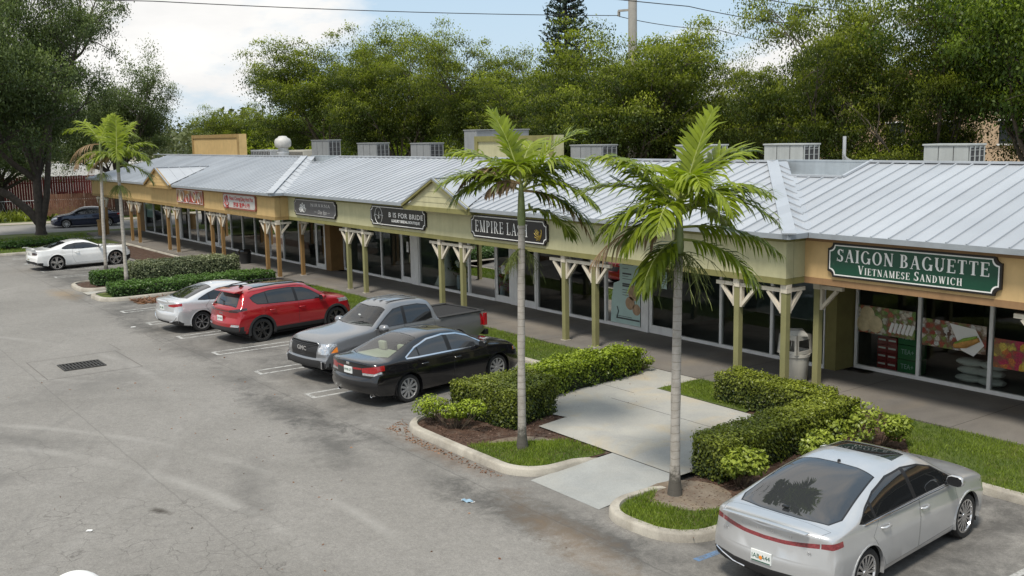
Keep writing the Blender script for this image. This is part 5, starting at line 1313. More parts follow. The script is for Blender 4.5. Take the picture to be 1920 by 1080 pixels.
# ------------------------------------------------------------------ plants
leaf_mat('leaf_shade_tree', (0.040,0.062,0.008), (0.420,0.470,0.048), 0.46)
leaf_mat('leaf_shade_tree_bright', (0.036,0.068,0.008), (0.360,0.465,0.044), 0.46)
leaf_mat('leaf_oak', (0.046,0.072,0.020), (0.235,0.300,0.085), 0.25)
leaf_mat('leaf_far', (0.030,0.045,0.014), (0.105,0.125,0.040), 0.2)
leaf_mat('leaf_pine', (0.016,0.030,0.020), (0.045,0.070,0.045), 0.15)
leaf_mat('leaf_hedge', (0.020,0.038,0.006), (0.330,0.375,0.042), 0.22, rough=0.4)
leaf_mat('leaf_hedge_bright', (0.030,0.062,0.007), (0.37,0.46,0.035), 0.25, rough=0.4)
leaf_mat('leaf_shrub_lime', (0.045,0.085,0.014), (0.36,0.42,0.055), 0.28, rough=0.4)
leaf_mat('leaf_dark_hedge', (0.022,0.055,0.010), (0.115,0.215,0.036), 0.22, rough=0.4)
leaf_mat('leaf_variegated', (0.045,0.070,0.025), (0.36,0.38,0.22), 0.2, rough=0.45)
leaf_mat('grass_blade', (0.044,0.088,0.008), (0.290,0.370,0.042), 0.3)
leaf_mat('leaf_litter', (0.10,0.035,0.015), (0.36,0.20,0.11), 0.1)
leaf_mat('mulch_chip', (0.045,0.022,0.015), (0.24,0.15,0.105), 0.0)
simple('bark', (0.105,0.088,0.070), 0.9, var=0.35, scale=5, bmp=0.6, bscale=25, streak=0.4)
simple('bark_dark', (0.055,0.045,0.038), 0.9, var=0.35, scale=5, bmp=0.6, bscale=25)
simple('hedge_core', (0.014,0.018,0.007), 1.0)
simple('twig', (0.10,0.075,0.05), 0.9)
def palm_bark():
    m, nt, out = new_mat('palm_bark'); p = geo_pos(nt)
    sx = N(nt, 'ShaderNodeSeparateXYZ'); nt.links.new(p, sx.inputs[0]); z = sx.outputs[2]
    a = noise_tex(nt, 7, 6, 0.7, p)
    c = ramp(nt, a, [(0.3, (0.30,0.275,0.24)), (0.7, (0.44,0.41,0.37))])
    ring = fmath(nt, 'FRACT', fmath(nt, 'ADD', fmath(nt, 'MULTIPLY', z, 7.5), fmath(nt, 'MULTIPLY', noise_tex(nt, 2.0, 3, .6, p), 1.2)))
    c = mixc(nt, ramp(nt, ring, [(0.0, (0.85,)*3), (0.13, (0,0,0))]), c, (0.15,0.13,0.105))
    c = mixc(nt, ramp(nt, noise_tex(nt, 3.2, 7, 0.75, p), [(0.50, (0,0,0)), (0.70, (0.6,)*3)]), c, (0.19,0.175,0.14))
    low = fmath(nt, 'SUBTRACT', 1.0, fmath(nt, 'DIVIDE', z, 0.85), clamp=True)
    b = ramp(nt, fmath(nt, 'ADD', fmath(nt, 'MULTIPLY', low, 0.9), fmath(nt, 'MULTIPLY', noise_tex(nt, 9, 6, .75, p), 0.75)), [(0.66, (0,0,0)), (0.84, (0.9,)*3)])
    c = mixc(nt, b, c, (0.06,0.055,0.045))
    pbsdf(nt, out, **{'Base Color': c, 'Roughness': 0.85, 'Normal': bump(nt, a, 0.4, 0.02)})
    MATS['palm_bark'] = m
palm_bark()
simple('crownshaft', (0.17,0.21,0.075), 0.45, var=0.2, scale=5)
leaf_mat('frond_green', (0.020,0.046,0.007), (0.330,0.400,0.030), 0.40, rough=0.35)
leaf_mat('frond_dry', (0.12,0.065,0.040), (0.42,0.31,0.20), 0.25, rough=0.8)
simple('rachis', (0.24,0.27,0.07), 0.5, var=0.15)
simple('rachis_dry', (0.27,0.18,0.09), 0.8, var=0.2)
leaf_mat('flower_stalk', (0.06,0.085,0.018), (0.20,0.24,0.055), 0.2)

def grow_tree(seed, h, spread, trunk_h, trunk_r, nl=7, flat=0.35, layers=True, leaf=0.24, density=55, clump=0.55, lean=0.0, limb_up=0.75):
    """returns (trunk mesh builder, clump centres)"""
    r = np.random.default_rng(seed); T = MB(); clumps = []
    def seg(p, d, L, rad, lvl):
        pts = [p.copy()]; q = p.copy(); dd = d.copy(); n = 5
        for i in range(n):
            dd = dd + Vector(r.normal(0, .13, 3)); dd.z += (0.05 if lvl < 2 else -0.02); dd.normalize()
            q = q + dd*(L/n); pts.append(q.copy())
        T.tube(pts, [rad*(1-0.6*i/n) for i in range(n+1)], 6 if lvl else 8, cap=False)
        if lvl >= 2:
            for i in (3, n): clumps.append((pts[i], lvl))
            return
        kids = [4, 5][lvl] if lvl < 2 else 0
        for k in range(kids):
            t = 0.35+0.65*(k+r.random()*0.7)/kids; i = min(n-1, int(t*n)); f = t*n-i
            base = pts[i].lerp(pts[i+1], min(1, f)); a = r.uniform(0, 2*math.pi)
            side = Vector((math.cos(a), math.sin(a), r.uniform(-0.10, 0.35) if layers else r.uniform(-.4, .7)))
            nd = (dd*0.55+side).normalized()
            seg(base, nd, L*r.uniform(.48, .72), rad*0.42, lvl+1)
        seg(pts[-1], dd, L*0.5, rad*.35, lvl+1 if lvl else 2)
    top = Vector((lean*trunk_h, 0, trunk_h)); tp = [Vector((0,0,-0.1)), Vector((lean*trunk_h*.3, r.normal(0,.05), trunk_h*.4)), top]
    T.tube([tp[0], tp[0]+Vector((0,0,.35)), tp[1], tp[2]], [trunk_r*1.5, trunk_r*1.05, trunk_r*.9, trunk_r*.75], 10, cap=False)
    for k in range(nl):
        a = 2*math.pi*(k+r.random()*.6)/nl
        up = limb_up*r.uniform(.45, 1.5)
        d = Vector((math.cos(a), math.sin(a), up)).normalized()
        zb = trunk_h*r.uniform(.72, 1.0); b = Vector((top.x*zb/trunk_h, 0, zb))
        L = min(spread/max(.3, math.hypot(d.x, d.y)), (h-trunk_h)/max(.2, d.z))*r.uniform(.62, .80)
        seg(b, d, L, trunk_r*.5, 0)
    return T, clumps, r
def make_tree(name, seed, h, spread, trunk_h, trunk_r, mat, bark='bark', leaf=0.24, density=60, clump=0.55, flat=0.35, zmin=None, **kw):
    T, cl, r = grow_tree(seed, h, spread, trunk_h, trunk_r, leaf=leaf, **kw)
    C = np.array([p[:] for p, l in cl]); n = len(C)
    k = density
    cs_ = r.uniform(.65, 1.35, (n, 1, 1)); off = r.normal(size=(n, k, 3))*np.array([clump, clump, clump*flat])*cs_; off[..., 2] -= .12*(off[..., 0]**2+off[..., 1]**2)/clump
    cen = (C[:, None, :]+off).reshape(-1, 3)
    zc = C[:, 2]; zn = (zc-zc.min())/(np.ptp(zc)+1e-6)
    tone = np.repeat(0.10+0.40*zn+r.normal(0, .13, n), k)+0.24*np.clip(off[..., 2].reshape(-1)/(clump*flat), -1.3, 1.3)+r.normal(0, .07, n*k)  # crown and clump tops lighter, undersides darker: shading put into the leaf tone
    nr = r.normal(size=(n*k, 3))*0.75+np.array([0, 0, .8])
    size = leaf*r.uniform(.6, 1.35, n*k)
    root = empty(name)
    T.build('trunk', MATS[bark], root, smooth=60)
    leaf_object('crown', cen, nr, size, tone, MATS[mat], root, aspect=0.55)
    return root
def place(root, first, x, y, s, rz, label, sz=None, group=None, cat='tree', z=0.0):
    o = root if first else copy_tree(root)
    o.location = (x, y, z); o.rotation_euler = (0, 0, rz); o.scale = (s, s, sz or s)
    return tag(o, label, cat, group)

# shade trees behind the plaza
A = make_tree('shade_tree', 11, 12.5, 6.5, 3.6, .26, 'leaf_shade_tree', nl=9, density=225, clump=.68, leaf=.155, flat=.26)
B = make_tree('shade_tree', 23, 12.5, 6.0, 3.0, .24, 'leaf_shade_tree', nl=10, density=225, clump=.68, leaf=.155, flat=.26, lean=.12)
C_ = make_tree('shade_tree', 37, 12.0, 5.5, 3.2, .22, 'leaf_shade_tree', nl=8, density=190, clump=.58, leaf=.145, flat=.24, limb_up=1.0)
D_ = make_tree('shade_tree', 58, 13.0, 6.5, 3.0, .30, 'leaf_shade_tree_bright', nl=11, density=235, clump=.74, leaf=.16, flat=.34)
GR = 'shade trees behind the plaza'
rows = [   # first use, mesh, x, y, spread, height scale, turn, label
 (A, 0, -85.8, 42.0, .95, 1.43, 0.3, 'wide crowned shade tree behind the tan roof, its trunk beside the rooftop fan'),
 (B, 0, -74.2, 42.5, .82, 1.41, 1.2, 'tall spreading shade tree behind the middle roof units, left of the sky dip'),
 (B, 1, -113.0, 44.5, .72, 1.00, 2.6, 'feathery lower shade tree at the left end of the tree row'),
 (A, 1, -62.5, 43.5, .66, 1.18, 3.9, 'narrow shade tree just right of the sky dip'),
 (C_, 0, -55.5, 43.0, .88, .97, 0.8, 'shade tree in front of the tall dark conifer'),
 (A, 1, -49.0, 45.0, .74, 1.06, 5.1, 'shade tree right of the tall dark conifer'),
 (B, 1, -42.2, 39.3, .80, 1.19, 4.4, 'dense shade tree whose top hides the foot of the concrete power pole'),
 (C_, 1, -36.6, 43.0, .52, .92, 2.1, 'airy half bare shade tree right of the concrete power pole'),
 (A, 1, -30.2, 41.5, .60, 1.16, 1.9, 'broad shade tree with leaning limbs in front of the beige building'),
 (C_, 1, -24.9, 40.5, .62, 1.08, 3.0, 'slim shade tree between the broad one and the rightmost big tree'),
 (D_, 0, -20.2, 41.0, .72, 1.26, 0.4, 'largest bright green shade tree at the right edge of the photo'),
 (D_, 1, -122.0, 56.0, .85, .85, 2.2, 'rounded green tree far behind the tan sign wall'),
 (B, 1, -72.5, 55.0, .80, .88, 5.6, 'shade tree in the second row behind the sky dip'),
 (D_, 1, -98.0, 56.0, .85, .85, 4.1, 'second row tree showing dark between the two tall left shade trees'),
 (D_, 1, -61.0, 57.0, .80, .85, 3.3, 'dark second row tree behind the tall conifer trunk'),
 (A, 1, -50.5, 58.0, .80, .88, 2.7, 'second row tree behind the concrete power pole'),
 (D_, 1, -14.0, 46.0, .9, 1.0, 1.2, 'bright tree beyond the right hand rooftop units'),
]
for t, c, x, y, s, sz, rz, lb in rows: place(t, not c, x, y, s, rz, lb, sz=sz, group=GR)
# low bushes closing the view under the crowns
def bush_mesh(name, seed, rx, ry, rz_, n, mat, leaf=.22, core=True):
    r = np.random.default_rng(seed)
    root = empty(name)
    d = r.normal(size=(n, 3)); d[:, 2] = np.abs(d[:, 2])*0.9-0.05; d /= np.linalg.norm(d, axis=1, keepdims=True)
    lob = 1+0.22*np.sin(d[:, 0]*5+seed)*np.cos(d[:, 1]*6)+0.16*np.sin(d[:, 2]*9+d[:, 0]*7)
    rad = lob*(0.72+0.30*r.random(n)**0.6)
    cen = d*rad[:, None]*np.array([rx, ry, rz_]); cen[:, 2] = np.maximum(cen[:, 2], .03)
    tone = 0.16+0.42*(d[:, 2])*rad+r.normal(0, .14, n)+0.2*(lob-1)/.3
    if core:
        cb = MB(); cb.lathe([(0.02, rz_*.72), (rx*.45, rz_*.62), (rx*.66, rz_*.35), (rx*.66, .0)], n=12); o = cb.build('inner_growth', MATS['hedge_core'], root); o.scale = (1, ry/rx, 1)
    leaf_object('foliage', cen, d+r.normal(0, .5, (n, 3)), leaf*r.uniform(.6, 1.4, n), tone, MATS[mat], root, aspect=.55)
    return root
W1 = bush_mesh('understorey_bush', 3, 5.0, 3.2, 4.6, 9000, 'leaf_shade_tree', .30)
W2 = bush_mesh('understorey_bush', 5, 4.2, 3.0, 3.9, 8000, 'leaf_shade_tree', .28)
GB = 'dark bushes under the shade trees'
LBB = 'dark bush filling the gap between the shade trees and the plaza roof'
for i, (x, y, s) in enumerate(((-108,44,1.25),(-100,43,1.1),(-92,46,1.2),(-83,47,1.2),(-76,48,1.15),(-69,46,1.15),(-62,47,1.1),(-55,48,1.1),(-48,49,1.1),(-42.5,49,1.05),(-19.0,45,.8),(-15,46,.9),(-117,48,1.3),(-9,48,1.0))):
    p = W1 if i % 2 == 0 else W2
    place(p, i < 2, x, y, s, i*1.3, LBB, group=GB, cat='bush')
# oaks over the street at the left
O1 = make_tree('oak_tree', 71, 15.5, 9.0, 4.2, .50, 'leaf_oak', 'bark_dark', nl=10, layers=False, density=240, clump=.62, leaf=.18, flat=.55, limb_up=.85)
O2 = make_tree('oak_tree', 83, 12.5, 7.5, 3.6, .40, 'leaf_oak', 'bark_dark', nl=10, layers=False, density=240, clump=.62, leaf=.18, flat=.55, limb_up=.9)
place(O1, True, -73.4, 14.6, .62, 2.2, 'big oak with dark forked trunk beside the street, nearest the white coupe', sz=1.12, group='oaks along the street')
place(O2, True, -87.0, 23.4, .62, 0.4, 'rounder oak beyond the street, just left of the plaza', sz=.90, group='oaks along the street')
place(O2, False, -66.5, 8.6, .80, 3.5, 'oak hanging into the picture at the left edge', sz=1.30, group='oaks along the street')
place(O1, False, -98.0, 16.5, .62, 4.6, 'oak on the far side of the street, behind the forked oak', group='oaks along the street')
# forked trunk of the front oak: its big low limb to the left
m = MB()
m.tube([(0,0,.6),(-.25,-.9,1.4),(-.9,-2.6,2.4),(-1.3,-5.2,3.2),(-1.4,-8.5,4.6)], [.36,.32,.26,.20,.10], 10, cap=False)
m.tube([(0,0,.3),(.25,.85,2.4),(.35,1.3,4.6),(.5,2.0,7.5)], [.40,.33,.28,.14], 10, cap=False)
ob = O1; w = m.build('limb', MATS['bark_dark'], ob, smooth=60); w.rotation_euler = (0,0,-2.2)
# conifer
def conifer():
    root = empty('norfolk_pine', (-63.5, 52.0, 0), 0, 'tall dark conifer with tiered branches rising above the shade trees', 'tree')
    H_ = 22.5; m = MB(); m.tube([(0,0,0),(0,0,H_)], [.30,.05], 8); m.build('trunk', MATS['bark_dark'], root)
    r = np.random.default_rng(9); cs, ns, sz, tn, al = [], [], [], [], []; b = MB()
    z = 3.0
    while z < H_-.3:
        f = 1-(z-3)/(H_-3); L = 0.35+2.9*f**.8; k = 7
        a0 = r.uniform(0, 6.28)
        for i in range(k):
            a = a0+2*math.pi*i/k+r.normal(0, .1); d = np.array([math.cos(a), math.sin(a), 0])
            LL = L*r.uniform(.8, 1.1); n = int(20*LL)+6
            b.tube([(0,0,z), (d[0]*LL*.6,d[1]*LL*.6,z-.05*LL), (d[0]*LL,d[1]*LL,z+.22*LL)], [.035,.025,.01], 4, cap=False)
            t = r.uniform(.15, 1.0, n); c = d*(t*LL)[:, None]+r.normal(0, .09, (n, 3))*(0.5+t[:, None]); c[:, 2] += z+.25*LL*t**2.2-.04+np.abs(r.normal(0, .10, n))
            cs.append(c); al.append(np.tile(d+np.array([0,0,.5]), (n, 1))+r.normal(0, .5, (n, 3))); ns.append(r.normal(size=(n, 3))); sz.append(r.uniform(.25, .48, n)); tn.append(r.uniform(.1, .8, n))
        z += 0.50+0.16*f
    b.build('branches', MATS['bark_dark'], root)
    leaf_object('needles', np.concatenate(cs), np.concatenate(ns), np.concatenate(sz), np.concatenate(tn), MATS['leaf_pine'], root, aspect=.40, along=np.concatenate(al))
conifer()
# distant wood line
def treeline():
    r = np.random.default_rng(4); n = 26000
    x = r.uniform(-330, 60, n); y = 95+r.normal(0, 6, n)
    top = 8.5+2.2*np.sin(x*.09)+1.5*np.sin(x*.23+1)+.9*np.sin(x*.51)
    z = top*r.random(n)**.55
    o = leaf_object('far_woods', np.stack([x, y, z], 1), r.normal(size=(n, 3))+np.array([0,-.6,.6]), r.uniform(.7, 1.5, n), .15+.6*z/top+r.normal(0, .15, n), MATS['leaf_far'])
    tag(o, 'distant band of woods behind everything', 'woods', kind='stuff')
    n = 9000; y = r.uniform(-70, 95, n); x = -190+r.normal(0, 6, n); top = 9+2*np.sin(y*.1)+1.5*np.sin(y*.27); z = top*r.random(n)**.55
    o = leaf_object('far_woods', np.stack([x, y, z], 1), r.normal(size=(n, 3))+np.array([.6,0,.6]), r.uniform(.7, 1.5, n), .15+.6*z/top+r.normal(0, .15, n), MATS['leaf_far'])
    tag(o, 'distant band of woods past the street', 'woods', kind='stuff')
treeline()

# ---- palms
def frond(root, base, az, elev, L, droop, seed, dry=0.0, n=32, ll=.62, vee=.5, twist=0.0, hang=0.35, tone0=.45):
    """one pinnate leaf as a part: midrib plus folded leaflets"""
    r = np.random.default_rng(seed); S = 14
    p = Vector(base); d = Vector((math.cos(az)*math.cos(elev), math.sin(az)*math.cos(elev), math.sin(elev))); pts = [p.copy()]; ds = [d.copy()]
    for i in range(S):
        d = (d+Vector((0,0,-droop/S*(0.6+1.2*i/S)))).normalized(); p = p+d*(L/S); pts.append(p.copy()); ds.append(d.copy())
    m = MB(); m.tube(pts, [.022*(1-.85*i/S)+.003 for i in range(S+1)], 5)
    tn = [0.5]*len(m.f); mi0 = len(m.f)
    sidev = Vector((-math.sin(az), math.cos(az), 0))
    for sg in (-1, 1):
        for k in range(n):
            t = .12+.88*(k+.5)/n; i = min(S-1, int(t*S)); f = t*S-i
            b = pts[i].lerp(pts[i+1], f); dd = ds[i]; up = sidev.cross(dd); up = up if up.z > 0 else -up
            env = (math.sin(math.pi*min(1, .12+.80*t))**.55)*(1.0-.35*max(0, t-.7)/.3)
            l = ll*env*r.uniform(.70, 1.15)
            fw = .65+.95*t
            dv = (sidev*sg*(1.0)+dd*fw+up*vee*r.uniform(.2, 1.4)).normalized()
            w = .040*(.6+.4*env)*r.uniform(.85, 1.15)
            q = b.copy(); lp = []; cur = dv.copy(); hk = hang*r.uniform(.5, 1.5)*(1.6 if dry > .5 else 1)
            for s in range(4):
                lp.append((q.copy(), cur.copy())); cur = (cur+Vector((0,0,-hk*(.5+s*.55)))).normalized(); q = q+cur*(l/3)
            nrm = up
            vs = []
            for (c, cd), wd in zip(lp, (w*.45, w, w*.85, .001)):
                sd = cd.cross(nrm)
                if sd.length < 1e-4: sd = dd.copy()
                sd.normalize(); vs += [c-sd*wd*.8, c+sd*wd*.8]
            m.add(vs, [(2*s, 2*s+1, 2*s+3, 2*s+2) for s in range(3)], 1)
            tt = tone0+r.normal(0, .13)+.16*up.z-.08
            tn += [tt, tt+.04, tt-.03]
    dryp = dry > .5
    o = m.build('frond', [MATS['rachis_dry' if dryp else 'rachis'], MATS['frond_dry' if dryp else 'frond_green']], root)
    at = o.data.attributes.new('tone', 'FLOAT', 'FACE'); at.data.foreach_set('value', np.clip(np.array(tn, np.float32), 0, 1))
    return o
IMR = math.atan2(.808, .589)       # azimuth of the photo's right-hand direction
def palm(x, y, h, r0, label, fr, stalk=None, seed=1, bend=(0,0)):
    root = empty('palm_tree', (x, y, .08), 0, label, 'palm tree', 'palms in the parking islands')
    m = MB(); K = 14; rr = random.Random(seed)
    pts = []; rad = []
    for i in range(K+1):
        t = i/K; z = h*t; pts.append((bend[0]*t*t, bend[1]*t*t, z)); rad.append(r0*(1.0-.22*t)+(.045 if i == 0 else .006 if i == 1 else 0)+rr.uniform(-.004, .004))
    m.tube(pts, rad, 12); m.build('trunk', MATS['palm_bark'], root, smooth=60)
    top = Vector(pts[-1]); c = MB()
    c.tube([top-Vector((0,0,.02)), top+Vector((0,0,.12)), top+Vector((0,0,.5)), top+Vector((0,0,.80))], [r0*.82, r0*1.0, r0*.75, r0*.38], 12); c.build('crownshaft', MATS['crownshaft'], root, smooth=60)
    for i, f in enumerate(fr):
        a, e, L, dr = f[:4]; k = f[4] if len(f) > 4 else {}
        b = top+Vector((0,0,.62+.12*(i % 3)*(1 if e > .3 else -1.6)))
        frond(root, b, IMR+R_(a), e, L, dr, seed*100+i, **k)
    if stalk:
        zs, spread, n, drop = stalk; r = np.random.default_rng(seed+5); s = MB(); tn = []
        for k in range(n):
            a = r.uniform(0, 2*math.pi); L = spread*r.uniform(.5, 1.1)
            p0 = Vector((bend[0], bend[1], zs)); d = Vector((math.cos(a), math.sin(a), r.uniform(-.1, .55))).normalized()*r.uniform(.5, 1); pts = [p0]; q = p0.copy()
            for i in range(5):
                d = d+Vector((0,0,-.26*drop)); q = q+d*(L/5); pts.append(q.copy())
            for j in range(2, 6):
                for e_ in range(2):
                    bb = pts[j-1].lerp(pts[j], r.random()); v = (d.normalized()*.6+Vector(r.normal(0, .45, 3))+Vector((0,0,-.35)))*.16
                    s.tube([bb, bb+v*.6, bb+v+Vector((0,0,-.05))], [.005,.004,.002], 3, cap=False)
            s.tube(pts, [.008,.007,.006,.005,.004,.002], 4, cap=False)
        o = s.build('flower_stalk', MATS['flower_stalk'], root)
        at = o.data.attributes.new('tone', 'FLOAT', 'FACE'); at.data.foreach_set('value', r.uniform(.2, .9, len(o.data.polygons)).astype(np.float32))
    return root
DRY = dict(dry=1, tone0=.45, hang=.55, vee=.0)
# azimuths are given from the photo's right, anticlockwise seen from above (90 = away from the camera)
palm(-15.05, 11.15, 4.30, .080, 'palm left of the concrete path, with brown dead fronds below its crown',
  [(12,1.05,1.65,.95,dict(tone0=.72,vee=.5,hang=.18,n=36,ll=.56)), (140,1.25,1.50,.70,dict(tone0=.64,vee=.5,hang=.18,n=34,ll=.50)), (75,.9,1.5,1.1,dict(tone0=.6,vee=.5,n=32)), (168,.50,1.55,.80,dict(tone0=.52,hang=.25)), (195,.42,1.60,.85,dict(tone0=.40,hang=.25)), (8,.42,1.55,1.05,dict(tone0=.45,n=33)), (-22,.40,1.6,1.25,dict(tone0=.45,n=33)), (60,.5,1.5,1.1,dict(tone0=.35)), (130,.4,1.5,1.2,dict(tone0=.35)), (-8,.0,1.6,1.15,dict(tone0=.28,n=33,hang=.5)), (-95,1.0,.9,1.5,dict(tone0=.5)), (35,.2,1.4,1.4,dict(tone0=.3)), (30,.75,1.6,1.0,dict(tone0=.62)), (160,.8,1.6,.95,dict(tone0=.6)), (-30,.65,1.5,1.2,dict(tone0=.55)),
   (188,.55,1.45,1.45,dict(tone0=.28,n=31,hang=.4)), (205,.45,.80,1.4,dict(DRY,ll=.36)), (172,.62,1.40,1.75,dict(DRY,ll=.34)), (-10,.0,1.75,1.5,dict(DRY,n=16,ll=.36))],
  stalk=(3.85,.50,26,1.15), seed=3, bend=(.03,.05))
palm(-11.45, 11.60, 4.0, .085, 'palm with flower sprays under its crown, beside the silver sedan',
  [(40,1.22,1.85,.50,dict(tone0=.60,vee=.5,hang=.15,n=38,ll=.50)), (95,.85,1.6,1.1,dict(tone0=.6,vee=.5,n=32)), (-85,.85,1.4,1.4,dict(tone0=.62,vee=.5,n=32)), (150,.95,1.5,.85,dict(tone0=.60,n=33,vee=.4)), (172,.60,1.7,.95,dict(tone0=.52,n=33,hang=.25)), (28,.85,1.5,.75,dict(tone0=.66,n=33,hang=.15)), (8,.55,1.65,.80,dict(tone0=.58,n=33,hang=.25)), (-15,.42,1.65,1.2,dict(tone0=.50,n=33)), (-60,.65,1.4,1.6,dict(tone0=.55,n=31)), (-115,.65,1.4,1.7,dict(tone0=.55,n=31)), (200,.40,1.45,1.5,dict(tone0=.45)), (105,.5,1.5,1.1,dict(tone0=.38)), (45,.4,1.5,1.2,dict(tone0=.38)), (-4,.12,1.75,.80,dict(tone0=.42,n=35,hang=.75)), (-30,.05,1.6,1.25,dict(tone0=.34,n=33,hang=.7)), (160,.3,1.5,1.2,dict(tone0=.35)), (15,.95,1.6,.9,dict(tone0=.62)), (175,.85,1.6,.9,dict(tone0=.58)), (-25,.8,1.5,1.2,dict(tone0=.6)),
   (183,.18,1.65,1.20,dict(DRY,n=18)), (222,-.1,1.2,1.4,dict(tone0=.3,hang=.7)), (-150,.3,1.3,1.6,dict(tone0=.4,hang=.6))],
  stalk=(4.02,.85,44,1.15), seed=8, bend=(-.02,.08))
palm(-43.35, 11.75, 4.75, .085, 'right one of the two slim palms by the far hedges',
  [(10,.75,1.7,1.1,dict(tone0=.6)), (60,1.15,1.6,.8,dict(tone0=.6)), (140,.8,1.7,1.1,dict(tone0=.6)), (185,.5,1.7,1.3), (-20,.45,1.75,1.5), (-70,.5,1.5,1.6), (230,.4,1.5,1.6), (90,.5,1.6,1.2), (0,.2,1.7,1.5,dict(tone0=.35)), (200,.1,1.6,1.6,dict(DRY,n=20)), (100,1.4,1.5,.4,dict(tone0=.65))],
  stalk=(4.2,.7,40,1.1), seed=12)
palm(-48.4, 12.25, 5.25, .080, 'left one of the two slim palms by the far hedges, taller and leaning',
  [(15,.7,1.8,1.1,dict(tone0=.6)), (150,.95,1.8,1.0,dict(tone0=.66)), (175,.7,1.8,1.1,dict(tone0=.6)), (60,1.2,1.6,.7,dict(tone0=.62)), (-40,.4,1.7,1.6), (230,.3,1.6,1.7,dict(DRY,n=22)), (200,.15,1.7,1.6,dict(DRY,n=22)), (100,.5,1.6,1.2), (-5,.1,1.6,1.6,dict(tone0=.35))],
  stalk=(4.6,.5,26,1.1), seed=15, bend=(-.2,.2))

# ---- hedges and shrubs
def hedge(label, P, z1, dens, mat, leaf=.05, rough=.05, z0=.10, top_tone=.18, seed=1, group=None, name='hedge', sparse=0.0, cat='hedge'):
    """clipped hedge on a plan outline: dark core, leaves thick over top and sides"""
    r = np.random.default_rng(seed)
    if p_area(P) < 0: P = P[::-1]
    cx = sum(p[0] for p in P)/len(P); cy = sum(p[1] for p in P)/len(P)
    root = empty(name, (cx, cy, 0), 0, label, cat, group)
    Q = [(x-cx, y-cy) for x, y in P]
    c = MB(); c.prism(p_offset(Q, -.10), z0-.05, z1-.11); c.build('inner_growth', MATS['hedge_core'], root)
    cs, ns, tn = [], [], []
    def noi(a): return np.sin(a[:, 0]*3.1+seed)*np.cos(a[:, 1]*2.7)*.5+np.sin(a[:, 0]*7.3+a[:, 2]*6)*np.cos(a[:, 1]*6.1+seed)*.35+np.sin(a[:, 2]*8.0+a[:, 1]*11)*.2
    xs = [q[0] for q in Q]; ys = [q[1] for q in Q]
    A = abs(p_area(Q)); n = int(A*dens*1.15*3)
    x = r.uniform(min(xs), max(xs), n); y = r.uniform(min(ys), max(ys), n)
    ins = np.array([p_inside(Q, a, b) for a, b in zip(x, y)]); x, y = x[ins], y[ins]
    k = min(len(x), int(A*dens)); x, y = x[:k], y[:k]
    a = np.stack([x, y, np.full(k, z1)], 1); bumpz = noi(a)*rough*1.3
    a[:, 2] += bumpz+r.normal(0, rough*.5, k); cs.append(a); ns.append(np.tile([0,0,1.], (k, 1))+r.normal(0, .42, (k, 3))); tn.append(.40+top_tone+.9*bumpz/ (rough*2+1e-3)*.12+r.normal(0, .17, k))  # lit look of the hedge top is put into its leaf tone
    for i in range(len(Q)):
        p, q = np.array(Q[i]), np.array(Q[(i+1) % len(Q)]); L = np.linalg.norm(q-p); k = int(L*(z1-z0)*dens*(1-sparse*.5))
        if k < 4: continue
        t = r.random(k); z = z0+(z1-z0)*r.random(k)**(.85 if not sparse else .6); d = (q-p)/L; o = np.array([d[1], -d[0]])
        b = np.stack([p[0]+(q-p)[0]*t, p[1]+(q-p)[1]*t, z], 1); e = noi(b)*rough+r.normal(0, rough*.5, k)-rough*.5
        b[:, 0] += o[0]*e; b[:, 1] += o[1]*e; cs.append(b); ns.append(np.tile([o[0], o[1], .35], (k, 1))+r.normal(0, .5, (k, 3))); tn.append(.10+.30*((z-z0)/(z1-z0))**1.5+e/(rough*3+1e-3)*.25+r.normal(0, .14, k))  # side leaves darker towards the foot, shade put into their tone
    C = np.concatenate(cs); NN = np.concatenate(ns); TT = np.concatenate(tn); sp = r.random(len(C)) < .03
    C[sp] += NN[sp]/np.linalg.norm(NN[sp], axis=1, keepdims=True)*r.uniform(.02, .08, (sp.sum(), 1)); TT[sp] += .16
    hole = (np.sin(C[:, 0]*4.3+seed*2)*np.sin(C[:, 1]*3.7+seed)+np.sin(C[:, 2]*5+C[:, 0]*2.2)*.5) > 1.02; kp = ~(hole & (r.random(len(C)) < .6)); C, NN, TT = C[kp], NN[kp], TT[kp]
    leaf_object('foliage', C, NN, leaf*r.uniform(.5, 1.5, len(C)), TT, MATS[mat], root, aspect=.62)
    return root
def rect(x0, x1, y0, y1): return [(x0,y0),(x1,y0),(x1,y1),(x0,y1)]
HG = 'clipped hedges along the concrete path'
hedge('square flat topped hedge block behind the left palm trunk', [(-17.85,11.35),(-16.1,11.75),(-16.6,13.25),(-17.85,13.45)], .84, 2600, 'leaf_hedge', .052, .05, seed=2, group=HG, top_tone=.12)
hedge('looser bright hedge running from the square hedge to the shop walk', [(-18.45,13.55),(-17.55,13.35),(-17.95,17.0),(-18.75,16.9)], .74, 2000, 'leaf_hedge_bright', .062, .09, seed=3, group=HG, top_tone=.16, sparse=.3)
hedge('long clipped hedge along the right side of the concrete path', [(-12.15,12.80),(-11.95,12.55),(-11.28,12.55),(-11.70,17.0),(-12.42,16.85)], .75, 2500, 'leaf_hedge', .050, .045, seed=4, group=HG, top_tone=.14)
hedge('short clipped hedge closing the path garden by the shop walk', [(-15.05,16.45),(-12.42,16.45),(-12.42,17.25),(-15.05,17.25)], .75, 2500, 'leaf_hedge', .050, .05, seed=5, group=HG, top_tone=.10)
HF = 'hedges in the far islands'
hedge('short dark hedge at the front of the left far island', [(-45.3,10.75),(-44.05,10.75),(-44.0,12.0),(-45.4,12.2)], .62, 900, 'leaf_dark_hedge', .075, .06, seed=6, group=HF)
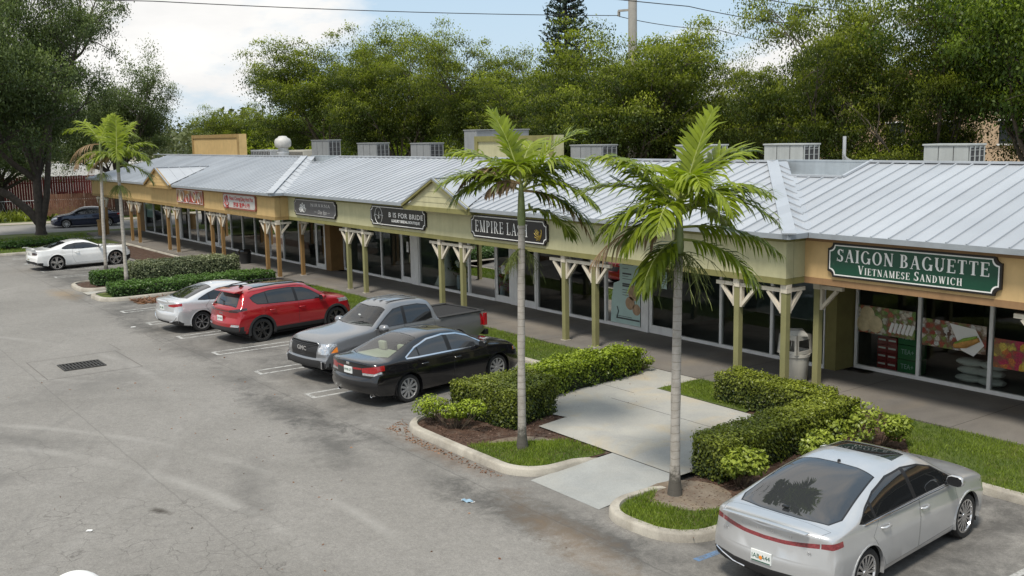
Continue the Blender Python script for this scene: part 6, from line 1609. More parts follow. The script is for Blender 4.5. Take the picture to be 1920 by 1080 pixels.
hedge('pale speckled hedge nearest the white coupe', [(-45.95,12.4),(-45.15,12.4),(-45.2,16.7),(-46.0,16.7)], .80, 900, 'leaf_variegated', .08, .06, seed=7, group=HF)
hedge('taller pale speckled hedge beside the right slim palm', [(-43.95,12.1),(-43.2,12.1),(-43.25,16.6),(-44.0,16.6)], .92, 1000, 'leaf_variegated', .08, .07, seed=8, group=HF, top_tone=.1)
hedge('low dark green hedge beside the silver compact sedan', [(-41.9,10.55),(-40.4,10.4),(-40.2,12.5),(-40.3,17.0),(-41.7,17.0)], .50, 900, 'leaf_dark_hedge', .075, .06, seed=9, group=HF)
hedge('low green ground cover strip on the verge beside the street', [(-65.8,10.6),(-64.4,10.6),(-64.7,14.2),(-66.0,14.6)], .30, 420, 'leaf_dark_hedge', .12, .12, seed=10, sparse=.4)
def shrub(label, x, y, rx, ry, h, n, mat, seed, leaf=.055, group=None, lobes=6, name='shrub'):
    r = np.random.default_rng(seed); root = empty(name, (x, y, .08), 0, label, 'shrub', group)
    m = MB(); cs, ns, tn = [], [], []
    L = [(r.normal(0, .42)*rx, r.normal(0, .42)*ry, h*r.uniform(.45, .9), r.uniform(.30, .5)) for _ in range(lobes)]
    for lx, ly, lz, lr in L:
        for k in range(4): m.tube([(lx*.3,ly*.3,0), (lx*.7+r.normal(0,.05),ly*.7+r.normal(0,.05),lz*.6), (lx+r.normal(0,.12),ly+r.normal(0,.12),lz+.05)], [.010,.007,.003], 4, cap=False)
        k = n//lobes; d = r.normal(size=(k, 3)); d /= np.linalg.norm(d, axis=1, keepdims=True); rad = lr*min(rx, ry, h)*1.25*(.55+.5*r.random(k)**.5)
        c = d*rad[:, None]; c[:, 2] *= .8; c += np.array([lx, ly, lz]); c[:, 2] = np.maximum(c[:, 2], .04)
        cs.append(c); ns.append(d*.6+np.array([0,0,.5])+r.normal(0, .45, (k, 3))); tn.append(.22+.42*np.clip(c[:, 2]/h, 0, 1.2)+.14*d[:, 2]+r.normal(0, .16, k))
    m.build('stems', MATS['twig'], root); C = np.concatenate(cs)
    leaf_object('foliage', C, np.concatenate(ns), leaf*r.uniform(.6, 1.4, len(C)), np.concatenate(tn), MATS[mat], root, aspect=.55)
shrub('straggly shrub at the kerb in front of the square hedge', -17.05, 10.90, .62, .42, .60, 1700, 'leaf_hedge_bright', 21, .058)
shrub('thin twiggy shrub beside the rear wheel of the black sedan', -17.75, 10.95, .50, .38, .55, 1000, 'leaf_hedge_bright', 22, .055)
shrub('low shrub between the black sedan and the square hedge', -18.0, 11.9, .35, .8, .55, 1400, 'leaf_hedge', 23, .055)
shrub('lime green shrub beside the long hedge, nearest the right palm', -11.05, 12.75, .42, .55, .60, 1500, 'leaf_shrub_lime', 24, .075)
shrub('lime green shrub beside the long hedge, behind the silver sedan roof', -10.75, 14.2, .42, .6, .62, 1500, 'leaf_shrub_lime', 25, .075)
shrub('lime green shrub at the far end of the long hedge', -10.95, 16.45, .62, .5, .66, 1900, 'leaf_shrub_lime', 26, .08)
shrub('sprawling green shrub by the shop walk at the end of the bright hedge', -18.3, 17.3, .40, .3, .6, 900, 'leaf_hedge_bright', 27, .06)

# ---- grass, mulch chips, litter
def blades(name, label, poly, n, h, mat, z, seed, kind='stuff', w=.10, flatness=0.0):
    r = np.random.default_rng(seed); xs = [p[0] for p in poly]; ys = [p[1] for p in poly]
    x = r.uniform(min(xs), max(xs), n*2); y = r.uniform(min(ys), max(ys), n*2)
    ok = np.array([p_inside(poly, a, b) for a, b in zip(x, y)]); x, y = x[ok][:n], y[ok][:n]; k = len(x)
    f = np.sin(x*1.7+seed)*np.cos(y*1.9)+.6*np.sin(x*4.1)*np.cos(y*3.7+1)
    keep = r.random(k) < np.clip(.85+.35*f, .25, 1); x, y, f = x[keep], y[keep], f[keep]; k = len(x)
    L = h*r.uniform(.6, 1.3, k); al = r.normal(0, .55+flatness, (k, 3)); al[:, 2] = np.abs(r.normal(1, .3, k))*(1-flatness*.9)
    al /= np.linalg.norm(al, axis=1, keepdims=True); nr = np.cross(al, r.normal(size=(k, 3)))
    c = np.stack([x, y, np.full(k, z)], 1)+al*L[:, None]*.45
    o = leaf_object(name, c, nr, L, .45+.16*f+r.normal(0, .17, k), MATS[mat], aspect=w, along=al)
    tag(o, label, 'grass' if 'grass' in name else 'ground litter', kind=kind)
GP = [(-15.9,10.45),(-14.7,10.3),(-14.0,10.5),(-13.85,11.2),(-13.85,12.2),(-14.9,12.2),(-15.3,11.5)]
blades('grass', 'short green grass around the left palm foot', GP, 9000, .085, 'grass_blade', .09, 31)
GQ = [(-11.8,11.5),(-11.75,10.9),(-11.45,10.35),(-11.0,10.25),(-10.6,10.25),(-10.1,10.5),(-9.95,11.0),(-9.9,13.2),(-10.25,12.2),(-10.75,11.2),(-11.4,11.05)]
blades('grass', 'short green grass at the kerb around the right palm foot', GQ, 11000, .09, 'grass_blade', .09, 32)
blades('grass', 'lawn in front of the silver sedan', [(-9.75,15.8),(1.5,15.8),(1.5,18.45),(-12.2,18.45),(-11.0,17.4)], 62000, .085, 'grass_blade', .095, 33)
blades('grass', 'grass strip between the parked cars and the shop walk', [(-37.7,15.95),(-18.4,15.95),(-18.2,17.7),(-37.7,17.7)], 42000, .10, 'grass_blade', .09, 34)
blades('grass', 'small grass corner beside the path at the shop walk', [(-16.6,16.35),(-14.1,16.30),(-14.5,17.7),(-16.6,17.7)], 9000, .08, 'grass_blade', .115, 35)
blades('grass', 'rough grass on the verge by the street', [(-72,-6),(-61.2,-6),(-61.2,12.5),(-63,16),(-72.2,17)], 30000, .14, 'grass_blade', .02, 36, w=.14)
blades('weeds', 'weedy bank beyond the street', [(-101,-20),(-88.5,-20),(-87,18.5),(-97,23)], 22000, .5, 'leaf_hedge', 0.0, 37, w=.4)
for i, (p, n) in enumerate((([(-18.1,10.9),(-17.4,10.25),(-14.2,10.3),(-13.9,12.2),(-15.9,12.3),(-16,17),(-18.1,17.5)], 5200), ([(-12.2,17.5),(-11.8,11),(-11.2,10.3),(-10,10.5),(-9.8,15.5),(-10.5,17.6)], 5200))):
    blades('mulch_chips', ('bark chips scattered over the left planting bed', 'bark chips scattered over the right planting bed')[i], p, n, .055, 'mulch_chip', .092, 41+i, w=.35, flatness=.95)
blades('leaf_litter', 'dry brown leaves along the front kerb', [(-18.6,10.6),(-18.2,9.95),(-17.2,9.86),(-14.2,9.9),(-14.2,10.10),(-17.3,10.08)], 700, .05, 'leaf_litter', .006, 43, w=.5, flatness=.95)
blades('leaf_litter', 'heap of dead palm leaves at the kerb behind the silver compact sedan', [(-40.0,10.9),(-38.6,10.9),(-38.4,12.0),(-39.8,12.2)], 900, .22, 'leaf_litter', .01, 44, w=.14, flatness=.75)
blades('leaf_litter', 'dead leaves strewn over the lot', [(-30,0),(-6,0),(-6,10),(-30,10)], 160, .06, 'leaf_litter', .006, 45, w=.5, flatness=.95)
# ------------------------------------------------------------------ shop signs
simple('sign_green', (0.006,0.062,0.034), 0.35, var=0.08); simple('sign_black', (0.008,0.008,0.009), 0.35, var=0.1)
simple('sign_charcoal', (0.085,0.083,0.090), 0.4, var=0.18, scale=5); simple('sign_pale', (0.52,0.50,0.48), 0.5, var=0.08)
simple('sign_white', (0.78,0.78,0.76), 0.5, var=0.04); simple('sign_edge', (0.012,0.010,0.009), 0.5)
simple('letter_red', (0.42,0.03,0.03), 0.5); simple('letter_grey', (0.50,0.49,0.48), 0.5, var=0.05); simple('frame_red', (0.30,0.09,0.06), 0.5)
simple('gold_leaf', (0.50,0.36,0.08), 0.4, metal=0.3, var=0.3, scale=20)
def notched(w, h, r, n=5):
    """rectangle with scooped corners"""
    P = []
    for cx, cy, a0 in ((w/2,-h/2,180), (w/2,h/2,270), (-w/2,h/2,0), (-w/2,-h/2,90)):
        P += [(cx+r*math.cos(R_(a0-90*i/n)), cy+r*math.sin(R_(a0-90*i/n))) for i in range(n+1)]
    return P
def sign(label, xc, zc, w, h, yf, face, rim='sign_white', notch=.13, edge='sign_edge'):
    root = empty('shop_sign', (xc, yf-.006, zc), 0, label, 'shop sign', None)
    P = notched(w, h, notch) if notch else [(-w/2,-h/2),(w/2,-h/2),(w/2,h/2),(-w/2,h/2)]
    m = MB(); m.prism(P, -.06, 0, plane='xz'); m.build('backing', MATS[edge], root)
    m = MB(); k = .045; Q = p_offset(P, -k) if not notch else notched(w-2*k, h-2*k, notch)
    R2 = notched(w-2*k-.05, h-2*k-.05, notch) if notch else p_offset(P, -k-.02)
    n = len(Q)
    if rim:
        m.add([(x,-.063,z) for x, z in Q]+[(x,-.063,z) for x, z in R2], [(i,(i+1)%n,n+(i+1)%n,n+i) for i in range(n)]); m.build('border', MATS[rim], root)
    m = MB(); m.poly([(x,-.0615,z) for x, z in Q]); m.build('panel', MATS[face], root)
    return root
# lettering with thick and thin strokes and serifs, drawn in a unit cell (height 1)
def serif_text(mb, txt, x0, z0, h, y, mi=0, bold=1.0, sp=.12, small=.78, width=None):
    TH, TN, SF = .155*bold, .055*bold, .05
    G = {}
    def bar(a, b, w): return ('b', a, b, w)
    def st(x): return [bar((x,0),(x,1),TH), bar((x-.15,.02),(x+.15,.02),SF), bar((x-.15,.98),(x+.15,.98),SF)]
    def thin(x): return [bar((x,0),(x,1),TN), bar((x-.10,.98),(x+.10,.98),SF), bar((x-.10,.02),(x+.10,.02),SF)]
    def ring(cx, cz, rx, rz, a0=0, a1=360): return [('r', cx, cz, rx, rz, a0, a1)]
    G['I'] = (.32, st(.16)); G['E'] = (.62, st(.16)+[bar((.16,.975),(.58,.975),TN), bar((.16,.025),(.60,.025),TN), bar((.16,.52),(.46,.52),TN), bar((.57,.99),(.57,.78),.05), bar((.59,.0),(.59,.24),.05), bar((.46,.62),(.46,.42),.05)])
    G['T'] = (.66, st(.33)+[bar((.03,.975),(.63,.975),TN), bar((.05,.99),(.05,.76),.05), bar((.61,.99),(.61,.76),.05)])
    G['A'] = (.74, [bar((.10,0),(.36,1),TN), bar((.62,0),(.37,1),TH), bar((.2,.34),(.52,.34),TN), bar((.0,.02),(.22,.02),SF), bar((.50,.02),(.76,.02),SF)])
    G['V'] = (.74, [bar((.12,1),(.38,0),TH), bar((.62,1),(.38,0),TN), bar((.0,.98),(.26,.98),SF), bar((.50,.98),(.74,.98),SF)])
    G['W'] = (1.04, [bar((.12,1),(.32,0),TH), bar((.52,1),(.32,0),TN), bar((.50,1),(.72,0),TH), bar((.92,1),(.72,0),TN), bar((.0,.98),(.24,.98),SF), bar((.80,.98),(1.04,.98),SF), bar((.4,.98),(.62,.98),SF)])
    G['N'] = (.78, thin(.13)+[bar((.12,1),(.62,0),TH)]+thin(.64)[:2])
    G['M'] = (.92, thin(.13)+[bar((.15,1),(.45,0),TH), bar((.45,0),(.74,1),TN)]+st(.76))
    G['H'] = (.76, st(.16)+st(.60)+[bar((.16,.52),(.60,.52),TN)])
    G['D'] = (.74, st(.16)+ring(.28, .5, .40, .5, -90, 90)+[bar((.16,.975),(.3,.975),TN), bar((.16,.025),(.3,.025),TN)])
    G['P'] = (.60, st(.16)+ring(.30, .74, .26, .26, -90, 90)+[bar((.16,.975),(.3,.975),TN), bar((.16,.49),(.3,.49),TN)])
    G['B'] = (.66, st(.16)+ring(.30, .755, .25, .245, -90, 90)+ring(.32, .265, .29, .265, -90, 90)+[bar((.16,.975),(.3,.975),TN), bar((.16,.52),(.32,.52),TN), bar((.16,.025),(.32,.025),TN)])
    G['R'] = (.72, st(.16)+ring(.30, .74, .26, .26, -90, 90)+[bar((.16,.975),(.3,.975),TN), bar((.16,.49),(.3,.49),TN), bar((.34,.49),(.62,.0),TH), bar((.54,.02),(.74,.02),SF)])
    G['O'] = (.80, ring(.40, .5, .38, .52)); G['G'] = (.80, ring(.40, .5, .38, .52, 40, 320)+[bar((.68,.0),(.68,.42),TH), bar((.52,.42),(.80,.42),SF)])
    G['C'] = (.74, ring(.40, .5, .38, .52, 42, 318)+[bar((.67,.98),(.67,.70),.05)])
    G['U'] = (.76, [bar((.16,1),(.16,.3),TH), bar((.62,1),(.62,.3),TN), bar((.01,.98),(.31,.98),SF), bar((.50,.98),(.74,.98),SF)]+ring(.39, .31, .27, .31, 180, 360))
    G['S'] = (.58, ring(.29, .745, .24, .255, 30, 270)+ring(.29, .255, .25, .265, -150, 90)+[bar((.51,.98),(.51,.72),.05), bar((.05,.02),(.05,.28),.05)])
    G['L'] = (.60, st(.16)+[bar((.16,.025),(.58,.025),TN), bar((.57,.0),(.57,.26),.05)])
    # measure
    def run(put):
        x = 0
        for c in txt:
            s = 1.0
            if c == ' ': x += .36; continue
            if c.islower(): s = small; c = c.upper()
            w, parts = G[c]
            put(x, s, parts); x += w*s+sp
        return x-sp
    W = run(lambda *a: None); kx = (width/W) if width else h
    cnt = [0]
    def put(x, s, parts):
        for p in parts:
            cnt[0] += 1; d = .0025+(cnt[0] % 7)*.0004
            def Q(a, b): return (x0+(x+a*s)*kx, y-d, z0+b*s*h)
            if p[0] == 'b':
                _, a, b, w = p; dx, dz = b[0]-a[0], b[1]-a[1]; L = math.hypot(dx, dz)
                if abs(dz) < 1e-6: o = (0, w/2)
                elif abs(dx) < .4: o = (w/2, 0)
                else: o = (w/2*1.15, 0)
                mb.poly([Q(a[0]-o[0], a[1]-o[1]), Q(b[0]-o[0], b[1]-o[1]), Q(b[0]+o[0], b[1]+o[1]), Q(a[0]+o[0], a[1]+o[1])], mi)
            else:
                _, cx, cz, rx, rz, a0, a1 = p; n = max(6, int((a1-a0)/20))
                for i in range(n):
                    t0, t1 = R_(a0+(a1-a0)*i/n), R_(a0+(a1-a0)*(i+1)/n)
                    mb.poly([Q(cx+rx*math.cos(t0), cz+rz*math.sin(t0)), Q(cx+rx*math.cos(t1), cz+rz*math.sin(t1)), Q(cx+(rx-TH)*math.cos(t1), cz+(rz-TN)*math.sin(t1)), Q(cx+(rx-TH)*math.cos(t0), cz+(rz-TN)*math.sin(t0))], mi)
    run(put)
F_o, F_t, F_g = SEC['olive']['yf'], SEC['tan']['yf'], SEC['gold']['yf']
s = sign('green sign with white serif lettering SAIGON BAGUETTE VIETNAMESE SANDWICH', -11.86, 3.19, 3.92, .76, F_g, 'sign_green')
m = MB(); serif_text(m, 'SAIGON BAGUETTE', -1.72, -.02, .27, -.0635, bold=1.12, width=3.44); m.build('lettering', MATS['sign_white'], s)
m = MB(); serif_text(m, 'Vietnamese Sandwich', -1.18, -.255, .185, -.0635, bold=1.1, width=2.36); m.build('small_lettering', MATS['sign_white'], s)
s = sign('black sign with white serif lettering EMPIRE LASH, behind a palm trunk', -24.93, 3.20, 3.94, .74, F_o, 'sign_black')
m = MB(); serif_text(m, 'EMPIRE LASH', -1.72, -.17, .36, -.0635, bold=.8, width=2.75, sp=.16); m.build('lettering', MATS['sign_white'], s)
m = MB(); r_ = random.Random(4)
for i in range(9):
    a = R_(20+i*34); p = [(1.50+.03*i*math.cos(a+j*.35)*.9*(1-.1*j)+.02*j, -.066-.0008*i, .0+.034*i*math.sin(a+j*.35)*(1-.08*j)) for j in range(6)]
    m.tube(p, .012, 4)
m.build('emblem', MATS['gold_leaf'], s)
s = sign('black sign with thin white lettering B IS FOR BRIDE LUXURY BRIDAL BOUTIQUE', -31.62, 3.21, 3.92, .74, F_o, 'sign_black')
m = MB(); P0 = lambda cx, cz: (lambda u, v, d: (cx+u, -.0625-d, cz+v))
add_text(m, 'B IS FOR BRIDE', .24, P0(.60,.05), width=2.35, bold=.004, spacing=1.15, extrude=.002); m.build('lettering', MATS['sign_white'], s)
m = MB(); add_text(m, 'LUXURY BRIDAL BOUTIQUE', .13, P0(.60,-.15), width=1.95, bold=.004, extrude=.002); m.build('small_lettering', MATS['sign_white'], s)
m = MB(); n = 32
m.tube([(-1.32+.27*math.cos(2*math.pi*i/n), -.067, .0+.30*math.sin(2*math.pi*i/n)) for i in range(n+1)], .010, 4)
m.tube([(-1.66,-.068,-.02),(-1.5,-.068,.03),(-1.38,-.068,-.02),(-1.2,-.068,.02),(-.98,-.068,.0)], .008, 4); m.tube([(-1.27,-.069,.14),(-1.31,-.069,.0),(-1.35,-.069,-.12),(-1.30,-.069,-.05),(-1.25,-.069,-.03),(-1.27,-.069,-.10),(-1.33,-.069,-.12)], .010, 4)
m.build('emblem', MATS['sign_white'], s)
s = sign('charcoal grey sign with a lotus emblem and pale lettering NIRVANA', -38.36, 3.21, 3.92, .72, F_o, 'sign_charcoal', rim='letter_grey')
m = MB(); add_text(m, 'NIRVANA', .20, P0(.55,.12), width=1.75, spacing=1.3, extrude=.002); m.build('lettering', MATS['letter_grey'], s)
m = MB(); add_text(m, 'Day Spa', .22, P0(.70,-.14), width=.8, shear=.4, extrude=.002)
m.box(.0,.20,-.066,-.063,-.15,-.138); m.box(1.2,1.42,-.066,-.063,-.15,-.138); m.build('small_lettering', MATS['letter_grey'], s)
m = MB()
for a, l, wd in ((0,.34,.10), (38,.33,.10), (-38,.33,.10), (72,.34,.09), (-72,.34,.09)):
    ca, sa = math.sin(R_(a)), math.cos(R_(a)); pts = []
    for t in np.linspace(0, 1, 9):
        b = wd*math.sin(math.pi*t); pts.append((-1.12+ca*l*t+sa*b, -.066, -.16+sa*l*t-ca*b))
    for t in np.linspace(1, 0, 9):
        b = -wd*math.sin(math.pi*t); pts.append((-1.12+ca*l*t+sa*b, -.066, -.16+sa*l*t-ca*b))
    m.tube(pts, .014, 4)
m.build('emblem', MATS['sign_white'], s)
s = sign('pale sign with red lettering and a red flame emblem, hot pot restaurant', -44.97, 3.24, 3.95, .73, F_t, 'sign_pale', rim='frame_red', notch=.07, edge='frame_red')
m = MB(); add_text(m, 'Next ChongQing Hot Pot', .24, P0(.28,.13), width=2.85, bold=.007, extrude=.002, sx=.8); m.build('lettering', MATS['letter_red'], s)
m = MB(); add_text(m, '國宴·重慶火鍋', .24, P0(.33,-.17), width=1.95, bold=.006, extrude=.002); m.build('small_lettering', MATS['letter_red'], s)
m = MB()
for p in ([(-1.62,.22),(-1.70,.08),(-1.60,-.02),(-1.52,-.14)], [(-1.40,.24),(-1.30,.10),(-1.42,.0),(-1.34,-.10)], [(-1.75,-.08),(-1.62,-.20),(-1.45,-.24),(-1.25,-.18),(-1.18,-.04)], [(-1.55,-.24),(-1.40,-.32),(-1.25,-.26)], [(-1.52,.05),(-1.46,.18),(-1.50,.27)]):
    m.tube([(x,-.067,z) for x, z in p], [.03]*(len(p)-1)+[.012], 5)
m.build('emblem', MATS['letter_red'], s)
def food_mat(name, seed, cols, scale=3.0):
    m, nt, out = new_mat(name); p = obj_pos(nt)
    v = N(nt, 'ShaderNodeTexVoronoi'); v.inputs['Scale'].default_value = scale; v.inputs['Randomness'].default_value = .8
    mp = N(nt, 'ShaderNodeMapping'); mp.inputs['Location'].default_value = (seed, seed*.7, seed*.3); nt.links.new(p, mp.inputs['Vector']); nz = N(nt, 'ShaderNodeTexNoise'); nz.inputs['Scale'].default_value = scale*1.3; nz.inputs['Detail'].default_value = 4; nt.links.new(mp.outputs[0], nz.inputs['Vector'])
    wv = N(nt, 'ShaderNodeVectorMath'); wv.operation = 'SCALE'; wv.inputs['Scale'].default_value = 1.3/scale; nt.links.new(nz.outputs['Color'], wv.inputs[0]); wa = N(nt, 'ShaderNodeVectorMath'); wa.operation = 'ADD'; nt.links.new(mp.outputs[0], wa.inputs[0]); nt.links.new(wv.outputs[0], wa.inputs[1]); nt.links.new(wa.outputs[0], v.inputs['Vector'])
    sc = N(nt, 'ShaderNodeSeparateColor'); nt.links.new(v.outputs['Color'], sc.inputs[0])
    c = ramp(nt, sc.outputs[0], [(i/(len(cols)), c) for i, c in enumerate(cols)], 'CONSTANT')
    c = mixc(nt, 1.0, c, ramp(nt, noise_tex(nt, scale*5, 5, .7, mp.outputs[0]), [(.3,(.45,)*3),(.7,(1.35,)*3)]), 'MULTIPLY')
    c = mixc(nt, ramp(nt, v.outputs['Distance'], [(.40,(0,0,0)),(.62,(.7,.7,.7))]), c, (0.16,0.09,0.05))
    pbsdf(nt, out, **{'Base Color': c, 'Roughness': .45}); MATS[name] = m
food_mat('food_print', 1.3, [(0.45,0.10,0.04),(0.62,0.45,0.25),(0.40,0.03,0.02),(0.30,0.16,0.07),(0.65,0.55,0.42),(0.48,0.22,0.05)], 2.2)
s = sign('wide photo panel of bowls of food on the tan fascia', -51.68, 3.23, 3.93, .74, F_t, 'food_print', rim='sign_white', notch=0, edge='frame_red')
m = MB()
for x, z, r in ((-1.1,.0,.30), (-.25,-.10,.24), (.75,.02,.30), (1.45,-.14,.20)):
    m.tube([(x+r*math.cos(2*math.pi*i/20), -.068, z+r*.9*math.sin(2*math.pi*i/20)) for i in range(21)], .022, 4)
m.build('printed_bowls', MATS['sign_pale'], s)

# ------------------------------------------------------------------ things on the roof
simple('hvac_grey', (0.27,0.28,0.285), 0.55, metal=0.2, var=0.08, streak=0.3); simple('hvac_pale', (0.40,0.42,0.41), 0.55, metal=0.1, var=0.08, streak=0.3)
simple('hvac_dark', (0.035,0.036,0.038), 0.7); simple('aluminium', (0.62,0.63,0.64), 0.35, metal=0.7, var=0.1); simple('beige_metal', (0.44,0.42,0.36), 0.6, var=0.1)
def hvac(x0, x1, y0, dy, zt, mat, label):
    zb = 4.62; root = empty('rooftop_unit', ((x0+x1)/2, y0+dy/2, zb), 0, label, 'air conditioner', 'air conditioning units on the plaza roof')
    a, b, h = (x1-x0)/2, dy/2, zt-zb
    m = MB(); m.box(-a, a-.02, -b, b, .08, h-.03); m.build('casing', MATS[mat], root, bevel=.015)
    m = MB(); m.box(-a-.03, a+.03, -b-.03, b+.03, h-.027, h+.02); m.build('lid', MATS[mat], root, bevel=.01)
    m = MB(); m.box(-a+.1, a-.1, -b+.1, b-.1, 0, .078); m.build('curb_frame', MATS['hvac_dark'], root)
    if dy > 2: return
    g = MB(); g.box(a-.018, a+.0, -b+.05, b-.05, .14, h-.09); g.build('coil', MATS['hvac_dark'], root)
    g = MB(); n = max(3, int(dy/.22))
    for i in range(n+1): y = -b+.04+(2*b-.08)*i/n; g.box(a+.001, a+.02, y-.018, y+.018, .10, h-.04)
    for z in np.linspace(.2, h-.14, 5): g.box(a+.003, a+.012, -b+.05, b-.05, z-.006, z+.006)
    g.build('grille', MATS[mat], root)
    s_ = MB()
    for x in np.linspace(-a, a, 4)[1:-1]: s_.box(x-.008, x+.008, -b-.006, -b-.0, .12, h-.05)
    s_.build('panel_seam', MATS['hvac_dark'], root)
hvac(-52.3,-50.25,24.6,.75,5.95,'hvac_grey','grey rooftop unit just right of the white roof fan')
hvac(-46.9,-44.95,24.6,.75,5.76,'hvac_grey','grey rooftop unit between its two neighbours left of the olive sign wall, the middle one')
hvac(-41.6,-39.9,24.6,.75,5.73,'hvac_grey','grey rooftop unit nearest the left side of the olive sign wall')
hvac(-30.2,-28.4,24.9,.75,5.60,'hvac_grey','grey rooftop unit beside the right side of the olive sign wall')
hvac(-24.6,-23.0,24.9,.75,5.58,'hvac_pale','pale rooftop unit partly hidden behind the right palm crown')
hvac(-20.6,-19.15,24.6,.75,5.60,'hvac_pale','pale rooftop unit right of the palm crown, above the grey upstand')
hvac(-15.3,-14.05,24.6,.75,5.57,'hvac_pale','pale rooftop unit farthest right, above the gold front')
hvac(-38.4,-37.4,25.5,2.9,6.28,'hvac_grey','large grey duct housing behind the olive sign wall')
simple('fan_white', (0.50,0.49,0.47), 0.5, var=0.1, streak=0.3)
root = empty('roof_fan', (-56.6,24.8,4.62), 0, 'white mushroom shaped exhaust fan on the roof', 'exhaust fan'); root.scale = (.72,.72,1.0)
m = MB(); m.lathe([(0,1.62),(.30,1.60),(.42,1.50),(.60,1.44),(.68,1.28),(.66,1.05),(.55,.95),(.30,.93)], n=24); m.build('fan_hood', MATS['fan_white'], root, smooth=50)
m = MB(); m.lathe([(.42,.93),(.40,.70),(.55,.66),(.55,.40),(.70,.36),(.70,0)], n=18); m.build('fan_base', MATS['aluminium'], root, smooth=40)
for x0, x1, zt, mt, lb in ((-60.6,-57.6,5.42,'aluminium','low metal duct on the roof left of the white fan'), (-54.9,-53.0,5.42,'beige_metal','pale slatted vent housing on the roof right of the white fan')):
    root = empty('roof_vent', ((x0+x1)/2,25,4.62), 0, lb, 'roof vent'); a = (x1-x0)/2
    m = MB(); m.box(-a,a,-.6,.6,0,zt-4.62); m.build('housing', MATS[mt], root, bevel=.02)
    m = MB()
    for x in np.linspace(-a+.1, a-.1, 12): m.box(x-.02,x+.02,-.63,-.60,.1,zt-4.72)
    m.build('louvres', MATS['hvac_dark'], root)
root = empty('roof_mast', (-17.6,24.4,4.62), 0, 'galvanised vent pipe with a cable bundle on the roof between two pale units', 'pipe')
m = MB(); m.tube([(0,0,0),(0,0,1.2)], .05, 10); m.build('pipe', MATS['aluminium'], root)
m = MB()
for k in range(4): m.tube([(.0,-.06,.75-.05*k),(.18+.04*k,-.1,.55),(.3,-.1,.30),(.34+.03*k,0,.02)], .025, 6)
m.build('cables', MATS['hvac_grey'], root)

# ------------------------------------------------------------------ poles and wires
simple('concrete_pole', (0.36,0.34,0.31), 0.85, var=0.1, streak=0.3); simple('cable_black', (0.02,0.02,0.02), 0.6)
root = empty('power_pole', (-44.9,41.8,0), 0, 'round concrete power pole rising out of the shade trees', 'utility pole')
m = MB(); m.tube([(0,0,0),(0,0,8),(0,0,24)], [.29,.27,.22], 16); m.build('pole', MATS['concrete_pole'], root, smooth=40)
m = MB(); m.beam((-.28,.0,13.15), (-1.35,.15,13.22), .14, .12); m.box(-1.40,-1.30,.08,.22,12.90,13.2); m.build('arm', MATS['concrete_pole'], root)
def wire(label, pts, r=.022):
    o = MB(); P = []
    for a, b in zip(pts, pts[1:]):
        for i in range(12): t = i/12; P.append((a[0]+(b[0]-a[0])*t, a[1]+(b[1]-a[1])*t, a[2]+(b[2]-a[2])*t-.5*4*t*(1-t)*.3))
    P.append(pts[-1]); o.tube(P, r, 5); tag(o.build('overhead_wire', MATS['cable_black']), label, 'wire', 'wires at the power pole')
wire('thin overhead wire running left from the pole arm across the sky', [(-46.25,41.95,12.95),(-49.5,15.6,12.55),(-60,-20,13)])
wire('overhead wire dropping from the pole arm behind the trees to the right', [(-46.25,41.95,12.9),(-42.6,46.5,12.0),(-46.5,58.5,11.9),(-52,75,12)])
wire('overhead wire crossing the blue sky right of the power pole', [(-35.2,15,12.6),(-35.5,36.7,12.0),(-38.2,50.0,12.0),(-44,75,12.3)])
wire('overhead wire highest at the top right of the sky', [(-32,12,12.4),(-32.0,38.3,12.0),(-33.0,53.5,12.0),(-36,78,12.3)])
root = empty('globe_lamp', (-6.90,1.39,0), 0, 'white globe lamp top at the bottom edge of the photo', 'lamp')
m = MB(); m.tube([(0,0,0),(0,0,2.72)], [.06,.045], 12); m.lathe([(.09,2.70),(.11,2.76),(.08,2.80)], n=14); m.build('lamp_post', MATS['aluminium'], root, smooth=40)
m = MB(); m.lathe([(.001,.215)]+[(.215*math.cos(R_(a)), .215*math.sin(R_(a))) for a in range(80,-81,-10)]+[(.001,-.215)], (0,0,2.97), n=28); m.build('globe', MATS['sign_white'], root, smooth=180)

# ------------------------------------------------------------------ far left: fences, trailers, sign boards
simple('fence_red', (0.13,0.018,0.015), 0.85, var=0.3, scale=2.0, streak=0.5); simple('fence_wood', (0.19,0.095,0.062), 0.9, var=0.3, scale=2.0, streak=0.5)
def fence(name, label, a, b, h, mat, w=.14, gap=.02, z=0):
    root = empty(name, (a[0], a[1], z), math.atan2(b[1]-a[1], b[0]-a[0]), label, 'fence'); L = math.dist(a, b); r = random.Random(int(L*7)); m = MB(); x = 0
    while x < L: hh = h+r.uniform(-.03, .03); m.box(x, x+w, -.012+r.uniform(-.008,.008), .012, 0.03, hh); x += w+gap
    m.build('boards', MATS[mat], root)
    m = MB(); m.box(0, L, .013, .06, h*.25, h*.25+.09); m.box(0, L, .013, .06, h*.8, h*.8+.09); m.build('rails', MATS[mat], root)
fence('wooden_fence', 'weathered red brown board fence beyond the street, behind the navy car', (-88.5,18.0), (-85.5,34.0), 2.0, 'fence_wood')
fence('wooden_fence', 'tall bright red slatted fence on the bank behind the oak trunks', (-106,-12), (-98,33), 3.1, 'fence_red', .20, .015)
simple('trailer_white', (0.66,0.66,0.65), 0.5, var=0.08); simple('trailer_cream', (0.58,0.50,0.30), 0.5, var=0.08)
